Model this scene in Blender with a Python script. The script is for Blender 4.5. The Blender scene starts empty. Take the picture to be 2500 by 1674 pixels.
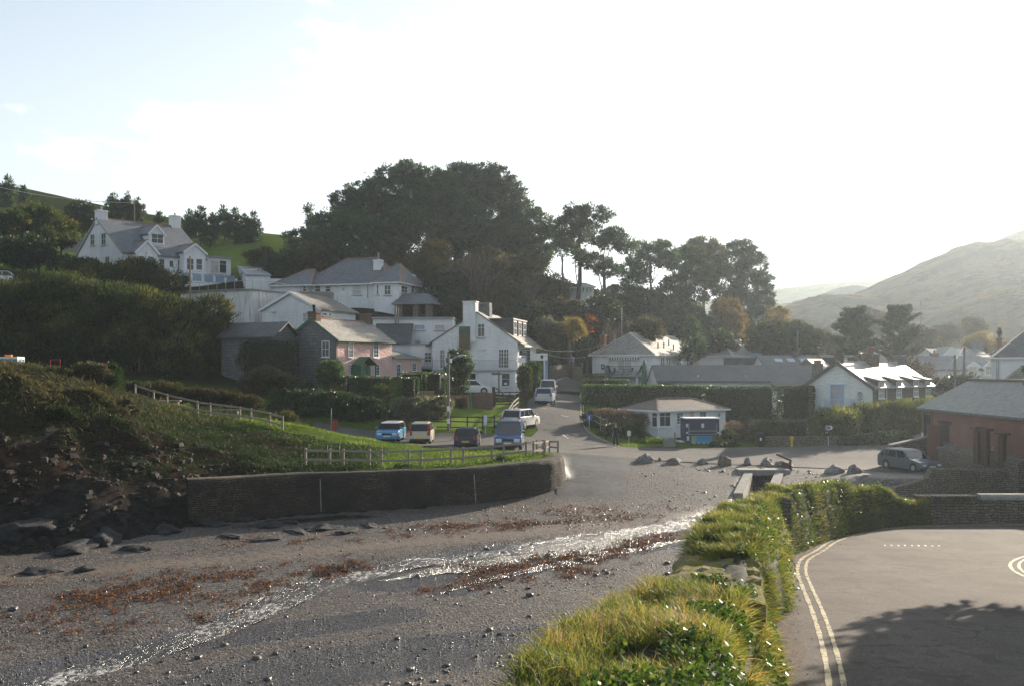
import bpy, bmesh, math, random
import numpy as np
from mathutils import Vector, Matrix, Euler
R = math.radians
random.seed(7)
rng = np.random.default_rng(11)
SC = bpy.context.scene
COL = SC.collection
F = 2430.0; HX = 1250.0; HY = 900.0; CZ = 6.2       # focal length, horizon and eye height (pixels of the photograph, metres)
AZ = R(38); EL = R(16.5)                              # the sun: to the right of straight ahead, low
CAM = Vector((0, 0, CZ))

def P(px, py, Y):
    return Vector(((px-HX)/F*Y, Y, CZ-(py-HY)/F*Y))
def XY(px, Y):
    return (px-HX)/F*Y
def ray(px, py):
    return Vector(((px-HX)/F, 1.0, (HY-py)/F))

# ---------------------------------------------------------------- objects
def tag(o, label=None, cat=None, group=None, kind=None):
    if label: o['label'] = label
    if cat: o['category'] = cat
    if group: o['group'] = group
    if kind: o['kind'] = kind
    return o
def thing(name, label, cat, loc=(0, 0, 0), rz=0.0, group=None):
    o = bpy.data.objects.new(name, None); COL.objects.link(o)
    o.empty_display_size = .3
    o.location = loc; o.rotation_euler = (0, 0, rz)
    return tag(o, label, cat, group)
KIDS = {}
def link(name, me, parent=None):
    o = bpy.data.objects.new(name, me); COL.objects.link(o)
    if parent is not None:
        o.parent = parent; KIDS.setdefault(parent.name, []).append(o)
    return o
def dup(o, loc=None, rz=None, label=None, scale=None, parent=None, group=None):
    c = o.copy(); COL.objects.link(c)
    if parent is not None:
        c.parent = parent; KIDS.setdefault(parent.name, []).append(c)
    if loc is not None: c.location = loc
    if rz is not None: c.rotation_euler = (0, 0, rz)
    if scale is not None: c.scale = scale if hasattr(scale, '__len__') else (scale,)*3
    if label: c['label'] = label
    if group: c['group'] = group
    for k in KIDS.get(o.name, []):
        dup(k, parent=c)
    return c

def face_uv(me):
    """metric UVs: u runs level along each face, v up its slope"""
    nv, nl, nf = len(me.vertices), len(me.loops), len(me.polygons)
    if nf == 0: return
    co = np.empty(nv*3, 'f'); me.vertices.foreach_get('co', co); co = co.reshape(-1, 3)
    li = np.empty(nl, 'i'); me.loops.foreach_get('vertex_index', li)
    nr = np.empty(nf*3, 'f'); me.polygons.foreach_get('normal', nr); nr = nr.reshape(-1, 3)
    tot = np.empty(nf, 'i'); me.polygons.foreach_get('loop_total', tot)
    n = np.repeat(nr, tot, axis=0)
    u = np.stack([-n[:, 1], n[:, 0], np.zeros(len(n))], 1)
    ln = np.linalg.norm(u, axis=1)
    flat = ln < .05
    u[flat] = (1, 0, 0); ln[flat] = 1
    u /= ln[:, None]
    v = np.cross(n, u)
    p = co[li]
    uv = np.stack([(p*u).sum(1), (p*v).sum(1)], 1).astype('f')
    lay = me.uv_layers.new(name='UVMap')
    lay.data.foreach_set('uv', uv.ravel())

class MB:
    def __init__(s, M=None):
        s.v = []; s.f = []; s.m = []; s.M = M
    def _p(s, p):
        p = Vector(p)
        return s.M @ p if s.M is not None else p
    def poly(s, pts, m=0):
        b = len(s.v)
        s.v += [s._p(p) for p in pts]
        s.f.append(tuple(range(b, b+len(pts)))); s.m.append(m)
        return s
    def box(s, a, b, m=0):
        (x0, y0, z0), (x1, y1, z1) = a, b
        x0, x1 = min(x0, x1), max(x0, x1); y0, y1 = min(y0, y1), max(y0, y1); z0, z1 = min(z0, z1), max(z0, z1)
        i = len(s.v)
        s.v += [s._p(p) for p in ((x0, y0, z0), (x1, y0, z0), (x1, y1, z0), (x0, y1, z0), (x0, y0, z1), (x1, y0, z1), (x1, y1, z1), (x0, y1, z1))]
        for q in ((0, 3, 2, 1), (4, 5, 6, 7), (0, 1, 5, 4), (1, 2, 6, 5), (2, 3, 7, 6), (3, 0, 4, 7)):
            s.f.append(tuple(i+k for k in q)); s.m.append(m)
        return s
    def obox(s, c, ux, uy, uz, m=0):
        """box from centre and three half-axis vectors"""
        c, ux, uy, uz = Vector(c), Vector(ux), Vector(uy), Vector(uz)
        i = len(s.v)
        for (a, b, d) in ((-1, -1, -1), (1, -1, -1), (1, 1, -1), (-1, 1, -1), (-1, -1, 1), (1, -1, 1), (1, 1, 1), (-1, 1, 1)):
            s.v.append(s._p(c+ux*a+uy*b+uz*d))
        for q in ((0, 3, 2, 1), (4, 5, 6, 7), (0, 1, 5, 4), (1, 2, 6, 5), (2, 3, 7, 6), (3, 0, 4, 7)):
            s.f.append(tuple(i+k for k in q)); s.m.append(m)
        return s
    def bar(s, p, q, w, h, m=0):
        """rectangular bar between two points"""
        p, q = Vector(p), Vector(q); d = q-p
        side = d.cross(Vector((0, 0, 1)))
        if side.length < 1e-5: side = Vector((1, 0, 0))
        side.normalize(); up = side.cross(d).normalized()
        return s.obox((p+q)/2, d/2, side*w/2, up*h/2, m)
    def prism(s, poly, d0, d1, axis='y', m=0, m_side=None):
        """extrude a 2-D outline; axis y: (x,z) outline, axis x: (y,z), axis z: (x,y)"""
        if m_side is None: m_side = m
        def to(p, d):
            return {'y': (p[0], d, p[1]), 'x': (d, p[0], p[1]), 'z': (p[0], p[1], d)}[axis]
        i = len(s.v); n = len(poly)
        s.v += [s._p(to(p, d0)) for p in poly]+[s._p(to(p, d1)) for p in poly]
        s.f.append(tuple(i+k for k in range(n))); s.m.append(m)
        s.f.append(tuple(i+n+k for k in reversed(range(n)))); s.m.append(m)
        for k in range(n):
            j = (k+1) % n
            s.f.append((i+k, i+n+k, i+n+j, i+j)); s.m.append(m_side)
        return s
    def tube(s, pts, rad, n=8, m=0, cap=True):
        pts = [Vector(p) for p in pts]
        if not hasattr(rad, '__len__'): rad = [rad]*len(pts)
        base = len(s.v); ref = None
        for k, p in enumerate(pts):
            d = (pts[min(k+1, len(pts)-1)]-pts[max(k-1, 0)])
            if d.length < 1e-9: d = Vector((0, 0, 1))
            d.normalize()
            if ref is None: ref = Vector((1, 0, 0)) if abs(d.x) < .8 else Vector((0, 1, 0))
            a = (ref-d*ref.dot(d))
            if a.length < 1e-6: a = d.orthogonal()
            a.normalize(); ref = a; b = d.cross(a)
            for t in range(n):
                an = 2*math.pi*t/n
                s.v.append(s._p(p+(a*math.cos(an)+b*math.sin(an))*rad[k]))
        for k in range(len(pts)-1):
            for t in range(n):
                t2 = (t+1) % n
                s.f.append((base+k*n+t, base+k*n+t2, base+(k+1)*n+t2, base+(k+1)*n+t)); s.m.append(m)
        if cap:
            s.f.append(tuple(base+t for t in reversed(range(n)))); s.m.append(m)
            e = base+(len(pts)-1)*n
            s.f.append(tuple(e+t for t in range(n))); s.m.append(m)
        return s
    def lathe(s, prof, c=(0, 0, 0), n=14, m=0, sx=1, sy=1):
        c = Vector(c); base = len(s.v)
        for (r, z) in prof:
            for t in range(n):
                an = 2*math.pi*t/n
                s.v.append(s._p(c+Vector((r*sx*math.cos(an), r*sy*math.sin(an), z))))
        for k in range(len(prof)-1):
            for t in range(n):
                t2 = (t+1) % n
                s.f.append((base+k*n+t, base+k*n+t2, base+(k+1)*n+t2, base+(k+1)*n+t)); s.m.append(m)
        s.f.append(tuple(base+t for t in reversed(range(n)))); s.m.append(m)
        e = base+(len(prof)-1)*n
        s.f.append(tuple(e+t for t in range(n))); s.m.append(m)
        return s
    def build(s, name, mats, parent=None, smooth=False, bevel=0, fix=True):
        me = bpy.data.meshes.new(name)
        me.from_pydata([tuple(v) for v in s.v], [], s.f)
        if not isinstance(mats, (list, tuple)): mats = [mats]
        for m in mats: me.materials.append(MAT[m] if isinstance(m, str) else m)
        if len(mats) > 1: me.polygons.foreach_set('material_index', np.array(s.m, 'i'))
        if fix or bevel:
            bm = bmesh.new(); bm.from_mesh(me)
            if bevel:
                bmesh.ops.bevel(bm, geom=list(bm.edges), offset=bevel, segments=1, affect='EDGES', clamp_overlap=True)
            if fix: bmesh.ops.recalc_face_normals(bm, faces=bm.faces)
            bm.to_mesh(me); bm.free()
        if smooth:
            me.polygons.foreach_set('use_smooth', np.ones(len(me.polygons), bool))
        me.update()
        face_uv(me)
        return link(name, me, parent)

def mesh_np(name, verts, faces, mats, parent=None, smooth=False, matidx=None, attr=None, color=None):
    """fast mesh from arrays; faces (n,3) or (n,4); attr: per-face floats 'rnd'; color: per-vertex RGBA 'surf'"""
    me = bpy.data.meshes.new(name)
    verts = np.asarray(verts, 'f'); faces = np.asarray(faces, 'i')
    nf, k = faces.shape
    me.vertices.add(len(verts)); me.vertices.foreach_set('co', verts.ravel())
    me.loops.add(nf*k); me.loops.foreach_set('vertex_index', faces.ravel())
    me.polygons.add(nf)
    me.polygons.foreach_set('loop_start', np.arange(nf, dtype='i')*k)
    if not isinstance(mats, (list, tuple)): mats = [mats]
    for m in mats: me.materials.append(MAT[m] if isinstance(m, str) else m)
    if matidx is not None: me.polygons.foreach_set('material_index', np.asarray(matidx, 'i'))
    if smooth: me.polygons.foreach_set('use_smooth', np.ones(nf, bool))
    me.update(calc_edges=True)
    if attr is not None:
        a = me.attributes.new('rnd', 'FLOAT', 'FACE'); a.data.foreach_set('value', np.asarray(attr, 'f'))
    if color is not None:
        for nm, cc in color.items():
            a = me.attributes.new(nm, 'FLOAT_COLOR', 'POINT'); a.data.foreach_set('color', np.asarray(cc, 'f').ravel())
    return link(name, me, parent)

# ---------------------------------------------------------------- materials
MAT = {}
class NT:
    def __init__(s, name):
        s.mat = bpy.data.materials.new(name); s.mat.use_nodes = True
        s.t = s.mat.node_tree; s.t.nodes.clear(); MAT[name] = s.mat
        s.out = s.n('ShaderNodeOutputMaterial')
    def n(s, ty, attrs=None, **inp):
        nd = s.t.nodes.new(ty)
        for k, v in (attrs or {}).items(): setattr(nd, k, v)
        for k, v in inp.items():
            key = k.replace('_', ' ') if not k.startswith('i') or not k[1:].isdigit() else int(k[1:])
            s.set(nd, key, v)
        return nd
    def set(s, nd, key, v):
        sock = nd.inputs[key]
        if hasattr(v, 'outputs'): v = v.outputs[0]
        if isinstance(v, bpy.types.NodeSocket): s.t.links.new(v, sock)
        else:
            if sock.type == 'RGBA' and len(v) == 3: v = (*v, 1)
            sock.default_value = v
    def coord(s, kind='Object'):
        return s.n('ShaderNodeTexCoord').outputs[kind]
    def map(s, vec, scale):
        return s.n('ShaderNodeMapping', Vector=vec, Scale=scale if hasattr(scale, '__len__') else (scale,)*3)
    def noise(s, vec, scale, detail=5, rough=.55, dist=0):
        return s.n('ShaderNodeTexNoise', Vector=vec, Scale=scale, Detail=detail, Roughness=rough, Distortion=dist)
    def ramp(s, fac, *stops):
        nd = s.n('ShaderNodeValToRGB', Fac=fac)
        e = nd.color_ramp.elements
        while len(e) < len(stops): e.new(.5)
        for el, (p, c) in zip(e, stops):
            el.position = p
            el.color = (c, c, c, 1) if not hasattr(c, '__len__') else (*c, 1)
        return nd
    def mix(s, fac, a, b, mode='MIX'):
        nd = s.n('ShaderNodeMix', {'data_type': 'RGBA', 'blend_type': mode})
        s.set(nd, 0, fac); s.set(nd, 6, a); s.set(nd, 7, b)
        return nd.outputs[2]
    def math(s, op, a, b=0.0, clamp=False):
        nd = s.n('ShaderNodeMath', {'operation': op, 'use_clamp': clamp}); s.set(nd, 0, a); s.set(nd, 1, b)
        return nd.outputs[0]
    def bump(s, h, strength=.3, dist=.05, normal=None):
        nd = s.n('ShaderNodeBump', Height=h, Strength=strength, Distance=dist)
        if normal is not None: s.set(nd, 'Normal', normal)
        return nd.outputs[0]
    def pbr(s, col, rough=.8, spec=.3, normal=None, metal=0.0, coat=0.0, link=True):
        nd = s.n('ShaderNodeBsdfPrincipled')
        s.set(nd, 'Base Color', col); s.set(nd, 'Roughness', rough); s.set(nd, 'Specular IOR Level', spec)
        s.set(nd, 'Metallic', metal); s.set(nd, 'Coat Weight', coat)
        if coat: s.set(nd, 'Coat Roughness', .08)
        if normal is not None: s.set(nd, 'Normal', normal)
        if link: s.t.links.new(nd.outputs[0], s.out.inputs[0])
        return nd

def plain(name, c, rough=.7, var=.12, scale=5, bump=.0, bscale=40, spec=.3, metal=0, coat=0, bdist=.02):
    t = NT(name); co = t.coord()
    n = t.noise(co, scale)
    a = tuple(max(0, x*(1-var)) for x in c); b = tuple(min(1, x*(1+var)) for x in c)
    col = t.mix(t.ramp(n, (.3, 0), (.7, 1)), a, b)
    nm = t.bump(t.noise(co, bscale, 3), bump, bdist) if bump else None
    t.pbr(col, rough, spec, nm, metal, coat)
def slate(name, c, rough=.5, lichen=.3, spec=.5, row=.22, lc=(.30, .28, .2)):
    t = NT(name); uv = t.coord('UV'); ob = t.coord()
    br = t.n('ShaderNodeTexBrick', {'offset': .5}, Vector=uv, Color1=tuple(x*.75 for x in c), Color2=tuple(x*1.25 for x in c), Mortar=tuple(x*.3 for x in c),
             Scale=1.0, Mortar_Size=.012, Bias=0.0, Brick_Width=.34, Row_Height=row)
    big = t.noise(ob, .6, 5)
    col = t.mix(t.math('MULTIPLY', t.ramp(big, (.42, 0), (.68, 1)), lichen), br.outputs[0], lc)
    fine = t.noise(ob, 9, 4)
    col = t.mix(.35, col, t.mix(t.ramp(fine, (.35, 0), (.65, 1)), (.25, .25, .25), (1, 1, 1)), 'MULTIPLY')
    nm = t.bump(t.math('ADD', t.math('MULTIPLY', br.outputs[1], -.6), t.math('MULTIPLY', fine, .8)), .55, .03)
    t.pbr(col, rough, spec, nm)
def rubble(name, c, c2, stain=(.3, .28, .24), sa=.25, bump=.6, rough=.85):
    """limewashed or painted rough masonry"""
    t = NT(name); ob = t.coord()
    m = t.map(ob, (1, 1, 2.4))
    vo = t.n('ShaderNodeTexVoronoi', {'feature': 'F1'}, Vector=m, Scale=2.6, Randomness=1.0)
    no = t.noise(m, 7, 5)
    col = t.mix(t.ramp(t.noise(ob, .8, 6), (.35, 0), (.7, 1)), c, c2)
    streak = t.noise(t.map(ob, (2.2, 2.2, .25)), 1.6, 6, .65)
    col = t.mix(t.math('MULTIPLY', t.ramp(streak, (.5, 0), (.75, 1)), sa), col, stain)
    h = t.math('ADD', t.math('MULTIPLY', vo.outputs[0], -.8), t.math('MULTIPLY', no, .7))
    t.pbr(col, rough, .2, t.bump(h, bump, .06))
def stone(name, c1, c2, mortar, w=.5, hgt=.18, bump=.8, dark=None, vary=.5):
    t = NT(name); uv = t.coord('UV'); ob = t.coord()
    wob = t.noise(ob, 1.8, 4)
    uvw = t.n('ShaderNodeVectorMath', {'operation': 'ADD'}, i0=uv, i1=t.n('ShaderNodeVectorMath', {'operation': 'SCALE'}, i0=wob.outputs[1], Scale=.28))
    br = t.n('ShaderNodeTexBrick', {'offset': .43, 'squash': .7, 'squash_frequency': 3}, Vector=uvw, Color1=c1, Color2=c2, Mortar=mortar, Scale=1.0, Mortar_Size=.022, Mortar_Smooth=.4, Bias=-.1, Brick_Width=w, Row_Height=hgt)
    no = t.noise(ob, 6, 6, .65)
    col = t.mix(vary, br.outputs[0], t.mix(t.ramp(no, (.3, 0), (.72, 1)), (.3, .29, .28), (1.0, .95, .88)), 'MULTIPLY')
    if dark:
        big = t.noise(ob, .35, 5, .6)
        col = t.mix(t.ramp(big, (.42, 0), (.62, 1)), col, dark)
    h = t.math('ADD', t.math('MULTIPLY', br.outputs[1], -.9), t.math('MULTIPLY', no, .8))
    t.pbr(col, .9, .2, t.bump(h, bump, .07))
def leaf(name, c1, c2, c3=None, trans=.35, rough=.55, spec=.25, objvar=.25, tc=1.5):
    """foliage: colour varies by leaf ('rnd') and by plant, light shines through"""
    t = NT(name)
    at = t.n('ShaderNodeAttribute', {'attribute_name': 'rnd'}).outputs['Fac']
    stops = [(0, c1), (.7 if c3 else 1, c2)] + ([(1, c3)] if c3 else [])
    col = t.ramp(at, *stops).outputs[0]
    oi = t.n('ShaderNodeObjectInfo').outputs['Random']
    hs = t.n('ShaderNodeHueSaturation', Color=col, Hue=t.math('ADD', t.math('MULTIPLY', oi, .03), .485), Saturation=1.0,
             Value=t.math('ADD', t.math('MULTIPLY', oi, objvar*2), 1-objvar))
    p = t.pbr(hs.outputs[0], rough, spec, link=False)
    tr = t.n('ShaderNodeBsdfTranslucent')
    hs2 = t.n('ShaderNodeHueSaturation', Color=hs.outputs[0], Hue=.49, Saturation=1.1, Value=tc)
    t.set(tr, 'Color', hs2.outputs[0])
    mx = t.n('ShaderNodeMixShader', Fac=trans)
    t.t.links.new(p.outputs[0], mx.inputs[1]); t.t.links.new(tr.outputs[0], mx.inputs[2])
    t.t.links.new(mx.outputs[0], t.out.inputs[0])

# walls, roofs
rubble('white_render', (.80, .80, .79), (.70, .71, .72), sa=.22, bump=.35)
rubble('white_rubble', (.80, .80, .79), (.68, .69, .70), sa=.25, bump=.95)
rubble('cream_rubble', (.74, .75, .70), (.66, .68, .64), sa=.2, bump=.9)
rubble('pink_rubble', (.74, .50, .45), (.64, .42, .38), stain=(.5, .36, .33), sa=.4, bump=1.0)
rubble('stained_white', (.80, .79, .76), (.66, .65, .62), stain=(.24, .2, .16), sa=.75, bump=.4)
rubble('red_ochre', (.26, .125, .095), (.21, .10, .08), stain=(.24, .12, .09), sa=.5, bump=.5)
plain('white_board', (.78, .79, .78), .6, .06, 2, .1)
plain('white_paint', (.80, .80, .80), .5, .05, 3)
plain('grey_paint', (.30, .31, .32), .6, .1, 3)
plain('blue_paint', (.25, .36, .60), .5, .08, 3)
plain('pale_blue', (.55, .62, .72), .5, .06, 3)
plain('green_paint', (.035, .13, .075), .5, .1, 3)
plain('black_paint', (.02, .02, .022), .5, .1, 3)
plain('dark_inside', (.02, .02, .02), .9, .2, 2)
plain('navy', (.035, .04, .085), .4, .1, 3)
plain('blue_sign', (.04, .13, .42), .4, .05, 3)
plain('red_paint', (.45, .05, .035), .5, .1, 4)
plain('rust', (.085, .048, .036), .85, .4, 9, .5, 30)
plain('yellow_paint', (.62, .42, .03), .5, .1, 4)
plain('metal', (.45, .46, .47), .4, .1, 6, 0, 40, .5, .6)
plain('galvanised', (.42, .44, .45), .45, .12, 6, 0, 40, .5, .4)
plain('concrete', (.25, .235, .21), .9, .25, 3, .5, 25)
plain('lead', (.28, .29, .31), .5, .15, 3)
plain('ridge_tile', (.32, .17, .11), .85, .3, 5, .4, 20)
plain('mortar_ridge', (.60, .55, .50), .85, .2, 5, .4, 20)
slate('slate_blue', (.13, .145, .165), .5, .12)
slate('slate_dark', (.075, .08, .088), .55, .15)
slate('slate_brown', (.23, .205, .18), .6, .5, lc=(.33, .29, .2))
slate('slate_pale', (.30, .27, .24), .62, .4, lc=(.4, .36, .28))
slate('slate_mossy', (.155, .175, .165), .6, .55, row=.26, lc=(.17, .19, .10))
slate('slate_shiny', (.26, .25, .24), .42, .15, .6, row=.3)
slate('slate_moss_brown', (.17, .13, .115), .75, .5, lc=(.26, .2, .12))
stone('stone_grey', (.17, .175, .185), (.23, .23, .235), (.10, .10, .10), .62, .28, .5)
stone('stone_brown', (.21, .165, .125), (.30, .25, .20), (.12, .10, .085), .4, .14, .9)
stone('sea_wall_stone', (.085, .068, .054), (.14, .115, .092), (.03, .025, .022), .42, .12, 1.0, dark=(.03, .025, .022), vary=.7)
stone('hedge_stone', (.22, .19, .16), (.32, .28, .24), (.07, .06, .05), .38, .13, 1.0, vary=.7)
stone('brick', (.33, .12, .07), (.42, .18, .11), (.2, .15, .12), .22, .075, .5)
stone('old_brick', (.22, .12, .085), (.32, .18, .13), (.14, .11, .09), .22, .075, .6)
# glass: a dark room behind a shiny sheet
def glass(name, c, rough=.06):
    t = NT(name)
    n = t.noise(t.coord(), 1.4, 3)
    t.pbr(t.mix(n, c, tuple(x*1.9 for x in c)), rough, .45, t.bump(t.noise(t.coord(), 2.5, 2), .06, .05))
glass('window_glass', (.035, .04, .045))
glass('curtain_glass', (.30, .29, .26), .15)
glass('car_glass', (.012, .014, .016), .04)
glass('sky_glass', (.16, .22, .30), .05)
# timber
def timber(name, c, var=.25):
    t = NT(name); co = t.coord()
    n = t.noise(t.map(co, (1, 1, 8)), 2.5, 6, .7)
    col = t.mix(t.ramp(n, (.3, 0), (.7, 1)), tuple(x*(1-var) for x in c), tuple(x*(1+var) for x in c))
    t.pbr(col, .85, .2, t.bump(n, .4, .02))
timber('fence_wood', (.26, .225, .185))
timber('dark_wood', (.055, .045, .04))
timber('pole_wood', (.17, .14, .115))
timber('bench_wood', (.27, .19, .12))
timber('bark', (.075, .06, .05), .4)
timber('grey_bark', (.13, .11, .10), .4)
# vehicles
def carpaint(name, c, metal=.2):
    t = NT(name)
    t.pbr(c, .32, .5, None, metal, .6)
carpaint('paint_sky_blue', (.07, .27, .50)); carpaint('paint_navy', (.018, .022, .075)); carpaint('paint_cream', (.58, .53, .42), 0)
carpaint('paint_blue', (.045, .10, .22)); carpaint('paint_silver', (.52, .53, .55), .4); carpaint('paint_white', (.76, .76, .76), 0)
carpaint('paint_green', (.075, .12, .15), .3); carpaint('paint_pale_blue', (.36, .45, .55), .3); carpaint('paint_grey', (.10, .11, .12), .2)
plain('tyre', (.018, .018, .018), .85, .2, 8)
plain('plastic_black', (.022, .022, .024), .6, .2, 6)
plain('rim', (.45, .45, .46), .35, .1, 6, 0, 40, .5, .7)
plain('lamp_clear', (.72, .74, .76), .12, .05, 9, 0, 40, .8)
plain('lamp_red', (.50, .02, .02), .2, .1, 9, 0, 40, .7)
plain('plate_yellow', (.70, .52, .08), .4, .05, 4)
plain('plate_white', (.75, .75, .72), .4, .05, 4)
plain('amber', (.85, .25, .02), .3, .1, 9, 0, 40, .6)
# vegetation
leaf('pine_needles', (.026, .048, .024), (.056, .088, .038), (.10, .115, .05), .38, .6, .2)
leaf('cypress_leaf', (.022, .042, .027), (.048, .078, .042), (.075, .10, .05), .28, .6, .2)
leaf('dark_leaf', (.012, .024, .009), (.032, .056, .018), (.075, .10, .036), .3, .45, .35)
leaf('hedge_leaf', (.020, .042, .012), (.05, .095, .022), (.12, .17, .05), .35, .35, .5)
leaf('tamarisk', (.016, .028, .009), (.052, .068, .019), (.17, .135, .036), .42, .7, .15)
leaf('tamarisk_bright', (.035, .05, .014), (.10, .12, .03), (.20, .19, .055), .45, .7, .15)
leaf('gorse', (.022, .027, .012), (.062, .058, .022), (.13, .095, .04), .35, .7, .15)
leaf('dry_stalk', (.10, .075, .05), (.19, .145, .095), (.28, .22, .15), .3, .8, .1)
leaf('twig', (.075, .058, .048), (.13, .10, .08), (.19, .15, .115), .1, .85, .1)
leaf('autumn_leaf', (.085, .07, .026), (.165, .125, .036), (.24, .165, .045), .45, .6, .2)
leaf('orange_leaf', (.22, .08, .02), (.42, .15, .03), (.5, .22, .05), .5, .6, .2)
leaf('scrub_leaf', (.036, .040, .020), (.080, .074, .036), (.15, .115, .06), .35, .65, .2)
leaf('pale_leaf', (.07, .085, .05), (.15, .16, .09), (.3, .3, .2), .35, .4, .5)
leaf('grass_blade', (.04, .065, .014), (.14, .165, .036), (.32, .235, .085), .5, .5, .3, .0, 1.6)
leaf('short_grass', (.04, .085, .012), (.12, .18, .024), (.24, .22, .05), .5, .55, .25, .0, 1.5)
leaf('shade_toned_grass', (.010, .024, .006), (.025, .046, .010), (.06, .06, .02), .4, .6, .2, .0, 1.4)  # short grass darkened in colour to stand for the slope's shade
leaf('ivy_leaf', (.016, .045, .010), (.05, .10, .018), (.13, .17, .045), .38, .42, .22, .0, 1.5)
leaf('kelp', (.05, .028, .012), (.16, .085, .025), (.38, .20, .05), .4, .3, .6, .0)
HAZE=.00027; EXPOSURE=1.32
# ================================================================ the lie of the land
def sstep(t):
    t = np.clip(t, 0, 1); return t*t*(3-2*t)
def vnoise(x, y, seed=0):
    xi = np.floor(x).astype(np.int64); yi = np.floor(y).astype(np.int64)
    fx = x-xi; fy = y-yi; fx = fx*fx*(3-2*fx); fy = fy*fy*(3-2*fy)
    def hsh(a, b):
        n = (a*374761393+b*668265263+seed*974711) & 0x7fffffff
        n = ((n ^ (n >> 13))*1274126177) & 0x7fffffff
        return ((n ^ (n >> 16)) & 0xffff)/65535.0
    return (hsh(xi, yi)*(1-fx)+hsh(xi+1, yi)*fx)*(1-fy)+(hsh(xi, yi+1)*(1-fx)+hsh(xi+1, yi+1)*fx)*fy
def fbm(x, y, sc=1.0, oct=4, seed=0):
    x = np.asarray(x, float)*sc; y = np.asarray(y, float)*sc
    t = 0; a = .5; tot = 0
    for k in range(oct):
        t = t+a*vnoise(x*2**k+17*k, y*2**k-9*k, seed+k); tot += a; a *= .5
    return t/tot-.5

CTRL = [  # pixel, pixel, distance of points on the upper ground
 (1504,1090,79),(1250,1085,76),(900,1081,76),(1303,1053,84),(1333,979,96),(1400,930,112),(1375,905,128),(1600,1082,82),(1770,1085,81),(1900,1092,78),(2000,1092,78),
 (2150,1068,84),(2270,1050,88),(2400,1040,95),(2220,1152,69),(2310,1105,75),(2420,1150,66),(2400,1160,61),(2600,1200,60),(2700,1120,72),(1560,1122,70.5),(1930,1140,69.5),(2060,1150,67.5),
 (1640,1071,88),(2000,1066,90),(2150,1060,95),(1440,1000,95),(1440,1050,86),(1500,952,120),(1720,958,125),(1750,1000,108),(1950,1005,108),
 (1150,962,105),(1264,961,105),(1300,948,108),(822,935,93),(958,932,99),(1040,935,99),(700,945,96),(650,972,88),(760,1000,84),(900,1012,84),(1000,1042,82),(1100,1042,81),(1150,987,92),(1240,1008,88),(1207,985,92),
 (820,1050,81),(730,1030,71),(620,1014,70),(700,1085,63.5),
 (775,1143,57),(1060,1134,60),(1300,1116,62),(1365,1110,66),(600,1155,55),(500,1092,60.5),(450,1012,66.5),(340,975,68),(650,1022,66),(560,1070,61.5),(450,1010,74),(340,980,76),(600,1030,73),
 (0,905,58),(150,898,60),(270,925,61),(330,1010,61),(0,897,75),(110,897,74),(-200,880,60),(-400,860,70),
 (110,925,85),(300,945,86),(500,950,86),(590,945,90),(200,800,102),(450,790,110),(-200,780,105),(20,692,112),(-100,690,115),
 (560,792,113),(640,800,112),(700,800,111),(866,800,112),(298,690,125),(200,690,132),(500,690,133),(560,690,130),(440,720,122),
 (700,760,124),(850,750,126),(990,752,125),(1000,850,114),(1100,850,114),
 (0,452,190),(150,482,190),(400,532,182),(560,560,176),(690,572,170),(640,600,150),(500,640,150),(300,640,152),(100,600,150),(-200,500,170),
 (0,470,215),(400,560,215),(690,600,205),
 (900,640,150),(1100,655,150),(1300,700,150),(1500,745,150),(1700,800,150),(1900,850,150),(2200,890,160),(2600,890,160),
 (900,660,185),(1300,720,185),(1700,810,190),(1050,760,132),(1300,850,128),(1450,850,134),(1600,860,140),(2400,925,130),(2200,930,120),(2700,930,110),
 (1200,800,140),(1350,790,140)]
_c = np.array([tuple(P(*c)) for c in CTRL])
def _phi(d2): return d2*np.log(d2+1e-6)*.5
_d2 = ((_c[:, None, :2]-_c[None, :, :2])**2).sum(-1)
_n = len(_c); _A = np.zeros((_n+3, _n+3)); _A[:_n, :_n] = _phi(_d2)+np.eye(_n)*25.0
_A[:_n, _n] = 1; _A[:_n, _n+1:] = _c[:, :2]; _A[_n:, :_n] = _A[:_n, _n:].T
_w = np.linalg.solve(_A, np.concatenate([_c[:, 2], [0, 0, 0]]))
def hz(x, y):
    x = np.asarray(x, float); y = np.asarray(y, float); sh = np.broadcast(x, y).shape
    xf = np.broadcast_to(x, sh).ravel(); yf = np.broadcast_to(y, sh).ravel(); out = np.empty(len(xf))
    for k in range(0, len(xf), 20000):
        d2 = (xf[k:k+20000, None]-_c[None, :, 0])**2+(yf[k:k+20000, None]-_c[None, :, 1])**2
        out[k:k+20000] = _phi(d2)@_w[:_n]+_w[_n]+_w[_n+1]*xf[k:k+20000]+_w[_n+2]*yf[k:k+20000]
    return out.reshape(sh)

BX = [-80, -45, -28, -20.5, -18.5, -16.2, -10.6, -2.3, 1.6, 3.0]
BY = [24, 37, 43.5, 46.5, 49, 52, 55.0, 57.5, 60.0, 62.5]     # foot of the cliff and of the sea wall
def foot(x): return np.interp(x, BX, BY)
HB = [(.2,7,3.6,3.0),(1.0,11,3.5,2.55),(1.75,14,3.4,2.4),(2.9,17,2.9,2.15),(3.6,19,2.4,1.92),(4.55,22,1.9,1.88),(5.2,24,2.6,2.3),(6.2,27,2.3,2.2),(6.95,30,1.8,1.9),(8.75,34.2,1.7,1.8),(10.3,36.9,1.7,1.75),(12.7,40.4,1.7,1.45),(15.5,43.4,1.6,1.0),(18.6,45.3,1.2,.1)]
def road_z(y): return .85-(np.asarray(y, float)-16.8)*.058
CHY = [57, 60, 66, 68]; CHX = [13.6, 14.5, 16.65, 17.3]    # centre of the stream channel
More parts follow.
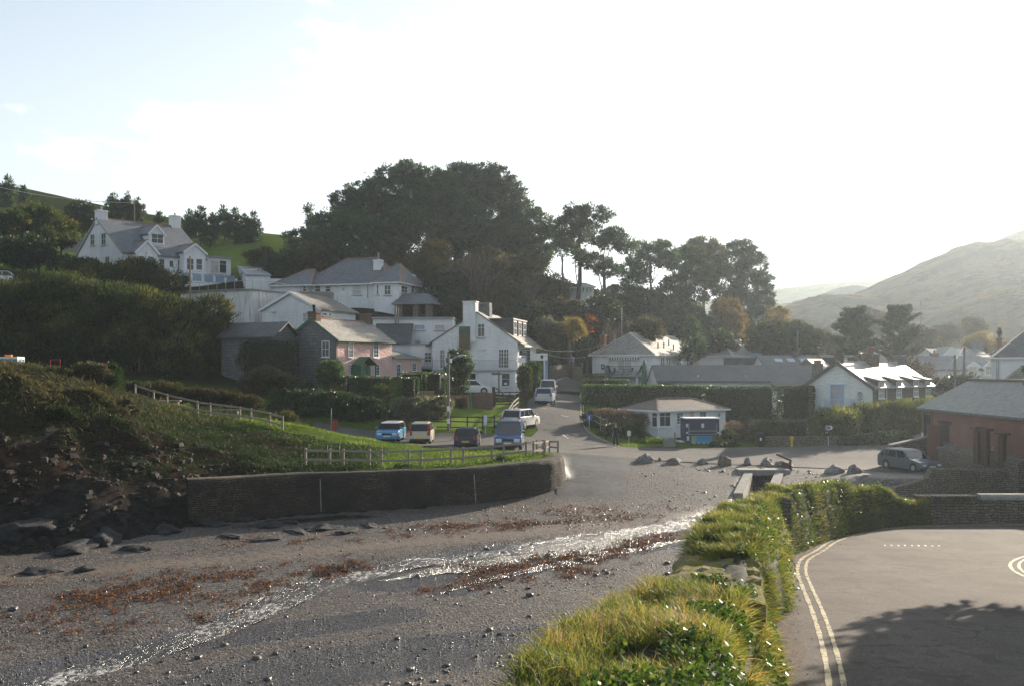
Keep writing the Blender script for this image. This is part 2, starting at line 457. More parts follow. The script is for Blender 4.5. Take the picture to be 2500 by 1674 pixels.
STREAM = [(17.2,68.5),(16.65,66),(14.5,60),(13.4,57.5),(11.2,54.5),(8.6,52),(5.3,49.8),(2,47.6),(-2.6,45.3),(-5.8,42.8),(-7.8,40.5),(-8.9,38.2),(-10.0,35.5),(-11.7,32.5),(-13.8,30),(-16,27.5)]
def dist_poly(x, y, pl):
    d = np.full(x.shape, 1e9)
    for (a, b) in zip(pl[:-1], pl[1:]):
        ax, ay = a; bx, by = b; dx, dy = bx-ax, by-ay
        t = np.clip(((x-ax)*dx+(y-ay)*dy)/(dx*dx+dy*dy), 0, 1)
        d = np.minimum(d, np.hypot(x-ax-t*dx, y-ay-t*dy))
    return d

def h(x, y):
    x = np.asarray(x, float); y = np.asarray(y, float)
    up = hz(x, y)
    top = hz(x, np.full_like(y, 71.0) if y.shape else 71.0)
    tt = np.clip((y-58)/13, 0, 1)
    beach = np.where(y < 58, -1.55-(58-y)*.05, -1.55+(np.minimum(top, .2)+1.55)*(tt*.75+.25*sstep(tt)))
    beach = np.where(y >= 71, up, beach)
    beach = beach+np.where(y < 70, .10*fbm(x, y, .35, 3, 5), 0)
    near = y < 57
    if near.any():
        d = np.full(beach.shape, 9.0); d[near] = dist_poly(np.broadcast_to(x, beach.shape)[near], np.broadcast_to(y, beach.shape)[near], STREAM)
        beach = beach-.20*(1-sstep((d-.85)/.45))
    # channel
    cx = np.interp(y, CHY, CHX)
    ch = (1-sstep((np.abs(x-cx)-.62)/.3))*(1-sstep((y-67.2)/.3))*sstep((y-56)/3)
    beach = beach*(1-ch)+np.minimum(beach, -2.15)*ch
    # upper ground behind the wall and the cliff
    f = foot(x)
    wid = np.interp(x, [-60, -19, -16, -12.5], [12, 10, 6, .5])
    off = np.interp(x, [-19, -12.5], [0, .6])
    t = (y-f-off)/wid
    m = np.where(x < -12.6, np.clip(t, 0, 1)**.9, sstep(t))
    rough = np.interp(x, [-19, -13], [1, 0])*np.where((t > 0) & (t < 1.15), 1, 0)*(2.4*fbm(x, y, .22, 4, 3)+1.1*fbm(x, y*1.6, .8, 3, 8))
    m = m*(1-sstep((x-3.1)/.5))
    # right-hand lane wall
    mr = sstep((x-17.5)/5.5)*sstep((y-60.4)/np.interp(x, [21, 23], [5.0, .5]))
    m = np.where(y < 71, np.maximum(m, mr), 1.0)
    z = beach*(1-m)+up*m+rough*np.minimum(m*3, 1)*.9
    # the near road
    hbx = np.interp(y, [p[1] for p in HB], [p[0] for p in HB])
    fr = np.where(y < 44.6, sstep((x-hbx+.3)/.5), sstep((45.8-y)/.5)*sstep((x-17.3)/.5))
    z = z*(1-fr)+road_z(y)*fr
    return z
def H(x, y): return float(h(np.array([x]), np.array([y]))[0])
def G(px, Y, dz=0.0):
    """point on the ground at that distance, in that direction"""
    x = XY(px, Y); return Vector((x, Y, H(x, Y)+dz))
def hit(px, py, y0=9.0, y1=230.0):
    """where the line of sight meets the ground"""
    ys = np.arange(y0, y1, .1); zs = CZ-(py-HY)/F*ys
    d = zs-h((px-HX)/F*ys, ys)
    k = int(np.argmax(d < 0)) if (d < 0).any() else len(ys)-1
    Y = ys[k]; x = XY(px, Y)
    return Vector((x, Y, H(x, Y)))

SW = [.7,.75,.75,1.1,1.8,2.2,2.2,1.9,1.6,1.8,2.2,2.2,2.0,1.9,2.0,2.2]
WETS = [(STREAM, 1.0), ([(9,50.5),(6,48),(2,45.6),(-2,43.2),(-5,40.8)], 1.9), ([(8,47.5),(5,45.5),(1.5,43),(-1,40.8),(-2.4,39)], .8),
        ([(1,33),(-3,31.6),(-6.5,30),(-9,28),(-11,25.5)], 1.8), ([(-4,36),(-8,34),(-12,32),(-16,29)], 1.0)]
# ---------------------------------------------------------------- ground material
def ground_mat():
    t = NT('ground'); ob = t.coord()
    s = t.n('ShaderNodeSeparateColor', Color=t.n('ShaderNodeAttribute', {'attribute_name': 'surf'}).outputs['Color'])
    s2 = t.n('ShaderNodeSeparateColor', Color=t.n('ShaderNodeAttribute', {'attribute_name': 'surf2'}).outputs['Color'])
    n1 = t.noise(ob, .5, 6, .6); n2 = t.noise(ob, 3, 6, .65); n3 = t.noise(ob, 14, 4, .6)
    # shingle and sand
    vo = t.n('ShaderNodeTexVoronoi', Vector=ob, Scale=9.0); vs = t.n('ShaderNodeTexVoronoi', Vector=ob, Scale=22.0)
    peb = t.ramp(t.n('ShaderNodeSeparateColor', Color=vo.outputs[1]).outputs[0], (0, (.02, .017, .015)), (.5, (.065, .052, .043)), (.85, (.12, .098, .08)), (1, (.24, .22, .20)))
    peb2 = t.ramp(t.n('ShaderNodeSeparateColor', Color=vs.outputs[1]).outputs[1], (0, (.024, .02, .018)), (.6, (.078, .062, .05)), (1, (.18, .165, .15)))
    shin = t.mix(t.ramp(n2, (.4, 0), (.6, 1)), peb, peb2)
    sand = t.mix(n3, (.115, .086, .064), (.165, .125, .094))
    sandm = t.math('ADD', s2.outputs[0], t.math('MULTIPLY', t.math('SUBTRACT', n2.outputs[0], .5), 1.0), True)
    sandm = t.ramp(sandm, (.42, 0), (.62, 1))
    base = t.mix(sandm, shin, sand)
    wetn = t.math('ADD', s.outputs[2], t.math('MULTIPLY', t.math('SUBTRACT', n2.outputs[0], .5), .9), True)
    wet = t.ramp(wetn, (.38, 0), (.60, 1))
    base = t.mix(t.math('MULTIPLY', wet, .35), base, (.03, .029, .03))
    # earth and rock
    strata = t.noise(t.map(ob, (1, 1, 1.7)), .9, 10, .72, .3)
    earth = t.mix(t.ramp(strata, (.36, 0), (.64, 1)), (.016, .012, .009), (.052, .034, .022))
    rock = t.mix(t.ramp(strata, (.4, 0), (.65, 1)), (.014, .013, .013), (.045, .041, .038))
    earth = t.mix(s2.outputs[1], earth, rock)
    # grass
    gr = t.mix(t.ramp(n2, (.3, 0), (.7, 1)), (.03, .062, .010), (.075, .115, .018))
    gr = t.mix(t.ramp(n1, (.45, 0), (.7, .7)), gr, (.11, .105, .035))
    fld = t.mix(t.ramp(n1, (.35, 0), (.65, 1)), (.12, .18, .028), (.17, .225, .045))
    scrub = t.mix(t.ramp(n2, (.3, 0), (.7, 1)), (.013, .016, .008), (.034, .03, .014))
    gr = t.mix(s2.outputs[2], gr, scrub)
    gm = t.ramp(t.math('ADD', s.outputs[0], t.math('MULTIPLY', t.math('SUBTRACT', n2.outputs[0], .5), .7), True), (.40, 0), (.58, 1))
    em = t.ramp(t.math('ADD', s.outputs[1], t.math('MULTIPLY', t.math('SUBTRACT', n1.outputs[0], .5), .9), True), (.40, 0), (.60, 1))
    col = t.mix(em, base, earth)
    col = t.mix(gm, col, gr)
    fm = t.n('ShaderNodeAttribute', {'attribute_name': 'surf'}).outputs['Alpha']
    col = t.mix(fm, col, fld)
    land = t.math('MAXIMUM', gm.outputs[0], em.outputs[0])
    rough = t.math('SUBTRACT', .62, t.math('MULTIPLY', wet.outputs[0], .48))
    rough = t.math('MAXIMUM', rough, t.math('MULTIPLY', land, .95))
    stones = t.math('MULTIPLY', t.math('ADD', vo.outputs[0], t.math('MULTIPLY', vs.outputs[0], .5)), -1.0)
    hh = t.math('ADD', t.math('MULTIPLY', stones, t.math('SUBTRACT', 1.0, t.math('MULTIPLY', sandm, .75))), t.math('MULTIPLY', n3.outputs[0], .35))
    hh = t.math('ADD', hh, t.math('MULTIPLY', t.math('MULTIPLY', strata.outputs[0], em), 16.0))
    nm = t.bump(hh, t.math('ADD', .55, t.math('MULTIPLY', wet.outputs[0], .35)), .05)
    sp = t.math('MULTIPLY', t.math('SUBTRACT', 1.0, land), t.math('ADD', .3, t.math('MULTIPLY', wet.outputs[0], .6)))
    p = t.pbr(col, rough, .35, nm); t.set(p, 'Specular IOR Level', sp)
ground_mat()
def tarmac(name, c, worn, scale=1.0, gloss=.92):
    t = NT(name); ob = t.coord()
    grit = t.n('ShaderNodeTexVoronoi', Vector=ob, Scale=42.0*scale)
    n = t.noise(ob, .35, 6, .6); m = t.noise(ob, 2.2, 5, .6)
    tr = t.noise(t.map(ob, (.9, .12, 1)), .8, 4, .5)
    col = t.mix(t.ramp(n, (.35, 0), (.68, 1)), c, worn)
    col = t.mix(t.ramp(tr, (.5, 0), (.68, .55)), col, worn)
    col = t.mix(t.ramp(m, (.56, 0), (.75, .45)), col, tuple(x*.6 for x in c))
    g = t.n('ShaderNodeSeparateColor', Color=grit.outputs[1]).outputs[0]
    col = t.mix(.55, col, t.ramp(g, (0, (.45, .45, .45)), (.8, (1.0, 1.0, 1.0)), (1, (1.8, 1.75, 1.7))), 'MULTIPLY')
    ck = t.n('ShaderNodeTexVoronoi', {'feature': 'DISTANCE_TO_EDGE'}, Vector=t.n('ShaderNodeVectorMath', {'operation': 'ADD'}, i0=ob, i1=t.n('ShaderNodeVectorMath', {'operation': 'SCALE'}, i0=t.noise(ob, 1.3, 4).outputs[1], Scale=.9)), Scale=.33)
    col = t.mix(t.math('MULTIPLY', t.ramp(ck.outputs[0], (.0, 1), (.012, 0)), t.ramp(n, (.45, 0), (.6, .75))), col, tuple(x*.35 for x in c))
    col = t.mix(t.ramp(t.noise(ob, .9, 2, .4, 1.5), (.60, 0), (.61, .4)), col, tuple(x*.72 for x in c))
    t.pbr(col, gloss, .2, t.bump(t.math('ADD', grit.outputs[0], t.math('MULTIPLY', m.outputs[0], .3)), .5, .012))
tarmac('asphalt', (.075, .064, .056), (.14, .12, .105))
tarmac('lane_tarmac', (.075, .07, .067), (.12, .11, .10), .5, .85)
tarmac('slip_concrete', (.07, .066, .062), (.13, .122, .112), .5, .6)
def water_mat():
    t = NT('stream_water'); ob = t.coord()
    n = t.noise(t.map(ob, (1.3, 1.0, 1)), 3.2, 6, .7, .6); n2 = t.noise(ob, .55, 4)
    foam = t.ramp(t.math('ADD', n.outputs[0], t.math('MULTIPLY', t.math('SUBTRACT', n2.outputs[0], .5), .6)), (.55, 0), (.72, 1))
    col = t.mix(foam, (.035, .034, .033), (.46, .45, .43))
    t.pbr(col, t.math('ADD', .2, t.math('MULTIPLY', foam.outputs[0], .3)), .8, t.bump(t.math('ADD', n.outputs[0], t.math('MULTIPLY', t.noise(ob, 11, 4).outputs[0], .5)), .9, .16))
water_mat()
def shallow_mat():
    t = NT('shallow_water'); ob = t.coord(); n = t.noise(t.map(ob, (1.5, 1.0, 1)), 4.5, 6, .7, .4); g = t.n('ShaderNodeTexVoronoi', Vector=ob, Scale=9.0)
    st = t.ramp(t.math('ADD', n.outputs[0], t.math('MULTIPLY', g.outputs[0], .25)), (.40, 1), (.47, 0)); gl = t.ramp(n, (.66, 0), (.72, 1))
    col = t.mix(st, t.mix(gl, (.03, .032, .035), (.35, .34, .33)), (.04, .036, .033))
    t.pbr(col, t.math('ADD', .2, t.math('MULTIPLY', st.outputs[0], .3)), .8, t.bump(t.math('ADD', n.outputs[0], t.math('MULTIPLY', st.outputs[0], .6)), 1.0, .16))
shallow_mat()
def worn_paint(name, c, under):
    t = NT(name); ob = t.coord()
    n = t.noise(ob, 5, 6, .7); g = t.noise(ob, 40, 3)
    m = t.ramp(t.math('ADD', n.outputs[0], t.math('MULTIPLY', t.math('SUBTRACT', g.outputs[0], .5), .35)), (.40, 0), (.50, 1))
    t.pbr(t.mix(m, under, c), .75, .25, t.bump(g, .4, .01))
worn_paint('yellow_line', (.43, .37, .22), (.10, .09, .085)); worn_paint('white_line', (.62, .61, .58), (.11, .10, .095))

# ---------------------------------------------------------------- ground sheet
def build_ground():
    pxs = np.concatenate([np.arange(-1500, -100, 60), np.arange(-100, 2660, 18), np.arange(2660, 4200, 60)]).astype(float)
    ys = [5.0]
    while ys[-1] < 300: ys.append(ys[-1]*1.0085)
    ys = np.array(ys)
    X = (pxs[None, :]-HX)/F*ys[:, None]; Y = np.repeat(ys[:, None], len(pxs), 1)
    Z = h(X, Y)
    nz = Y > 45
    Z = Z+np.where(nz & (Z > .9), .25*fbm(X, Y, .3, 3, 2), 0)
    nr, nc = X.shape
    idx = np.arange(nr*nc).reshape(nr, nc)
    f = np.stack([idx[:-1, :-1], idx[:-1, 1:], idx[1:, 1:], idx[1:, :-1]], -1).reshape(-1, 4)
    V = np.stack([X, Y, Z], -1).reshape(-1, 3)
    x, y, z = V.T
    px = HX+x/y*F
    ft = foot(x)
    upper = np.where((y > 71) & ~((x > 18) & (y < 79)), 1.0, ((y > ft+.9) & (x < 3.3)) | ((x > 20) & (y > 71)))
    upper = np.where((y < 46), 0, upper)
    cliff = ((x < -12.8) & (y > ft-.6) & (y < ft+13)).astype(float)
    gx, gy = np.gradient(Z, axis=1)/np.gradient(X, axis=1), np.gradient(Z, axis=0)/np.gradient(Y, axis=0)
    slope = np.hypot(gx, gy).ravel()
    n = fbm(x, y, .18, 4, 21)
    earth = cliff*np.clip((4.3-z)/2.5+n*2.5, 0, 1)*np.clip(1.2-(x+22)*.04, 0, 1)
    earth = np.where((x < -5) & (y < 60) & (z < -.3) & (y > ft-.5), 1, earth)
    earth = np.where((x < -12.8) & (y > ft-.4) & (y < ft+9) & (z < 1.5+1.5*n), 1, earth)
    rock = np.clip((.6-z)/1.5+n*2, 0, 1)
    grass = np.clip(upper+cliff, 0, 1)*(1-earth)
    # bare and rocky shelf in front of the wall
    shelf = np.clip(1-np.abs(y-ft+2.0)/1.8, 0, 1)*np.clip(1-np.abs(x+10)/8, 0, 1)
    earth = np.maximum(earth, shelf*.9)
    wet = np.zeros_like(x)
    for pl, w in WETS:
        wet = np.maximum(wet, np.clip(1.5-dist_poly(x, y, pl)/w, 0, 1))
    wet = np.where(y < 69, wet, 0)
    sand = np.clip(.5-np.abs(y-(47+.45*x*0+(x+6)*.42))/7, 0, .55)+.25*(fbm(x, y, .12, 3, 9)+.5)
    sand = np.where((y < 60), sand, .12)
    scrub = np.clip((y-98)/8, 0, 1)*np.where((px > 600) & (px < 2600), 1, 0)
    scrub = np.maximum(scrub, np.clip((y-86)/6, 0, 1)*(px < 600)*(y < 135))
    scrub = np.maximum(scrub, np.where((y > 175) & (px < 600), .75, 0))
    scrub = np.maximum(scrub, np.clip(cliff+((x < -13) & (y < 74) & (y > ft)), 0, 1)*np.clip(1.1-(x+24)*.09, 0, 1))
    scrub = np.maximum(scrub, .85*np.clip((-7.5-x)/3, 0, 1)*np.clip((64.5-y)/3, 0, 1)*(y > ft))  # dark scrub colour stands in for shade on the grassy slope
    field = np.clip((y-133)/6, 0, 1)*(px < 720)*np.clip((174-y)/8, 0, 1)*.6
    lawn = ((px > 1000) & (px < 1262) & (y > 80.5) & (y < 93)).astype(float)
    field = np.maximum(field, lawn)
    ghost = np.zeros_like(x)
    surf = np.stack([grass, earth, wet, field], 1); surf2 = np.stack([sand, rock, scrub, ghost], 1)
    o = mesh_np('ground', V, f, 'ground', smooth=True, color={'surf': surf, 'surf2': surf2})
    tag(o, 'shingle beach, grassy slopes and hillside ground under the village', 'ground', kind='structure')
build_ground()

def region(name, rows, axis, mat, dz, ncol=24, label=None, cat=None, zf=None, skip=None):
    """sheet on the ground; rows: (t, a, b) – at y=t from x=a to x=b (axis 'y'), or at x=t from y=a to y=b"""
    rows = sorted(rows); ts = np.array([r[0] for r in rows]); A = np.array([r[1] for r in rows]); B = np.array([r[2] for r in rows])
    tt = np.arange(ts[0], ts[-1]+.01, .4)
    a = np.interp(tt, ts, A); b = np.interp(tt, ts, B)
    u = np.linspace(0, 1, ncol)
    T = np.repeat(tt[:, None], ncol, 1); S = a[:, None]*(1-u)+b[:, None]*u
    X, Y = (S, T) if axis == 'y' else (T, S)
    Z = (zf or h)(X, Y)+dz
    if skip is not None: pass
    idx = np.arange(X.size).reshape(X.shape)
    f = np.stack([idx[:-1, :-1], idx[:-1, 1:], idx[1:, 1:], idx[1:, :-1]], -1).reshape(-1, 4)
    if axis != 'y': f = f[:, ::-1]
    o = mesh_np(name, np.stack([X, Y, Z], -1).reshape(-1, 3), f, mat, smooth=True)
    return tag(o, label, cat, kind='structure')
LANE_L = [(72,2.2),(79,1.2),(84,2.2),(88,1.7),(93,1.4),(100,1.9),(112,3.0),(125,4.2),(132,5.0)]
LANE_R = [(72,9),(79,8.6),(82,7.6),(85.5,6.35),(90,6.2),(96,6.7),(104,7.4),(112,7.9),(125,8.9),(132,9.5)]
region('lane', [(y, xl, float(np.interp(y, [r[0] for r in LANE_R], [r[1] for r in LANE_R]))) for y, xl in LANE_L], 'y', 'lane_tarmac', .05, 16, 'grey tarmac lane climbing between the hotel and the hedges', 'lane')
region('shore_road', [(-16,78,81.5),(-12,73.5,80.6),(-9,71,80),(-4,69.3,79.4),(0,69.4,80.5),(3.4,70.3,81),(8.5,70.6,79.2),(9.6,70.6,79),(19,69.6,78.6),(24,68.4,78.8),(26.2,67,80.6),(27,62.2,81.5),(30,61,84.5),(30.2,75.5,85),(37,78,90),(46,82,97)], 'x', 'lane_tarmac', .045, 26, 'shore road of grey tarmac running behind the boulders', 'road')
region('slipway', [(56.5,2.4,6.2),(58,2.6,6.5),(64,2.9,7.4),(71,3.5,8.8)], 'y', 'slip_concrete', .055, 12, 'pale concrete slipway running down beside the end of the sea wall', 'slipway', zf=lambda X, Y: h(X, Y)-np.clip((60.5-Y+.8*fbm(X, Y, .8, 3, 4))/3, 0, 1)*.14)
tarmac('gravel_verge', (.075, .055, .042), (.13, .10, .078), .6, .95)
RL = [(5,1.4),(8,2.1),(11,2.9),(16.5,4.35),(19,4.9),(22,5.65),(26,6.75),(30,7.85),(34,9.65),(38,11.6),(41,13.7),(43.2,15.9),(44.4,17.8),(45.2,19.5)]
region('bend_road', [(y, x-.25, 34) for y, x in RL], 'y', 'asphalt', .03, 40, 'worn brown tarmac of the near road bending round to the right', 'road', zf=lambda X, Y: road_z(Y))
def strip(name, pts, w, mat, label, cat, zf=None, dz=.04, parent=None, kind='structure'):
    """painted line along a smoothed path of (x,y)"""
    P2 = np.array(pts, float); t = np.concatenate([[0], np.cumsum(np.hypot(*np.diff(P2, axis=0).T))])
    s = np.arange(0, t[-1], .2); 
    def cr(col):
        m = np.gradient(P2[:, col], t); k = np.clip(np.searchsorted(t, s, 'right')-1, 0, len(t)-2)
        hh = t[k+1]-t[k]; u = (s-t[k])/hh
        return (2*u**3-3*u**2+1)*P2[k, col]+(u**3-2*u**2+u)*hh*m[k]+(-2*u**3+3*u**2)*P2[k+1, col]+(u**3-u**2)*hh*m[k+1]
    x, y = cr(0), cr(1); dx, dy = np.gradient(x), np.gradient(y); L = np.hypot(dx, dy); nx, ny = -dy/L, dx/L
    wob = 1+.12*np.sin(s*3.1)+.1*np.sin(s*7.7)
    V = []
    for k in (-1, 1):
        X = x+nx*w/2*k*wob; Y = y+ny*w/2*k*wob
        V.append(np.stack([X, Y, (zf or h)(X, Y)+dz], 1))
    n = len(s); V = np.concatenate(V); i = np.arange(n-1)
    f = np.stack([i, i+n, i+n+1, i+1], 1)[:, ::-1]
    o = mesh_np(name, V, f, mat, parent, smooth=True)
    if parent is None: tag(o, label, cat, kind=kind)
    return o
rz = lambda X, Y: road_z(Y)
region('gravel_edge', [(y, x-.3, x+(.62 if y < 36 else .3)+.12*math.sin(y*1.7)) for y, x in [(5+.5*k, float(np.interp(5+.5*k, [r[0] for r in RL], [r[1] for r in RL]))) for k in range(80)]], 'y', 'gravel_verge', .034, 6, 'brown gritty edge between the hedge bank and the yellow lines', 'road edge', zf=rz)
L1 = [(2.9,9),(4.15,13),(5.35,16.8),(6.35,20.5),(7.2,24),(7.95,27.3),(8.55,29.8),(9.6,32.9),(10.6,34.8),(12.5,38.5),(14.5,41.2),(17,43.2),(20.1,44.1),(27,44.3)]
strip('yellow_line', L1, .10, 'yellow_line', 'worn yellow line along the seaward edge of the bend, outermost', 'road marking', rz, .036)
def offs(pts, d):
    Q = np.array(pts, float); g = np.gradient(Q, axis=0); L = np.hypot(g[:, 0], g[:, 1])
    return [tuple(v) for v in np.stack([Q[:, 0]+g[:, 1]/L*d, Q[:, 1]-g[:, 0]/L*d], 1)]
strip('yellow_line', offs(L1, .24), .09, 'yellow_line', 'second worn yellow line along the seaward edge, just inside the outermost', 'road marking', rz, .036)
L2 = [(12.2,21),(13.2,23.6),(14.2,26.2),(14.75,28.2),(15.2,30.2),(16.2,32.2),(17.8,33.9),(20.5,35),(25,35.4)]
strip('yellow_line', L2, .10, 'yellow_line', 'pale yellow line curving round the inside of the bend, nearer the traffic', 'road marking', rz, .036)
strip('yellow_line', offs(L2, .24), .09, 'yellow_line', 'pale yellow line hugging the shaded verge inside the bend', 'road marking', rz, .036)
for k in range(9):
    x = 13.6+k*.24
    strip('road_stud_mark', [(x, 36.3-k*.02), (x+.16, 36.75-k*.02)], .06, 'white_line', 'short white dash, one of the row painted across the near bend', 'road marking', rz, .036)['group'] = 'white dashes on the near bend'
EDGE = [(8.5,79.1),(7.7,81.3),(6.9,83.6),(6.45,86),(6.3,89),(6.45,93),(6.8,98)]
strip('kerb_line', EDGE, .13, 'yellow_line', 'pale kerb line round the grassy corner of the lane', 'road marking', None, .075)
strip('kerb_line', [(x+.22, y+.05) for x, y in EDGE[1:]], .09, 'yellow_line', 'inner pale line beside the kerb of the lane', 'road marking', None, .075)
strip('kerb_line', [(3.4,106),(5.2,112),(7.0,117.5),(7.8,121)], .3, 'concrete', 'sunlit kerb climbing to the stone pillar on the lane', 'kerb', None, .12)
for (a, b, lb) in (((2.2,92.3),(3.3,92.2),'white dash by the parked silver hatchback'), ((4.4,90.2),(5.3,90.0),'short white dash in the middle of the climbing lane'), ((4.6,78.4),(8.2,78.2),'faint white give way line at the mouth of the lane'), ((4.2,83),(4.6,81.2),'white stroke on the lane beside the silver estate car')):
    strip('road_marking', [a, ((a[0]+b[0])/2, (a[1]+b[1])/2), b], .12, 'white_line', lb, 'road marking', None, .075)

# stream
def build_stream():
    P2 = np.array(STREAM, float); t = np.concatenate([[0], np.cumsum(np.hypot(*np.diff(P2, axis=0).T))])
    s = np.arange(0, t[-1], .25)
    x = np.interp(s, t, P2[:, 0]); y = np.interp(s, t, P2[:, 1]); w = np.interp(s, t, SW)
    k = np.ones(9)/9
    x[4:-4] = np.convolve(x, k, 'valid'); y[4:-4] = np.convolve(y, k, 'valid')
    dx, dy = np.gradient(x), np.gradient(y); L = np.hypot(dx, dy); nx, ny = -dy/L, dx/L
    V = []; nc = 7
    jit = fbm(s, s*0, .5, 4, 4)*1.2; jit2 = fbm(s, s*0+9, .5, 4, 14)*1.2
    for c in range(nc):
        u = -1+2*c/(nc-1)
        off = u*w*.5*(1+np.where(u < 0, jit, jit2)*np.abs(u)*np.where(s < 12, .1, 1))
        X = x+nx*off; Y = y+ny*off
        hc = h(x, y)
        Z = np.where(s < 12, hc+.12, hc*.5+h(X, Y)*.5+.035*(1-u*u)+.02)
        V.append(np.stack([X, Y, Z+.03*fbm(X, Y, 3, 3, 6)], 1))
    n = len(s); V = np.concatenate(V); f = []
    for c in range(nc-1):
        i = np.arange(n-1)+c*n
        f.append(np.stack([i, i+n, i+n+1, i+1], 1))
    tag(mesh_np('stream', V, np.concatenate(f)[:, ::-1], 'stream_water', smooth=True), 'shallow foaming stream crossing the beach from the culvert', 'stream', kind='structure')
build_stream()
def braid(pl, w, lb, seed):
    P2 = np.array(pl, float); t = np.concatenate([[0], np.cumsum(np.hypot(*np.diff(P2, axis=0).T))]); s = np.arange(0, t[-1], .25); x = np.interp(s, t, P2[:, 0]); y = np.interp(s, t, P2[:, 1])
    y = y+.5*fbm(s, s*0, .3, 3, seed); dx, dy = np.gradient(x), np.gradient(y); L = np.hypot(dx, dy); nx, ny = -dy/L, dx/L; V = []; u_ = s/t[-1]; ww = w*np.clip(np.minimum(u_, 1-u_)*5, .05, 1)
    for u in np.linspace(-1, 1, 7):
        o = u*ww*(.5+.55*np.abs(u)*fbm(s, s*0+u, .6, 4, seed+3)*2); X = x+nx*o; Y = y+ny*o; V.append(np.stack([X, Y, h(x, y)*.6+h(X, Y)*.4+.03*(1-u*u)+.004+.02*fbm(X, Y, 2.5, 3, 6)], 1))
    n = len(s); f = [np.stack([np.arange(n-1)+c*n, np.arange(n-1)+c*n+n, np.arange(n-1)+c*n+n+1, np.arange(n-1)+c*n+1], 1)[:, ::-1] for c in range(6)]
    tag(mesh_np('stream', np.concatenate(V), np.concatenate(f), 'shallow_water', smooth=True), lb, 'stream', kind='structure')
braid([(10.5,53.2),(7,49.8),(3.5,46.6),(0,44.2),(-3,42.2),(-5.5,40.4)], 2.3, 'broad shining sheet of shallow water beside the foaming stream', 3)
braid([(8.6,48.5),(5,45.6),(1.5,43),(-1,40.8),(-2.8,38.8)], .9, 'narrow shining rivulet between two bands of seaweed', 9)

# ---------------------------------------------------------------- sea wall
def build_sea_wall():
    xs = [-16.9, -15.6, -13.5, -10.6, -6.5, -2.3, 0, 1.6, 2.5, 3.05, 3.3, 3.35, 3.3, 3.2]
    ys = [51.9, 52.4, 53.6, 55.0, 56.3, 57.5, 58.9, 60.0, 61.0, 62.2, 63.3, 64.6, 66.5, 69]
    P2 = np.stack([xs, ys], 1); t = np.concatenate([[0], np.cumsum(np.hypot(*np.diff(P2, axis=0).T))])
    s = np.arange(0, t[-1], .25); x = np.interp(s, t, xs); y = np.interp(s, t, ys)
    dx, dy = np.gradient(x), np.gradient(y); L = np.hypot(dx, dy); nx, ny = dy/L, -dx/L      # outward, towards the beach
    top = h(x-nx*2.0, y-ny*2.0)+.03
    top = np.clip(top, .42, .75); top = np.convolve(np.pad(top, 4, 'edge'), np.ones(9)/9, 'valid')
    bot = h(x+nx*.4, y+ny*.4)-.5
    nrow = 14; V = []
    for r in range(nrow):
        u = r/(nrow-1)
        z = bot*(1-u)+top*u
        d = .22*(1-u)+.12*fbm(s, z, 1.6, 3, 7)+.06*fbm(s*3, z*4, 1.5, 2, 8)
        if r == nrow-1: d = d*0-.12
        V.append(np.stack([x+nx*d, y+ny*d, z+(.05*fbm(s, s*0, 1.5, 3, 3) if r >= nrow-2 else 0)], 1))
    V.append(np.stack([x-nx*1.35, y-ny*1.35, top-.02], 1)); V.append(np.stack([x-nx*1.35, y-ny*1.35, bot], 1))
    n = len(s); f = []
    for c in range(len(V)-1):
        i = np.arange(n-1)+c*n; f.append(np.stack([i, i+1, i+n+1, i+n], 1))
    root = thing('sea_wall', 'long dark stone sea wall below the grass, rounded at its slipway end', 'wall', (0, 0, 0))
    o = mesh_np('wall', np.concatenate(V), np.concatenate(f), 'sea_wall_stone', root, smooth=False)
    me = o.data; uv = me.uv_layers.new(name='UVMap'); li = np.empty(len(me.loops), 'i'); me.loops.foreach_get('vertex_index', li)
    co = np.concatenate(V); su = np.tile(s, len(V)); uvv = np.stack([su[li], co[li, 2]], 1)
    uv.data.foreach_set('uv', uvv.astype('f').ravel())
    for px, y0 in ((777, 1148), (1151, 1143)):
        k = int(np.argmin(np.abs(HX+x/y*F-px)))
        mb = MB(); mb.bar((x[k]+nx[k]*.16, y[k]+ny[k]*.16, top[k]-.3), (x[k]+nx[k]*.42, y[k]+ny[k]*.42, bot[k]+.62), .045, .05)
        mb.build('drain_pipe', 'concrete', root)
build_sea_wall()

# culvert
cul = thing('culvert', 'concrete culvert with two sloping side walls letting the stream onto the beach', 'culvert', (0, 0, 0))
def culv(off, name):
    mb = MB()
    a = Vector((14.5+off, 59.6, 0)); b = Vector((16.85+off*1.08, 66.6, 0)); d = (b-a).normalized(); s = Vector((d.y, -d.x, 0))*.28
    za, zb = -1.22, -.72
    for (p, q, z0, z1) in ((a, b, za, zb),):
        v = [p-s, p+s, q+s, q-s]
        lo = [Vector((k.x, k.y, -2.9)) for k in v]; hi = [Vector((v[0].x, v[0].y, z0)), Vector((v[1].x, v[1].y, z0)), Vector((v[2].x, v[2].y, z1)), Vector((v[3].x, v[3].y, z1))]
        mb.poly(lo[::-1]); mb.poly(hi)
        for k in range(4): mb.poly([lo[k], lo[(k+1) % 4], hi[(k+1) % 4], hi[k]])
    mb.build(name, 'concrete', cul, bevel=.05)
culv(-.95, 'side_wall'); culv(.95, 'side_wall')
mb = MB(); mb.box((15.2, 66.75, -.95), (18.7, 68.0, -.55)); mb.box((14.6, 66.75, -2.9), (15.85, 68.0, -.95)); mb.box((18.0, 66.75, -2.9), (19.3, 68.0, -.95)); mb.box((15.85, 67.9, -2.9), (18.0, 68.05, -.95))
mb.build('headwall', 'concrete', cul, bevel=.03)

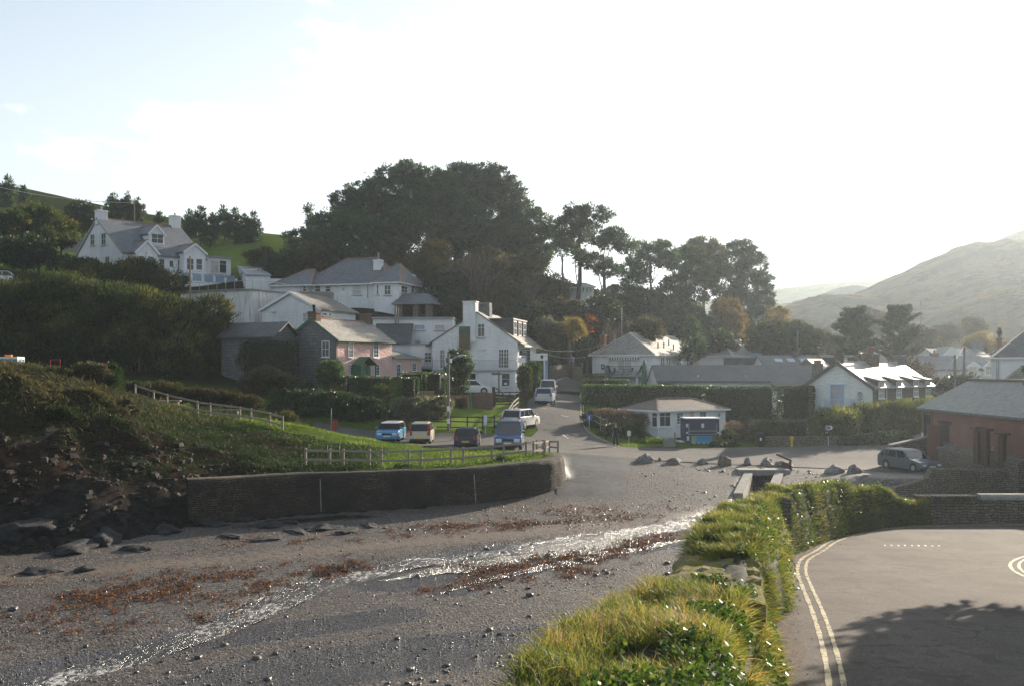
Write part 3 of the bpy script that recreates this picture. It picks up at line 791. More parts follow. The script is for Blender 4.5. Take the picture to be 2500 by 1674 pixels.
# ---------------------------------------------------------------- loose stones, weed, boulders
def scatter_rocks(name, pts, sizes, mats, midx, label, cat, flat=.6):
    n = len(pts)
    base = np.array([(-1, -1, -1), (1, -1, -1), (1, 1, -1), (-1, 1, -1), (-1, -1, 1), (1, -1, 1), (1, 1, 1), (-1, 1, 1)], float)*.58
    fq = np.array([(0, 3, 2, 1), (4, 5, 6, 7), (0, 1, 5, 4), (1, 2, 6, 5), (2, 3, 7, 6), (3, 0, 4, 7)])
    V = base[None]*(1+rng.uniform(-.35, .35, (n, 8, 3)))
    V[:, 4:, :2] *= .75
    V[:, :, 2] *= flat
    V[:, :, 0] *= rng.uniform(.9, 1.7, (n, 1))
    a = rng.uniform(0, 6.28, n); c, s = np.cos(a)[:, None], np.sin(a)[:, None]
    X = V[:, :, 0]*c-V[:, :, 1]*s; Y = V[:, :, 0]*s+V[:, :, 1]*c
    V = np.stack([X, Y, V[:, :, 2]], -1)*sizes[:, None, None]+pts[:, None, :]
    f = (fq[None]+np.arange(n)[:, None, None]*8).reshape(-1, 4)
    return tag(mesh_np(name, V.reshape(-1, 3), f, mats, matidx=np.repeat(midx, 6), smooth=True), label, cat, kind='stuff')
plain('pebble_dark', (.040, .040, .043), .38, .3, 8, 0, 40, .5); plain('pebble_brown', (.085, .07, .06), .5, .3, 8, 0, 40, .4); plain('pebble_pale', (.22, .205, .19), .6, .2, 8)
def beach_points(n, seed=1):
    r = np.random.default_rng(seed)
    px = r.uniform(-150, 2250, n*4); py = r.uniform(1130, 1720, n*4)
    Y = 8.2*F/(py-HY); 
    for _ in range(6):
        x = (px-HX)/F*Y; Y = (CZ-h(x, Y))*F/(py-HY)
        Y = np.clip(Y, 22, 70)
    x = (px-HX)/F*Y
    hb = np.interp(Y, [p[1] for p in HB], [p[0]-p[2]*.5-.2 for p in HB])
    ok = (x < np.where(Y < 43, hb, 40)) & (Y < np.where(x < 3.2, foot(x)-.1, 69.3)) & (Y > 24)
    ok &= ~((x > 2.6) & (x < 8.6) & (Y > 57.5))
    cx = np.interp(Y, CHY, CHX); ok &= ~((np.abs(x-cx) < 1.35) & (Y > 58.5))
    ok &= ~((x > 20.3) & (Y > 59.8))
    return x[ok][:n], Y[ok][:n]
x, y = beach_points(40000, 3)
dn = fbm(x, y, .35, 4, 31)+.25*np.where(y > 56, 1, 0)
keep = (dn > rng.uniform(-.12, .34, len(x))) & (dist_poly(x, y, STREAM) > .55)
x, y = x[keep], y[keep]
sz = .019*np.exp(rng.normal(0, .5, len(x)))*(1+.35*(y > 50)); sz = np.clip(sz, .015, .16)
scatter_rocks('pebbles', np.stack([x, y, h(x, y)+sz*.2], 1), sz, ['pebble_dark', 'pebble_brown', 'pebble_pale'], rng.choice(3, len(x), p=[.66, .29, .05]), 'wet dark pebbles strewn over the beach', 'pebbles')
x, y = beach_points(2600, 5)
keep = fbm(x, y, .2, 3, 41) > .02
x, y = x[keep][:260], y[keep][:260]
sz = np.clip(.09*np.exp(rng.normal(0, .4, len(x))), .05, .3)
scatter_rocks('shore_stones', np.stack([x, y, h(x, y)+sz*.15], 1), sz, ['pebble_dark', 'pebble_brown'], rng.choice(2, len(x)), 'larger dark stones lying about the beach', 'stones')
def build_kelp():
    bands = [([(-20,37.5),(-14,38.8),(-9.5,41.5)], 2.3, 1000), ([(-9.5,41.5),(-6.5,43.6)], 1.3, 250), ([(-4.5,51.5),(0,51),(2.5,53)], 1.2, 330), ([(-2,42),(2,43.5),(5.5,46)], 1.3, 520), ([(-4,39.2),(2,41.2),(5,44)], 1.0, 320), ([(4,52.5),(9,56)], 2.2, 160), ([(-1,53),(6,56)], 2.5, 150), ([(5,46),(7.5,49)], .8, 260), ([(-15,47),(-3,50)], 2.0, 170), ([(-18,33),(-10,37)], 2.2, 170)]
    C = []
    for pl, w, n in bands:
        pl = np.array(pl, float); t = rng.uniform(0, len(pl)-1.001, n); k = t.astype(int); u = (t-k)[:, None]
        c = pl[k]*(1-u)+pl[k+1]*u+rng.normal(0, w*.5, (n, 2))
        keep = fbm(c[:, 0], c[:, 1], .9, 3, 51) > -.05
        C.append(c[keep])
    C = np.concatenate(C); rep = 5
    C = np.repeat(C, rep, 0)+rng.normal(0, .16, (len(C)*rep, 2)); n = len(C)
    Ln = rng.uniform(.05, .20, n); wd = rng.uniform(.009, .03, n); a = rng.normal(0, .9, n)
    d = np.stack([np.cos(a), np.sin(a)], 1); s = np.stack([-d[:, 1], d[:, 0]], 1)
    z = h(C[:, 0], C[:, 1])
    V = np.zeros((n, 6, 3))
    lift = rng.uniform(.01, .10, n); tw = rng.uniform(-.6, .6, n)
    for k, (u, up) in enumerate(((-1, .15), (0, 1), (1, .2))):
        cx = C+d*(Ln*u)[:, None]*.5
        for q, sg in enumerate((-1, 1)):
            V[:, k*2+q, :2] = cx+s*(wd*sg)[:, None]
            V[:, k*2+q, 2] = z+.008+lift*up+sg*tw*wd
    f = np.array([(0, 1, 3, 2), (2, 3, 5, 4)])
    Fq = (f[None]+np.arange(n)[:, None, None]*6).reshape(-1, 4)
    tag(mesh_np('seaweed', V.reshape(-1, 3), Fq, 'kelp', attr=np.repeat(rng.uniform(0, 1, n), 2)), 'orange brown seaweed washed up in bands on the beach', 'seaweed', kind='stuff')
build_kelp()

def boulder(c, sx, sy, sz, seed, mat, label, name='boulder', cat='boulder', group=None, rz=0):
    bm = bmesh.new(); bmesh.ops.create_icosphere(bm, subdivisions=4, radius=1)
    r = random.Random(seed)
    cuts = [(Vector((r.uniform(-1, 1), r.uniform(-1, 1), r.uniform(-.3, 1))).normalized(), r.uniform(.5, .85)) for _ in range(24 if name == 'shore_rock' else 13)]
    for v in bm.verts:
        p = v.co.copy()
        for n, d in cuts:
            e = p.dot(n)-d
            if e > 0: p -= n*e*.92
        q = p.normalized()
        p *= 1+.06*math.sin(q.x*7+seed)+.05*math.sin(q.y*9+q.z*6+seed*2)+.025*math.sin(q.z*17+q.x*13)
        p *= 1+(.16*(math.sin(p.x*5.1+seed)*math.sin(p.y*4.3+seed*.7)*math.sin(p.z*6.1)) if name == 'shore_rock' else 0)
        v.co = Vector((p.x*sx, p.y*sy, p.z*sz))
    me = bpy.data.meshes.new(name); bm.to_mesh(me); bm.free(); me.materials.append(MAT[mat])
    me.polygons.foreach_set('use_smooth', np.ones(len(me.polygons), bool))
    o = link(name, me); o.location = c; o.rotation_euler = (0, 0, rz)
    return tag(o, label, cat, group)
def rockmat(name, a, b):
    t = NT(name); ob = t.coord()
    n = t.noise(ob, 2.2, 8, .68); v = t.n('ShaderNodeTexVoronoi', {'feature': 'DISTANCE_TO_EDGE'}, Vector=t.map(ob, (1, 1, 2)), Scale=2.3)
    col = t.mix(t.ramp(n, (.33, 0), (.68, 1)), a, b)
    col = t.mix(t.ramp(v.outputs[0], (0, .7), (.06, 0)), col, tuple(x*.35 for x in a))
    t.pbr(col, .8, .3, t.bump(t.math('ADD', n.outputs[0], t.math('MULTIPLY', t.noise(ob, 11, 5).outputs[0], .4)), .8, .12))
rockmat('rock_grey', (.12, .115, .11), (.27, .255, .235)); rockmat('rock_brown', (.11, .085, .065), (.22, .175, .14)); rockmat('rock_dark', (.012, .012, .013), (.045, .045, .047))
grp = 'boulders lining the shore road'
for (px, py, w, hh, mat, lb) in ((1573,1128,.62,.62,'rock_grey','pale wedge shaped boulder at the slipway end of the row, sloping to the right'), (1611,1126,.18,.3,'rock_brown','smallest upright stone, just right of the pale wedge boulder'),
    (1646,1131,.78,.45,'rock_grey','long low pale boulder, third from the slipway'), (1715,1132,.48,.4,'rock_grey','rounded pale boulder between the long low one and the brown tooth'),
    (1770,1136,.48,.68,'rock_brown','tall brown tooth shaped boulder left of the culvert'), (1827,1135,.38,.5,'rock_grey','small pointed boulder directly behind the culvert'), (1872,1137,.55,.6,'rock_grey','big blocky boulder beside the rusty winch'),
    (1917,1139,.66,.46,'rock_grey','dark slab boulder leaning right behind the rusty winch'), (2040,1154,.82,.5,'rock_grey','broad smooth pale boulder, left of the pair by the parked estate car'), (2087,1155,.50,.52,'rock_grey','domed speckled boulder, right of the pair by the parked estate car')):
    p = hit(px, py, 60, 78)
    boulder((p.x, p.y+.2, p.z+hh*.3), w*1.15, w*.9, hh*.8, int(px), mat, lb, group=grp, rz=(px % 7)*.5)
for (px, py, w, hh, lb) in ((1860,1148,.35,.2,'flat brown stone at the foot of the rusty winch'), (1975,1150,.16,.1,'small white stone on the shingle left of the broad pale boulder'), (2110,1162,.3,.12,'flat white stone on the shingle near the estate car')):
    p = hit(px, py, 58, 78); boulder((p.x, p.y, p.z+hh*.3), w, w*.7, hh, int(px)+3, 'rock_brown' if px < 1900 else 'rock_grey', lb, 'stone', 'stone')
# dark rocks at the foot of the wall and cliff
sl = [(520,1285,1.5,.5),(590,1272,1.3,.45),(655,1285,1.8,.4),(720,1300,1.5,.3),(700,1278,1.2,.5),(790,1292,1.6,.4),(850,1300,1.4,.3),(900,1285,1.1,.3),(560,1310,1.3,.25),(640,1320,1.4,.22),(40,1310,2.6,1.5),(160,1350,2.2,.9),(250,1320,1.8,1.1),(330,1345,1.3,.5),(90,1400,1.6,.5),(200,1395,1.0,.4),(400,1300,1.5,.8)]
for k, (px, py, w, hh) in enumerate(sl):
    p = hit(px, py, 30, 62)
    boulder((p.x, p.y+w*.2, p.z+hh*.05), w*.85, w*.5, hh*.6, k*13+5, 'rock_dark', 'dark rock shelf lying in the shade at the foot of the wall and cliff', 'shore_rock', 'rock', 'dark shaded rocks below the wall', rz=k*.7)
# ================================================================ buildings
def text_mesh(name, body, size, M, mat, parent, align='CENTER', depth=.006, squeeze=1.0):
    cu = bpy.data.curves.new(name, 'FONT'); cu.body = body; cu.size = size; cu.align_x = align; cu.align_y = 'CENTER'; cu.extrude = depth; cu.resolution_u = 3
    ob = bpy.data.objects.new(name, cu); COL.objects.link(ob)
    bpy.context.view_layer.update()
    me = bpy.data.meshes.new_from_object(ob.evaluated_get(bpy.context.evaluated_depsgraph_get()))
    bpy.data.objects.remove(ob); bpy.data.curves.remove(cu)
    me.transform(M @ Matrix.Diagonal((squeeze, 1, 1, 1))); me.materials.clear(); me.materials.append(MAT[mat]); me.name = name
    return link(name, me, parent)
FRONT = Matrix(((1, 0, 0, 0), (0, 0, -1, 0), (0, 1, 0, 0), (0, 0, 0, 1)))     # text lying in xy -> standing in xz, facing -y

class House:
    def __init__(s, name, label, cat, px, zb, Y, th, pxr=None, pxl=None, L=None, D=None, group=None):
        th = R(th); s.th = th
        s.A = Vector((XY(px, Y), Y, zb)); s.u = Vector((math.cos(th), math.sin(th), 0)); s.v = Vector((-math.sin(th), math.cos(th), 0))
        s.L = s.solve(s.u, pxr) if pxr is not None else L
        s.D = s.solve(s.v, pxl) if pxl is not None else D
        s.root = thing(name, label, cat, s.A, th, group)
        s.zb = zb
    def solve(s, d, px):
        k = (px-HX)/F
        return (k*s.A.y-s.A.x)/(d.x-k*d.y)
    def W(s, x, y, z=0): return s.A+s.u*x+s.v*y+Vector((0, 0, z))
    def zat(s, py, x, y):
        """local height of image row py over the local point (x, y)"""
        return CZ-(py-HY)/F*(s.A+s.u*x+s.v*y).y-s.zb
    def on(s, px, py, face='f', c=0.0):
        """line of sight -> (along, height) on the local plane y=c ('f') or x=c ('l'/'r')"""
        d = ray(px, py); n, o = (s.v, s.A+s.v*c) if face == 'f' else (s.u, s.A+s.u*c)
        t = (o-CAM).dot(n)/d.dot(n); p = CAM+d*t-s.A
        return (p.dot(s.u) if face == 'f' else p.dot(s.v)), p.z
    def xpx(s, px, face='f', c=0.0): return s.on(px, HY, face, c)[0]
    def tr(s, face, c=0.0):
        """(along, out, up) -> local"""
        if face == 'f': return lambda t, o, z: (t, c-o, z)
        if face == 'r': return lambda t, o, z: (c+o, t, z)
        return lambda t, o, z: (c-o, t, z)
    def fbox(s, mb, face, c, t0, t1, o0, o1, z0, z1, m=0):
        T = s.tr(face, c); mb.box(T(t0, o0, z0), T(t1, o1, z1), m)
    def window(s, face, box, nx=2, ny=2, c=0.0, frame='white_paint', pane='window_glass', sill='white_paint', name='window', fw=.07, mw=.04, raw=False, depth=.05, top=None):
        if raw: t0, z0, t1, z1 = box
        else:
            (x0, y0, x1, y1) = box; ym = (y0+y1)/2; xm = (x0+x1)/2
            t0 = s.on(x0, ym, face, c)[0]; t1 = s.on(x1, ym, face, c)[0]; z1 = s.on(xm, y0, face, c)[1]; z0 = s.on(xm, y1, face, c)[1]
        if t0 > t1: t0, t1 = t1, t0
        mb = MB(); B = lambda *a: s.fbox(mb, face, c, *a)
        B(t0, t0+fw, .004, depth, z0, z1); B(t1-fw, t1, .004, depth, z0, z1); B(t0+fw, t1-fw, .004, depth, z0, z0+fw); B(t0+fw, t1-fw, .004, depth, z1-fw, z1)
        for k in range(1, nx):
            t = t0+(t1-t0)*k/nx; w = mw*(1.6 if nx == 4 and k == 2 else 1); B(t-w/2, t+w/2, .02, depth-.012, z0+fw, z1-fw)
        for k in range(1, ny):
            z = z0+(z1-z0)*(k/ny if top is None else (1-top)+0*k); B(t0+fw, t1-fw, .02, depth-.016, z-mw/2, z+mw/2)
        w = mb.build(name, frame, s.root)
        mb = MB(); s.fbox(mb, face, c, t0+fw*.6, t1-fw*.6, .003, .018, z0+fw*.6, z1-fw*.6); mb.build('pane', pane, w)
        if sill:
            mb = MB(); s.fbox(mb, face, c, t0-.06, t1+.06, .003, .13, z0-.08, z0-.004); mb.build('sill', sill, w)
        return w
    def door(s, face, box, mat, c=0.0, name='door', glazed=None, raw=False):
        if raw: t0, z0, t1, z1 = box
        else:
            (x0, y0, x1, y1) = box; ym = (y0+y1)/2; xm = (x0+x1)/2
            t0 = s.on(x0, ym, face, c)[0]; t1 = s.on(x1, ym, face, c)[0]; z1 = s.on(xm, y0, face, c)[1]; z0 = s.on(xm, y1, face, c)[1]
        if t0 > t1: t0, t1 = t1, t0
        mb = MB(); s.fbox(mb, face, c, t0, t1, .003, .04, z0, z1); s.fbox(mb, face, c, t0+.12, t1-.12, .04, .055, z0+.15, (z0+z1)/2-.06)
        if not glazed: s.fbox(mb, face, c, t0+.12, t1-.12, .04, .055, (z0+z1)/2+.06, z1-.15)
        d = mb.build(name, mat, s.root)
        if glazed:
            mb = MB(); s.fbox(mb, face, c, t0+.14, t1-.14, .03, .05, (z0+z1)/2+.05, z1-.16); mb.build('pane', glazed, d)
        mb = MB(); s.fbox(mb, face, c, t1-.12, t1-.06, .05, .1, z0+.98, z0+1.04); mb.build('handle', 'metal', d)
        return d
    def box(s, name, mat, x0, x1, y0, y1, z0, z1, bevel=0, parent=None):
        mb = MB(); mb.box((x0, y0, z0), (x1, y1, z1)); return mb.build(name, mat, parent or s.root, bevel=bevel)
    def gwalls(s, x0, x1, y0, y1, ze, zr, axis, mat, z0=-2.0, name='wall', peak=None):
        mb = MB(); e = .012
        if axis == 'x':
            m = (y0+y1)/2 if peak is None else peak
            mb.prism([(y0, z0), (y1, z0), (y1, ze-e), (m, zr-e), (y0, ze-e)], x0, x1, 'x')
        else:
            m = (x0+x1)/2 if peak is None else peak
            mb.prism([(x0, z0), (x1, z0), (x1, ze-e), (m, zr-e), (x0, ze-e)], y0, y1, 'y')
        return mb.build(name, mat, s.root)
    def groof(s, x0, x1, y0, y1, ze, zr, axis, mat, oe=.28, og=.12, th=.13, ridge=None, name='roof', peak=None, barge=None, sag=0.0):
        if axis == 'x': a0, a1, b0, b1 = y0, y1, x0-og, x1+og
        else: a0, a1, b0, b1 = x0, x1, y0-og, y1+og
        m = (a0+a1)/2 if peak is None else peak
        mb = MB(); ax = axis
        n = 1 if sag == 0 else 10
        for (a, sg) in ((a0, -1), (a1, 1)):
            sl = (zr-ze)/abs(m-a); lo = a+sg*oe; zl = ze-sl*oe; ca = math.sqrt(1+sl*sl)
            pr = [(lo, zl), (m, zr), (m, zr+th*ca), (lo, zl+th*ca)]
            if n == 1: mb.prism(pr, b0, b1, ax)
            else:
                for k in range(n):
                    c0, c1 = b0+(b1-b0)*k/n, b0+(b1-b0)*(k+1)/n
                    d = [-sag*math.sin(math.pi*q/n*1.0)*(1+.35*math.sin(q*2.3)) for q in (k, k+1)]
                    pt = lambda p, c, dd: (c, p[0], p[1]+dd) if ax == 'x' else (p[0], c, p[1]+dd)
                    q = [pt(p, c0, d[0]) for p in pr]+[pt(p, c1, d[1]) for p in pr]
                    for f in ((0, 1, 5, 4), (1, 2, 6, 5), (2, 3, 7, 6), (3, 0, 4, 7)): mb.poly([q[i] for i in f])
                    if k == 0: mb.poly([q[i] for i in (3, 2, 1, 0)])
                    if k == n-1: mb.poly([q[i] for i in (4, 5, 6, 7)])
        r = mb.build(name, mat, s.root, fix=True)
        if ridge:
            mb = MB(); z = zr+th*1.12
            for k in range(n):
                f = lambda q: -sag*math.sin(math.pi*q/n)*(1+.35*math.sin(q*2.3)) if n > 1 else 0
                c0, c1 = b0+(b1-b0)*k/n, b0+(b1-b0)*(k+1)/n
                p, q = ((c0, m, z+f(k)), (c1, m, z+f(k+1))) if ax == 'x' else ((m, c0, z+f(k)), (m, c1, z+f(k+1)))
                mb.bar(p, q, .26, .12)
            mb.build('ridge', ridge, r)
        if barge:
            for b in (b0-.02, b1+.02):
                mb = MB()
                for (a, sg) in ((a0, -1), (a1, 1)):
                    sl = (zr-ze)/abs(m-a); lo = a+sg*oe; zl = ze-sl*oe
                    p, q = ((b, lo, zl+.03), (b, m, zr+.03)) if ax == 'x' else ((lo, b, zl+.03), (m, b, zr+.03))
                    mb.bar(p, q, .05, .24)
                mb.build('bargeboard', barge, r)
        return r
    def hip(s, x0, x1, y0, y1, ze, zr, hl, hr, mat, over=.3, ridge=None, name='roof', fascia='white_paint', ry=None):
        X0, X1, Y0, Y1 = x0-over, x1+over, y0-over, y1+over; m = (y0+y1)/2 if ry is None else ry
        a, b, c, d = (X0, Y0, ze), (X1, Y0, ze), (X1, Y1, ze), (X0, Y1, ze); r0, r1 = (x0+hl, m, zr), (x1-hr, m, zr)
        mb = MB(); mb.poly([a, b, r1, r0]); mb.poly([b, c, r1]); mb.poly([c, d, r0, r1]); mb.poly([d, a, r0]); mb.poly([d, c, b, a])
        r = mb.build(name, mat, s.root)
        mb = MB(); t = .14
        for p, q in ((a, b), (b, c), (c, d), (d, a)): mb.bar((p[0], p[1], ze-.07), (q[0], q[1], ze-.07), .05, t)
        mb.build('fascia', fascia, r)
        if ridge:
            mb = MB(); mb.bar((r0[0], m, zr+.02), (r1[0], m, zr+.02), .24, .12)
            for p, q in ((a, r0), (d, r0), (b, r1), (c, r1)): mb.bar(Vector(p)+Vector((0, 0, .02)), Vector(q)+Vector((0, 0, .02)), .16, .06)
            mb.build('ridge', ridge, r)
        return r
    def chimney(s, x, y, z0, z1, w, d, mat, pots=1, pot='ridge_tile', ph=.45, cap=None, parent=None):
        mb = MB(); mb.box((x-w/2, y-d/2, z0), (x+w/2, y+d/2, z1)); mb.box((x-w/2-.06, y-d/2-.06, z1-.2), (x+w/2+.06, y+d/2+.06, z1-.06))
        c = mb.build('chimney', mat, parent or s.root, bevel=.015)
        for k in range(pots):
            mb = MB(); mb.lathe([(.13, 0), (.11, ph*.8), (.14, ph*.85), (.14, ph), (.09, ph)], (x+(k-(pots-1)/2)*min(.4, w/max(pots, 1)), y, z1-.02), 10)
            mb.build('chimney_pot', pot, c, smooth=True)
        return c
    def rail(s, name, pts, hgt, mat, gap=.14, bar=.02, top=.045, parent=None):
        mb = MB()
        for p, q in zip(pts[:-1], pts[1:]):
            p, q = Vector(p), Vector(q); n = max(1, int((q-p).length/gap))
            mb.bar(p+Vector((0, 0, hgt)), q+Vector((0, 0, hgt)), top, top); mb.bar(p+Vector((0, 0, .08)), q+Vector((0, 0, .08)), bar, bar)
            for k in range(n+1):
                c = p.lerp(q, k/n); mb.bar(c, c+Vector((0, 0, hgt-.02)), bar, bar)
        return mb.build(name, mat, parent or s.root)
    def pipe(s, face, px, py0, py1, c=0.0, mat='grey_paint', r=.04, name='drainpipe'):
        t0, z0 = s.on(px, py0, face, c); _, z1 = s.on(px, py1, face, c); T = s.tr(face, c)
        mb = MB(); mb.tube([T(t0, .07, z0), T(t0, .07, z1)], r, 6); return mb.build(name, mat, s.root, smooth=True)

# ---- hillside cottage with two gabled porches
a = House('cottage', 'white hillside cottage with a wide slate roof, one dormer and two little front gables', 'house', 298, 17.2, 125, 47, 500, 182)
L, D = a.L, a.D; ze = a.zat(615, 0, 0); zr = a.zat(534, 0, D/2)
a.gwalls(0, L, 0, D, ze, zr, 'x', 'white_render')
rf = a.groof(0, L, 0, D, ze, zr, 'x', 'slate_blue', .3, .12, ridge='ridge_tile', barge='grey_paint')
zc = zr+1.0
a.chimney(.5, D/2, zr-.8, a.zat(515, 0, D/2)+.1, 1.3, .95, 'white_render', 1, 'grey_paint', .5)
a.chimney(L-.6, D/2, zr-.8, a.zat(528, L, D/2), 1.3, .95, 'white_render', 1, 'grey_paint', .4)
for b, ny in (((221,572,231,600),3),((248,569,259,599),3),((257,626,268,655),3)): a.window('l', b, 2, 2, sill='grey_paint')
def front_gable(x0, x1, c, ap, wins, sz, pyb):
    xa, xb = a.xpx(x0, 'f', c), a.xpx(x1, 'f', c); zE = a.zat(615, xa, c); zR = a.zat(ap, (xa+xb)/2, c)
    a.gwalls(xa, xb, c, .5, zE, zR, 'y', 'white_render', name='porch_wall')
    r = a.groof(xa, xb, c, 4.0, zE, zR, 'y', 'slate_blue', .2, .15, ridge='ridge_tile', name='porch_roof', barge='white_paint')
    for w in wins: a.window('f', w, 1, 2, c=c)
front_gable(332, 386, -1.4, 589, ((337,625,354,655),(360,626,376,655)), 0, 660)
front_gable(450, 502, -1.4, 597, ((455,631,473,660),(478,632,494,660)), 0, 664)
a.window('f', (388,631,402,662), 1, 2); a.window('f', (433,634,447,664), 1, 2); a.door('f', (411,634,425,672), 'white_paint', glazed='window_glass')
xd0, xd1 = a.xpx(364, 'f', 1.6), a.xpx(401, 'f', 1.6); zd0, zd1, zdr = a.zat(596, xd0, 1.6), a.zat(570, xd0, 1.6), a.zat(549, xd0, 1.6)
a.gwalls(xd0, xd1, 1.6, 4.6, zd1, zdr, 'y', 'white_render', z0=zd0-.6, name='dormer')
a.groof(xd0, xd1, 1.6, 5.6, zd1, zdr, 'y', 'slate_blue', .18, .15, ridge='ridge_tile', name='dormer_roof', barge='white_paint')
a.window('f', (369,571,399,595), 2, 2, c=1.6)
xe0, xe1 = L, a.xpx(564, 'f', .3); zx = a.zat(627, xe0, .3)
a.box('extension', 'white_render', xe0, xe1, .3, 5.0, -2, zx); a.box('extension_roof', 'lead', xe0+.01, xe1+.25, .05, 5.2, zx+.003, zx+.16)
a.window('f', (514,636,534,668), 2, 2, c=.3, pane='curtain_glass', top=.3); a.window('f', (535,636,553,668), 1, 2, c=.3, top=.3)
a.pipe('f', 301, 618, 648)
# terrace in front
c = -4.2
xt0, xt1 = a.xpx(438, 'f', c), a.xpx(577, 'f', c); zt = a.zat(684, xt0, c)
a.box('terrace_wall', 'white_render', xt0, xt1, c, -.1, -3.2, zt)
mb = MB(); n = 5; ps = []
for k in range(n+1):
    x = xt0+(xt1-xt0)*k/n; mb.box((x-.16, c-.06, zt), (x+.16, c+.26, zt+.75))
mb.build('terrace_pier', 'white_render', a.root)
for k in range(n):
    x0, x1 = xt0+(xt1-xt0)*k/n+.17, xt0+(xt1-xt0)*(k+1)/n-.17
    mb = MB(); mb.box((x0, c+.08, zt+.05), (x1, c+.1, zt+.95)); g = mb.build('glass_panel', 'sky_glass', a.root)
    mb = MB(); mb.box((x0-.1, c+.06, zt+.96), (x1+.1, c+.12, zt+1.02)); mb.build('rail', 'galvanised', g)

# ---- big hip-roofed house
b = House('villa', 'large white house with slate hipped roofs and terracotta ridges under the wood', 'house', 972, 13.6, 122, -16, L=.1, D=8.0)
sv = b
xw0 = b.xpx(914); xw1 = 0.0; zE = b.zat(690, xw0, 0)
def blk(x0, x1, y0, y1, name='wall'): b.box(name, 'white_render', x0, x1, y0, y1, -2, zE-.02)
blk(xw0, xw1, 0, 9.0)
xm0, xm1 = b.xpx(758, 'f', 1.3), xw0; blk(xm0, xm1, 1.3, 9.5)
xl0, xl1 = b.xpx(664, 'f', .3), xm0; blk(xl0, xl1, .3, 7.0, 'wing_wall')
b.hip(xm0-1.2, xm1+1.5, 1.3, 9.5, zE, b.zat(631, (xm0+xm1)/2, 5.4), 4.2, 3.4, 'slate_blue', .45, 'ridge_tile')
mbw = b.zat(660, xl0, 3.6); b.hip(xl0, xl1+.4, .3, 7.0, zE-.05, mbw, 3.0, 1.0, 'slate_blue', .4, 'ridge_tile', 'wing_roof')
b.hip(xw0, xw1, 0, 9.0, zE-.02, b.zat(645, xw0, 4), 1.2, 1.4, 'slate_blue', .4, 'ridge_tile', 'hip_roof', ry=4.2)
b.chimney(b.xpx(924, 'f', 3.6), 3.6, zE+1, b.zat(634, xw0, 3.6), 1.0, .9, 'white_render', 1, 'grey_paint', .9)
for w, n, c, pn in (((739,698,749,713),1,.3,'window_glass'),((769,698,783,713),1,1.3,'window_glass'),((794,698,808,713),1,1.3,'window_glass'),((860,695,883,720),1,1.3,'curtain_glass'),((919,695,925,720),1,0,'window_glass'),((938,696,955,721),2,0,'window_glass')):
    b.window('f', w, n, 2, c=c, pane=pn, sill='grey_paint')
b.door('f', (832,700,844,722), 'white_paint', c=1.3, glazed='curtain_glass')
b.window('r', (979,698,994,716), 2, 2, sill='grey_paint'); b.window('r', (1004,699,1011,715), 1, 2, sill='grey_paint')
b.pipe('f', 898, 690, 728, 1.3); b.pipe('f', 735, 692, 715, .3)
# porch on stone pillars
mb = MB(); xp0, xp1 = b.xpx(972, 'f', -.6)-.2, b.xpx(1052, 'f', -.6)
zP0, zP1 = b.zat(745, 0, 0), b.zat(716, 0, 0)
lo = [(xp0-.6, -1.2, zP0), (xp1+.5, -1.2, zP0), (xp1+.5, 5.4, zP0), (xp0-.6, 5.4, zP0)]; hi = [(xp0+.2, 1.2, zP1), (xp1-1.3, 1.2, zP1), (xp1-1.3, 3.4, zP1), (xp0+.2, 3.4, zP1)]
mb.poly(hi); mb.poly(lo[::-1])
for k in range(4): mb.poly([lo[k], lo[(k+1) % 4], hi[(k+1) % 4], hi[k]])
b_porch = mb.build('porch_roof', 'slate_blue', b.root)
for (x, y) in ((xp0+.5, -.6), (xp0+2.6, -.6), (xp1-.2, -.6), (xp1-.2, 4.6)): b.box('pillar', 'stone_brown', x-.35, x+.35, y-.35, y+.35, -2.4, zP0-.01)
b.box('undercroft', 'stone_brown', xp0, xp1-.6, 2.6, 5.0, -2.4, zP0-.012)
mb = MB(); d0 = b.W(.6, 4, zE+.6)-b.A
mb.lathe([(.02, 0), (.3, .05), (.38, .12)], (0, 0, 0), 12); dish = thing('satellite_dish', 'grey satellite dish on a thin mast beside the big hip-roofed white house', 'satellite dish', P(1009, 677, 127))
dm = mb.build('dish', 'galvanised', dish, smooth=True); dm.rotation_euler = (R(80), 0, R(25))
mb = MB(); mb.tube([(0, .1, -2.6), (0, .1, .1)], .03, 6); mb.tube([(0, -.02, 0), (.1, -.4, .1)], .02, 5); mb.build('mast', 'galvanised', dish)

# ---- flat-roofed white block with railings
c_ = House('flat_roofed_building', 'stained white flat-roofed building with metal railings along its roof edge', 'building', 617, 10.6, 112, 64, 712, 441)
zt = c_.zat(709, 0, 0)
c_.box('wall', 'stained_white', 0, c_.L, 0, c_.D, -2, zt); c_.box('roof', 'concrete', -.12, c_.L+.12, -.12, c_.D+.12, zt+.003, zt+.16)
c_.rail('railing', [(.1, c_.D-.2, zt+.16), (.1, .1, zt+.16), (c_.L, .1, zt+.16)], 1.0, 'galvanised', 1.3, .035, .05)
c_.pipe('f', 634, 712, 760, 0, 'white_paint', .09)
# white shed roof beyond with a round arch
sh = House('white_outbuilding', 'plain white outbuilding with a low gable between the hillside cottage and the villa', 'building', 600, 14, 128, 20, 660, 564)
z1, z2 = sh.zat(672, 0, 0), sh.zat(652, 0, sh.D/2)
sh.gwalls(0, sh.L, 0, sh.D, z1, z2, 'x', 'white_render'); sh.groof(0, sh.L, 0, sh.D, z1, z2, 'x', 'lead', .2, .1)
sh.box('flat_roof_part', 'white_render', sh.L, sh.L+4.2, .3, sh.D-.4, -2, z1-.3)
sh.door('l', (583,668,592,690), 'grey_paint')

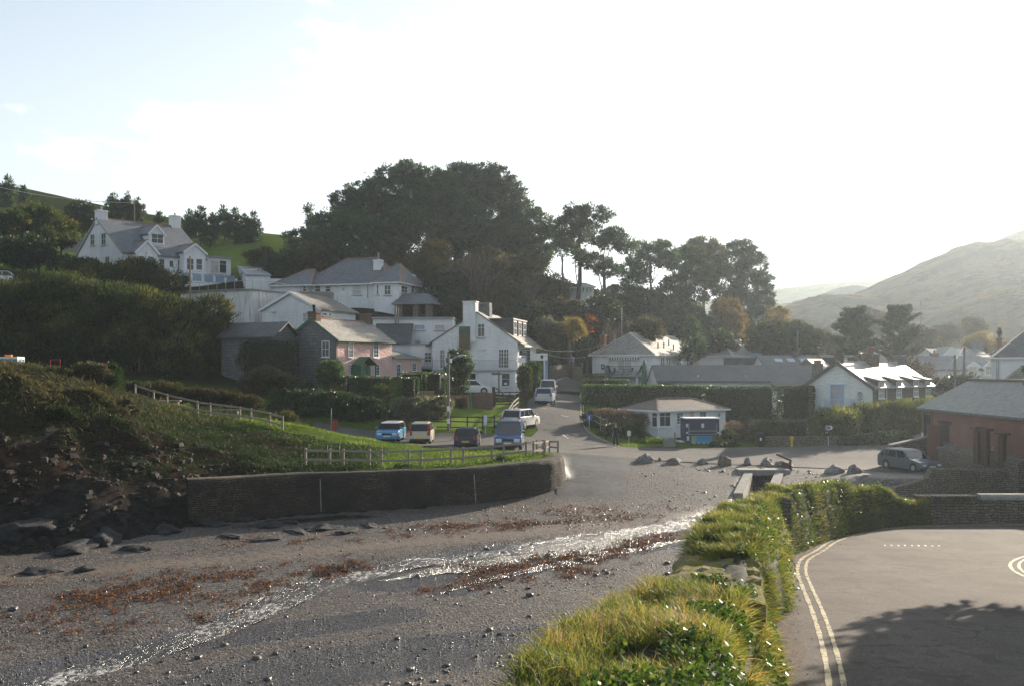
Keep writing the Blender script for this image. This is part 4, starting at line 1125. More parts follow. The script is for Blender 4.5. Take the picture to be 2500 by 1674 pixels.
# ---- low gabled building behind the pink cottage
d = House('gabled_outbuilding', 'low white painted building with a brown slate roof behind the pink cottage', 'building', 780, 10.2, 108, 72, 868, 640)
L, D = d.L, d.D; ze = d.zat(754, 0, 0); zr = d.zat(715, 0, D/2)
d.gwalls(0, L, 0, D, ze, zr, 'x', 'white_rubble'); d.groof(0, L, 0, D, ze, zr, 'x', 'slate_brown', .3, .25, barge='white_paint')
d.door('l', (648,764,666,792), 'white_paint'); d.window('l', (739,763,753,787), 1, 2, pane='curtain_glass'); d.window('f', (787,764,798,771), 2, 1); d.window('f', (803,765,808,772), 1, 1)
mb = MB(); x, z = d.on(668, 760, 'l'); mb.box((-.25, x-.3, z-.08), (-.03, x+.3, z+.08)); mb.build('lamp', 'plate_white', d.root)
mb = MB(); mb.tube([(L*.72, 1.0, zr-.8), (L*.72, 1.0, zr+.1)], .09, 8); mb.build('flue', 'galvanised', d.root)

# ---- pink cottage
e = House('pink_cottage', 'pink cottage with a grey stone gable, two brick chimneys and a green porch', 'house', 822, 4.4, 93, 62, 958, 700)
L, D = e.L, e.D; ze = e.zat(829, 0, 0); zr = e.zat(780, 0, D/2)
e.gwalls(.02, L, .04, D, ze, zr, 'x', 'pink_rubble', -1.0)
mb = MB(); mb.prism([(0.02, -1), (D, -1), (D, ze-.014), (D/2, zr-.014), (0.02, ze-.014)], -.02, .02, 'x'); mb.build('stone_gable', 'stone_grey', e.root)
rf = e.groof(0, L, 0, D, ze, zr, 'x', 'slate_pale', .22, .12, ridge='ridge_tile', barge='green_paint')
mb = MB(); mb.tube([(-.15, -.28, ze-.12), (L+.15, -.28, ze-.12)], .06, 6); mb.build('gutter', 'green_paint', rf)
c0 = e.chimney(.45, D/2, zr-.7, e.zat(760, 0, D/2), .75, 1.0, 'old_brick', 0)
mb = MB(); mb.lathe([(.14, 0), (.12, .45), (.2, .5), (.2, .62), (.1, .66)], (.4, D/2, e.zat(760, 0, D/2)-.02), 10); mb.build('chimney_pot', 'black_paint', c0, smooth=True)
e.chimney(L-.45, D/2, zr-.7, e.zat(766, L, D/2), .75, 1.0, 'old_brick', 0)
e.window('l', (786,832,805,871), 2, 2)
for w in ((850,834,862,872),(911,834,924,872),(854,889,866,916),(913,888,926,916)): e.window('f', w, 2, 4, mw=.03)
e.pipe('f', 822.5, 832, 925, 0, 'black_paint', .035)
# right-hand lean-to
x1 = e.xpx(1030, 'f', .0); zl = e.zat(874, L, 0); zh = e.zat(843, L, 2.2)
mb = MB(); mb.prism([(L, -1), (x1, -1), (x1, zl-.01), (L, zl-.01)], .03, 4.6, 'y'); mb.build('lean_to_wall', 'pink_rubble', e.root)
mb = MB(); A_, B_, C_, D_ = (L+.01, -.3, zl), (x1+.35, -.3, zl-.05), (x1+.35, 4.9, zl-.05), (L+.01, 4.9, zl); T_ = (L+.01, 2.2, zh); U_ = (L+1.6, 2.2, zh-.15)
mb.poly([A_, B_, U_, T_]); mb.poly([B_, C_, U_]); mb.poly([C_, D_, T_, U_]); mb.poly([D_, A_, T_]); mb.poly([D_, C_, B_, A_]); mb.build('lean_to_roof', 'slate_mossy', e.root)
e.window('f', (967,887,978,926), 2, 4, mw=.03); e.window('f', (1005,884,1016,906), 2, 4, mw=.03)
# porch
c = -1.0; p0, p1 = e.xpx(881, 'f', c), e.xpx(917, 'f', c); zp, zq, z0 = e.zat(889, p0, c), e.zat(875, p0, c), -.3
mb = MB()
for x in (p0, p1):
    for y in (c, -.05): mb.box((x-.05, y-.05 if y == c else y, z0), (x+.05, y+.05 if y == c else y+.04, zp-.02))
mb.box((p0-.03, c, z0), (p0+.03, -.05, zp-.05)); mb.box((p0, c-.03, z0), (p0+(p1-p0)*.35, c+.03, zp-.05)); mb.box((p1-.3, c-.03, z0), (p1, c+.03, z0+1.0))
mb.build('porch', 'green_paint', e.root)
e.groof(p0, p1, c, -.03, zp, zq+.15, 'y', 'green_paint', .14, .12, .06, name='porch_roof')
e.door('f', (894,890,904,920), 'green_paint')
# rear wing
e.groof(-3.2, .0, D*.75, D+5.6, e.zat(826, -3, D+3)+.2, e.zat(791, -2, D+3), 'y', 'slate_dark', .3, .1, name='rear_roof')
e.gwalls(-3.1, -.1, D*.8, D+5.4, e.zat(826, -3, D+3)+.2, e.zat(791, -2, D+3), 'y', 'stone_grey', name='rear_wall')

# ---- hotel
f = House('hotel', 'tall white hotel gable with a painted panel, iron balcony and big chimney', 'hotel', 1264, 3.0, 105, 77, 1291, 1055)
L, D = f.L, f.D; ze = f.zat(834, 0, 0); zr = f.zat(764, 0, D*.47); pk = D*.47
f.gwalls(0, L+4, 0, D, ze, zr, 'x', 'white_rubble', peak=pk)
rf = f.groof(0, L+4, 0, D, ze, zr, 'x', 'slate_brown', .75, .1, peak=pk)
mb = MB(); y0, y1 = f.xpx(1161, 'l', -.25), f.xpx(1130, 'l', -.25); zc = f.zat(738, 0, pk)
mb.box((-.26, y0, ze), (.9, y1, zc)); mb.box((-.33, y0-.08, zc), (.97, y1+.08, zc+.12)); mb.build('chimney', 'white_rubble', f.root, bevel=.02)
x2 = 2.6; y0, y1 = f.xpx(1195, 'l', x2), f.xpx(1164, 'l', x2)
mb = MB(); mb.box((x2, y0, zr-1.5), (x2+1.2, y1, f.zat(751, x2, pk))); ch = mb.build('rear_chimney', 'stone_grey', f.root, bevel=.03)
mb = MB()
for k in range(7): mb.box((x2, y0+(y1-y0)*(k+.1)/7, f.zat(751, x2, pk)), (x2+1.2, y0+(y1-y0)*(k+.75)/7, f.zat(739, x2, pk)))
mb.build('cap', 'stone_grey', ch)
def lbox(name, mat, bx, o0, o1, c=0.0, face='l', h_=f, parent=None):
    x0, y0, x1, y1 = bx; ym = (y0+y1)/2; xm = (x0+x1)/2
    t0, t1 = sorted((h_.on(x0, ym, face, c)[0], h_.on(x1, ym, face, c)[0])); z1 = h_.on(xm, y0, face, c)[1]; z0 = h_.on(xm, y1, face, c)[1]
    mb = MB(); h_.fbox(mb, face, c, t0, t1, o0, o1, z0, z1); return mb.build(name, mat, parent or h_.root)
t = NT('mural'); uv = t.coord('Object'); sx = t.n('ShaderNodeSeparateXYZ', Vector=uv)
n = t.noise(uv, 1.2, 6); zz = t.math('ADD', sx.outputs[2], t.math('MULTIPLY', n.outputs[0], .9))
t.pbr(t.ramp(t.math('DIVIDE', t.math('SUBTRACT', zz, 5.4), 3.2), (0, (.11, .085, .045)), (.5, (.15, .11, .055)), (.62, (.10, .11, .06)), (.72, (.06, .11, .08)), (1, (.10, .15, .10))), .6, .2)
mu = lbox('painted_panel', 'mural', (1121,797,1148,853), .003, .05, -.27)
f.window('l', (1166,790,1184,823), 2, 3, top=.3, sill='grey_paint')
mb = MB(); 
f.window('l', (1073,852,1087,899), 4, 4, mw=.03, sill=None, name='french_window'); f.window('l', (1217,851,1243,898), 4, 5, mw=.035, sill=None, name='french_window')
c = -1.05
zb_ = f.zat(902, c, 2); y1 = f.xpx(1058, 'l', c)
f.box('ground_floor_wall', 'white_render', c, -.01, .15, y1, -2, zb_-.16); f.box('balcony_floor', 'grey_paint', c-.2, -.012, -.1, y1+.1, zb_-.155, zb_-.02)
f.rail('balcony_railing', [(c-.1, y1, zb_-.02), (c-.1, 0, zb_-.02), (-.02, 0, zb_-.02)], 1.0, 'grey_paint', .16, .018, .04)
f.window('l', (1224,909,1246,943), 1, 2, c=c, frame='white_paint', top=.45); 
lbox('notice', 'plate_white', (1231,933,1238,938), .055, .065, c)
lbox('door', 'dark_inside', (1141,911,1161,938), .003, .03, c); 
mb = MB(); f.fbox(mb, 'l', c, -.05, .25, -.1, .1, -1.5, zb_-.17); mb.build('corner_post', 'white_paint', f.root)
# dormers on the lit slope
for k, (xa, xb) in enumerate(((1.0, 2.6), (3.4, 5.0), (5.8, 7.4))):
    mb = MB(); s0 = .7; y_in = pk-.5
    zt = ze+2.35
    mb.prism([(s0, ze+.1), (y_in, ze+.6), (y_in, zt+.12), (s0, zt)], xa, xb, 'x'); dm = mb.build('dormer', 'slate_dark', f.root)
    f.window('f', (xa+.15, ze+.75, xb-.15, zt-.15), 2, 2, c=s0, raw=True, sill=None)
mb = MB(); mb.box((.6, .6, ze+2.36), (7.6, pk-.3, ze+2.52)); mb.build('dormer_roof', 'slate_dark', f.root)
for px in (1275, 1281): f.window('f', (px-2, 868, px+2, 896), 1, 2)
f.pipe('f', 1266, 838, 900, 0, 'white_paint')
lbox('lamp', 'plate_white', (1175,848,1186,853), .0, .15)
# canopy with the emblem on the road side
can = House('hotel_porch', 'white fascia canopy with a small dark shield emblem over the hotel entrance', 'canopy', 1294, 3.6, 109, 3, 1337, D=3.5)
z1, z0 = can.zat(862, 0, 0), can.zat(879, 0, 0)
can.box('fascia', 'white_paint', 0, can.L, 0, 3.5, z0, z1, .02); can.box('post', 'white_paint', can.L-.42, can.L-.28, .05, .2, -1, z0-.002); can.box('side_wall', 'blue_paint', can.L-.25, can.L+.05, .3, 3.4, -1, z0-.002)
can.box('doorway', 'dark_inside', .1, can.L-.5, 2.6, 2.8, -1, z0-.002)
xs, zs = can.on(1323, 870.5); mb = MB(); sh_ = [(-.16, .2), (.16, .2), (.16, 0), (.1, -.16), (0, -.24), (-.1, -.16), (-.16, 0)]
mb.prism([(xs+p, zs+q) for p, q in sh_], -.03, -.004, 'y'); em = mb.build('emblem', 'black_paint', can.root)
mb = MB(); mb.prism([(xs-.16, zs+.02), (xs+.02, zs+.12), (xs+.02, zs+.05), (xs-.12, zs-.05)], -.04, -.031, 'y'); mb.box((xs+.03, -.04, zs-.1), (xs+.12, -.031, zs+.02)); mb.build('emblem_pattern', 'red_paint', em)
mb = MB()
for k in range(3): mb.box((xs+.28, -.02, zs+.02+.07*k), (xs+.62-.08*(k % 2), -.004, zs+.05+.07*k))
mb.build('lettering', 'grey_paint', can.root)
# hanging hotel sign and the white board under it
sg = thing('hotel_sign', 'black hanging sign lettered Port Gaverne Hotel at the corner of the hotel', 'sign', P(1281, 867, 104.2))
mb = MB(); mb.box((-.56, -.03, 0), (.56, .03, .70)); bd = mb.build('board', 'black_paint', sg, bevel=.01)
text_mesh('lettering', 'Port Gaverne', .21, Matrix.Translation((0, -.036, .56)) @ FRONT, 'white_paint', bd, squeeze=.85); text_mesh('lettering', 'Hotel', .21, Matrix.Translation((0, -.036, .39)) @ FRONT, 'white_paint', bd)
mb = MB(); mb.box((-.42, -.037, .19), (.42, -.031, .225)); mb.box((-.3, -.037, .09), (.3, -.031, .125)); mb.build('small_print', 'grey_paint', bd)
mb = MB()
for x in (-.35, .0): mb.tube([(x, 0, .7), (x-.06, 0, .85), (x+.05, 0, 1.0), (x, 0, 1.15)], .025, 5)
mb.bar((-.7, 0, 1.15), (.5, 0, 1.15), .04, .04); mb.build('bracket', 'black_paint', sg)
sg2 = thing('notice_board', 'small plain white board under the black hotel sign', 'sign', P(1274, 885, 104.3)); mb = MB(); mb.box((-.38, -.02, 0), (.38, .02, .5)); mb.build('board', 'white_paint', sg2); mb = MB(); mb.bar((-.42, .0, .52), (.42, .0, .52), .03, .03); mb.build('bracket', 'metal', sg2)
# flat-roofed range behind, with a slate roof and a little balcony
g = House('hotel_annexe', 'white flat-roofed range joining the pink cottage and the hotel, with two small high windows', 'building', 910, 6.4, 111, 0, 1106, D=5)
zt = g.zat(779, 0, 0); g.box('wall', 'white_render', 0, g.L, 0, 5, -4, zt); g.box('roof', 'lead', -.2, g.L+.1, -.2, 5.2, zt+.003, zt+.22)
g.window('f', (1011,792,1038,806), 1, 1, pane='sky_glass', sill='grey_paint'); g.window('f', (1060,792,1087,806), 1, 1, pane='curtain_glass', sill='grey_paint')
zz0, zz1 = g.zat(838, 0, -2.6), g.zat(791, 0, -.02)
mb = MB(); x0, x1 = g.xpx(914, 'f', -1.5), g.xpx(1006, 'f', -1.5); mb.prism([(-2.8, zz0-.1), (-.02, zz1-.1), (-.02, zz1+.05), (-2.8, zz0+.05)], x0, x1, 'x'); mb.build('slate_roof', 'slate_dark', g.root)
g.box('lower_wall', 'white_render', x0+.2, x1-.1, -2.5, -.03, -4, zz0-.1)
x0, x1 = x1-.1, g.xpx(1057, 'f', -3); zl = g.zat(841, 0, -3)
g.box('low_wall', 'white_render', x0, x1, -3, -.03, -4, zl); g.box('low_roof', 'lead', x0-.05, x1+.15, -3.15, -.035, zl+.003, zl+.14)
g.window('f', (1036,859,1054,884), 2, 3, c=-3, sill=None); zf_ = g.zat(896, 0, -4)
xr0, xr1 = g.xpx(1029, 'f', -4), g.xpx(1056, 'f', -4)
g.box('balcony_floor', 'grey_paint', xr0, xr1, -4.1, -3.01, zf_-.14, zf_); g.rail('balcony_railing', [(xr0, -4.05, zf_), (xr1, -4.05, zf_)], .95, 'black_paint', .15, .03, .06); g.box('doorway', 'dark_inside', xr0+.1, xr1-.1, -3.05, -3.005, zf_-2.2, zf_-.2)
mb = MB(); xq, zq = g.on(1020, 838, 'f', -1.6); mb.box((xq-.25, -1.8, zl), (xq+.25, -1.4, zl+.35)); mb.prism([(xq-.4, zl+.36), (xq+.4, zl+.36), (xq, zl+.62)], -2, -1.2, 'y'); mb.build('roof_vent', 'lead', g.root)
mb = MB(); xq = g.xpx(966, 'f', -1.0); mb.tube([(xq, -1, g.zat(790, 0, -1)), (xq, -1, g.zat(747, 0, -1))], .13, 8); mb.tube([(xq+.3, -1, g.zat(790, 0, -1)), (xq+.3, -1, g.zat(752, 0, -1))], .07, 8); mb.build('flue', 'concrete', g.root)
# ---- long hip-roofed building right of the lane
i_ = House('guest_house', 'long white house with a hipped roof, striped awning and a balcony with garden chairs', 'house', 1594, 3.0, 118, 62, 1716, 1446)
L, D = i_.L, i_.D; ze = i_.zat(865, 0, 0); zr = i_.zat(813, 3, D/2)
i_.box('wall', 'white_rubble', 0, L, 0, D, -2, ze-.02)
i_.hip(0, L, 0, D, ze, zr, 2.6, .5, 'slate_pale', .35, 'mortar_ridge')
for px in (1473, 1495):
    y = i_.xpx(px, 'l', 2.0 if px < 1480 else 4.5); xx = 2.0 if px < 1480 else 4.5
    i_.chimney(xx, y, ze-.3, i_.zat(817, xx, y), .75, .65, 'brick', 1, 'grey_paint', .35)
mb = MB(); mb.tube([(.9, D*.55, zr-.6), (.9, D*.55, zr+3.0)], .03, 5)
for k in range(5): mb.bar((.9-.3, D*.55, zr+1.6+.3*k), (.9+.3, D*.55, zr+1.6+.3*k), .02, .02)
mb.build('aerial', 'galvanised', i_.root)
for (x, y) in ((4.3, .9), (7.0, 1.1), (9.8, .8), (10.6, 1.7)):
    mb = MB(); z = ze+(zr-ze)*(y/(D/2)); mb.tube([(x, y, z-.2), (x, y, z+.9)], .08, 8); mb.build('soil_pipe', 'black_paint', i_.root)
for px in (1614.5, 1619.5, 1628, 1634, 1654, 1661, 1678, 1684): i_.window('f', (px-2.1, 871, px+2.1, 893), 1, 2, sill=None)
i_.window('l', (1507,877,1543,903), 2, 1, pane='curtain_glass', sill=None, name='patio_door')
def ib(name, mat, bx, o0, o1, c=0.0, parent=None): return lbox(name, mat, bx, o0, o1, c, 'l', i_, parent)
nb = ib('blank_board', 'white_board', (1455,872,1485,887), .01, .06)
pq = ib('emblem_plaque', 'navy', (1468,889,1476,900.5), .02, .06); lbox('emblem', 'plate_white', (1470.3,892,1473.8,897), .061, .07, 0, 'l', i_, pq)
aw = thing('awning', 'green and cream striped awning rolled above the balcony door', 'awning', i_.A, i_.th)
t0, z0 = i_.on(1562, 871, 'l'); t1, _ = i_.on(1487, 871, 'l')
mb = MB(); mb.box((-.28, t0, z0), (-.02, t1, z0+.22)); mb.build('housing', 'white_paint', aw)
mb = MB(); n = 24
for k in range(n): mb.prism([(t0+(t1-t0)*k/n, z0-.30), (t0+(t1-t0)*(k+.5)/n, z0-.36), (t0+(t1-t0)*(k+1)/n, z0-.30), (t0+(t1-t0)*(k+1)/n, z0), (t0+(t1-t0)*k/n, z0)], -.3, -.27, 'x', m=k % 2)
mb.build('valance', ['green_paint', 'cream_rubble'], aw)
c = -1.7; zf_ = i_.zat(915, c, 2); y0, y1 = i_.xpx(1569, 'l', c), i_.xpx(1474, 'l', c)
bal = i_.box('balcony_floor', 'grey_paint', c-.1, -.02, y0, y1, zf_-.2, zf_)
i_.rail('balcony_railing', [(-.05, y1-.1, zf_), (c, y1-.1, zf_), (c, y0+.1, zf_), (-.05, y0+.1, zf_)], 1.05, 'black_paint', .13, .02, .05)
i_.box('balcony_post', 'white_paint', c+.05, c+.25, i_.xpx(1554, 'l', c)-.1, i_.xpx(1554, 'l', c)+.1, -1.5, zf_-.2)
for y, lb in ((y1-.75, 'left end'), (y0+.9, 'right end')):
    ch = thing('lounger_chair', 'high-backed dark garden chair at the %s of the balcony' % lb, 'chair', i_.W(c+.75, y, zf_), i_.th, 'garden chairs on the balcony')
    sg_ = 1 if y > (y0+y1)/2 else -1
    mb = MB(); mb.box((-.28, -.3, .36), (.28, .3, .42)); mb.build('seat', 'plastic_black', ch)
    mb = MB(); mb.prism([(sg_*.22, .42), (sg_*.52, 1.2), (sg_*.60, 1.17), (sg_*.30, .40)], -.27, .27, 'x'); mb.build('backrest', 'plastic_black', ch)
    for q in (-1, 1): mb = MB(); mb.bar((q*.25, -.28, 0), (q*.25, .3, .38), .04, .04); mb.bar((q*.25, .28, 0), (q*.25, -.28, .38), .04, .04); mb.build('leg', 'plastic_black', ch)
tb = thing('garden_table', 'dark round garden table between the balcony chairs', 'table', i_.W(c+.8, (y0+y1)/2+.25, zf_))
mb = MB(); mb.lathe([(.5, .70), (.52, .73), (.5, .76)], (0, 0, 0), 18); mb.build('tabletop', 'plastic_black', tb)
for q in (0, 1, 2): an = q*2.1; mb = MB(); mb.bar((.38*math.cos(an), .38*math.sin(an), 0), (-.1*math.cos(an), -.1*math.sin(an), .7), .04, .04); mb.build('leg', 'plastic_black', tb)
for q in (-1, 1):
    ch = thing('garden_chair', 'round-backed dark garden chair %s the balcony table' % ('right of' if q < 0 else 'left of'), 'chair', i_.W(c+.75, (y0+y1)/2+.25+q*.85, zf_), i_.th, 'garden chairs on the balcony')
    mb = MB(); mb.box((-.24, -.24, .42), (.24, .24, .47)); mb.build('seat', 'plastic_black', ch)
    mb = MB(); mb.prism([(q*.2, .47), (q*.3, .92), (q*.35, .92), (q*.26, .46)], -.25, .25, 'x'); mb.build('backrest', 'plastic_black', ch)
    for sx in (-1, 1):
        for sy in (-1, 1): mb = MB(); mb.bar((sx*.22, sy*.22, 0), (sx*.2, sy*.2, .43), .035, .035); mb.build('leg', 'plastic_black', ch)
par = thing('parasol', 'closed dark green parasol standing before the balconied white house', 'parasol', P(1573, 952, 113.5))
mb = MB(); mb.lathe([(.30, .55), (.34, 1.0), (.27, 2.2), (.17, 3.2), (.09, 3.45), (.02, 3.5)], (0, 0, 0), 10, sx=1, sy=.9); mb.build('canopy', 'green_paint', par, smooth=True)
mb = MB(); mb.tube([(0, 0, 0), (0, 0, 3.4)], .03, 6); mb.box((-.3, -.3, 0), (.3, .3, .08)); mb.build('pole', 'fence_wood', par)

# ---- roof behind it
k2 = House('rear_house', 'house behind the guest house showing a dark hip end and a sunlit brown slope', 'house', 1786, 4.5, 128, 56, 1846, 1702)
L, D = k2.L, k2.D; ze = k2.zat(867, 0, 0)
k2.box('wall', 'white_render', 0, L, 0, D, -2, ze-.02); k2.hip(0, L, 0, D, ze, k2.zat(828, 2.5, D/2), 2.4, .8, 'slate_pale', .3, 'mortar_ridge')
k2.chimney(L*.95, .9, ze-.5, k2.zat(845, L, 0)+.2, .8, .7, 'brick', 1, 'grey_paint', .5)
k2.box('flat_roof', 'lead', -3, 6.5, -2.8, -.05, ze-.35, ze-.12); k2.box('flat_wall', 'slate_dark', -2.8, 6.3, -2.6, -.06, -2, ze-.36)
mb = MB(); mb.box((4.2, -2.0, ze-.1), (5.6, -1.0, ze+.35)); mb.build('rooflight', 'sky_glass', k2.root)

# ---- long low slate-roofed range
l_ = House('slate_range', 'long low white range under one dark slate roof behind the clipped hedge', 'building', 1604, 2.4, 108, 0, 1878, D=7)
L = l_.L; ze = l_.zat(928, 0, 0); zr = l_.zat(893, 0, 3.5)
x2 = l_.xpx(2008); ze2 = l_.zat(942, 0, -1.0)
l_.gwalls(0, x2, 0, 7, ze, zr, 'x', 'white_render'); l_.groof(0, x2, 0, 7, ze, zr, 'x', 'slate_dark', .45, .1)
mb = MB(); mb.prism([(-1.5, ze2-.12), (-.4, ze-.2), (-.4, ze-.02), (-1.5, ze2+.05)], L, x2, 'x'); mb.build('catslide_roof', 'slate_dark', l_.root)
l_.box('outshut_wall', 'white_render', L+.2, x2, -1.2, -.01, -2, ze2-.1)
l_.window('f', (1606,935,1649,950), 3, 1, frame='dark_wood'); l_.window('f', (1895,962,1917,976), 1, 1, c=-1.2, frame='white_paint'); 
lbox('lintel', 'dark_wood', (1891,949,1924,954), .005, .06, -1.2, 'f', l_)
l_.window('f', (1905,954,1918,976), 1, 2, c=-1.2)
l_.chimney(l_.xpx(1996, 'f', -.6), -.6, ze2-.6, l_.zat(886, 0, -.6), .95, .7, 'stone_brown', 0); 
mb = MB(); x = l_.xpx(1996, 'f', -.6); z = l_.zat(886, 0, -.6); mb.box((x-.32, -.85, z-.05), (x+.32, -.35, z+.35)); mb.build('brick_pot', 'brick', l_.root)
for px in (1704, 1822):
    x = l_.xpx(px, 'f', .6); mb = MB(); z = l_.zat(925, 0, .6); mb.tube([(x, .6, z-.2), (x, .6, z+.45)], .08, 6); mb.build('vent_pipe', 'white_paint', l_.root)
# cross gable and skylit roof behind
l2 = House('gabled_range', 'small dark gable with one sunlit slope between the long range and the white gable end', 'building', 1994, 2.6, 112, 55, 2028, 1944)
L, D = l2.L, l2.D; ze = l2.zat(898, 0, 0); zr = l2.zat(877, 0, D/2)
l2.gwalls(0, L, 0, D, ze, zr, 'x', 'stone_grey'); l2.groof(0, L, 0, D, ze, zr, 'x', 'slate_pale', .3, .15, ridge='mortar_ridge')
l3 = House('skylit_range', 'low roof with white framed skylights beyond the long slate range', 'building', 1868, 3.0, 121, 0, 2010, D=7)
ze = l3.zat(896, 0, 0); zr = l3.zat(869, 0, 3.5); l3.gwalls(0, l3.L, 0, 7, ze, zr, 'x', 'white_render'); l3.groof(0, l3.L, 0, 7, ze, zr, 'x', 'slate_dark', .3, .1)
for px in (1900, 1930, 1962):
    x = l3.xpx(px, 'f', 1.8); y = 1.75; sl = (zr-ze)/3.5; M_ = Matrix.Translation((x, y, ze+sl*y+.17)) @ Matrix.Rotation(math.atan(sl), 4, 'X')
    mb = MB(M_); mb.box((-.42, -.5, 0), (.42, .5, .06)); w = mb.build('skylight', 'white_paint', l3.root)
    mb = MB(M_); mb.box((-.36, -.44, .061), (.36, .44, .075)); mb.build('pane', 'sky_glass', w)
x = l3.xpx(1942, 'f', 3.5); l3.chimney(x, 3.5, zr-.3, zr+.35, .7, .5, 'old_brick', 1, 'grey_paint', .3)
mb = MB(); mb.tube([(x+.3, 3.5, zr), (x+.3, 3.5, l3.zat(808, 0, 3.5))], .025, 5); mb.build('aerial', 'galvanised', l3.root)
l4 = House('far_flat_house', 'dark flat-roofed house with white patches behind the chimneyed gable', 'building', 2004, 3.4, 131, 0, 2080, D=6)
zt = l4.zat(866, 0, 0); l4.box('wall', 'slate_dark', 0, l4.L, 0, 6, -2, zt-.3); l4.box('roof', 'lead', -.2, l4.L+.2, -.2, 6.2, zt-.297, zt); l4.window('f', (2052,873,2068,879), 1, 1, pane='curtain_glass')
l5 = House('far_gabled_house', 'distant house with a thin sunlit roof edge behind the three pot chimney', 'house', 2110, 3.5, 140, 50, 2166, 2075)
ze = l5.zat(882, 0, 0); zr = l5.zat(855, 0, l5.D/2); l5.gwalls(0, l5.L, 0, l5.D, ze, zr, 'x', 'stone_grey'); l5.groof(0, l5.L, 0, l5.D, ze, zr, 'x', 'slate_pale', .3, .15, ridge='mortar_ridge')

# ---- wooden chalet
j = House('wooden_chalet', 'white boarded wooden chalet with a mossy hipped roof and tall glazed porch windows', 'chalet', 1607, -.5, 87, 31, 1771, 1521)
L, D = j.L, j.D; ze = j.zat(1001, 0, 0); zr = j.zat(973, 0, D/2)
mb = MB(); mb.box((0, 0, .55), (L, D, ze-.02))
for k in range(18): 
    z = .6+k*.16
    if z < ze-.2: mb.box((-.015, -.015, z), (L+.015, -.002, z+.02))
j.box('plinth', 'stone_brown', .05, L-.05, .05, D-.05, -1, .55)
mb.build('wall', 'white_board', j.root)
j.hip(0, L, 0, D, ze, zr, 1.9, 1.9, 'slate_moss_brown', .35, 'slate_moss_brown')
for bx, n, ny in (((1651,1006,1668,1035),2,4),((1707,1003,1724,1020),2,2),((1751,1006,1759,1017),1,2)): j.window('f', bx, n, ny)
lbox('worn_panel', 'pink_rubble', (1684,1003,1694,1016), .004, .03, 0, 'f', j)
for bx, n in (((1530,1008,1550,1040),2),((1553,1007,1576,1042),2),((1592,1006,1606,1042),1)): j.window('l', bx, n, 2, top=.28)
j.window('f', (1609,1005,1637,1041), 2, 2, top=.28)
j.box('under_window', 'white_render', -.06, j.xpx(1640), -.06, -.003, -.6, j.on(1620, 1044)[1])
# catering trailer
k_ = House('catering_trailer', 'dark purple and white catering trailer with a closed serving hatch and a blue banner', 'trailer', 1756, -.05, 83, 3, D=2.0, L=-1)
x0 = k_.xpx(1674); z1 = k_.zat(1019, 0, 0); z0 = k_.zat(1063, 0, 0); zz = k_.zat(1083, 0, 0)
k_.box('body', 'navy', x0, 0, 0, 2.0, z0, z1-.08, .02); k_.box('lower_body', 'navy', x0, x0+(0-x0)*.8, .05, 1.95, zz, z0-.003, .015); k_.box('roof', 'white_paint', x0-.04, .04, -.04, 2.04, z1-.078, z1, .02)
mb = MB(); mb.box((.002, .06, z0), (.035, 1.94, z1-.1)); mb.build('end_panel', 'white_paint', k_.root)
def kb(name, mat, bx, o0, o1, parent=None): return lbox(name, mat, bx, o0, o1, 0, 'f', k_, parent)
ht = kb('serving_hatch', 'navy', (1682,1027,1749,1060), .003, .03)
for bx in ((1681,1032,1682.4,1060.5),(1748.5,1032,1749.8,1060.5),(1682,1050,1749,1051.6),(1682,1058.6,1749,1060)): kb('hatch_trim', 'metal', bx, .031, .05, ht)
kb('poster', 'plate_white', (1712,1032.5,1718.6,1043), .031, .04, ht)
kb('notice', 'pale_blue', (1674.4,1033,1680,1042), .003, .02)
for px in (1677.3, 1754):
    x, z = k_.on(px, 1055); mb = MB(Matrix.Translation((x, -.003, z)) @ Matrix.Rotation(R(90), 4, 'X')); mb.lathe([(.085, 0), (.085, .015)], (0, 0, 0), 14); mb.build('round_emblem', 'plate_white', k_.root)
x, z = k_.on(1679.5, 1069); mb = MB(Matrix.Translation((x, .045, z)) @ Matrix.Rotation(R(90), 4, 'X'))
mb.lathe([(.12, 0), (.12, .01)], (.02, .08, 0), 12); mb.prism([(-.14, -.16), (.16, -.16), (.08, -.06), (-.06, -.06)], 0, .01, 'z'); mb.build('emblem', 'plate_white', k_.root)
t = NT('banner_print'); gx = t.n('ShaderNodeSeparateXYZ', Vector=t.coord('Generated'))
cc = t.mix(t.ramp(gx.outputs[0], (.08, 0), (.32, 1)), (.28, .42, .22), (.05, .30, .55)); cc = t.mix(t.ramp(gx.outputs[2], (.18, 1), (.2, 0)), cc, (.03, .08, .30)); t.pbr(cc, .5, .3)
bn = lbox('banner', 'banner_print', (1688,1063,1739,1083), .0, .02, .03, 'f', k_)
x, z = k_.on(1720, 1068.5); text_mesh('lettering', 'the water gallery', .17, Matrix.Translation((x, .004, z)) @ FRONT, 'navy', bn, squeeze=1.0)
mb = MB()
for q in range(4): x0_, z_ = k_.on(1690.5+q*12, 1080.2); mb.box((x0_, .0, z_-.03), (x0_+.26, .008, z_+.03))
mb.build('small_print', 'plate_white', bn)
k_.box('locker', 'navy', x0-.36, x0-.02, .3, 1.6, zz, z0-.55, .02); k_.box('counter', 'white_paint', x0-.45, x0-.03, .25, 1.7, z0-.54, z0-.46)
for x in (x0+.9, -.9):
    mb = MB(Matrix.Translation((x, .3, .22)) @ Matrix.Rotation(R(90), 4, 'X')); mb.lathe([(.28, -.1), (.3, -.07), (.3, .07), (.28, .1)], (0, 0, 0), 16); mb.build('wheel', 'tyre', k_.root, smooth=True)

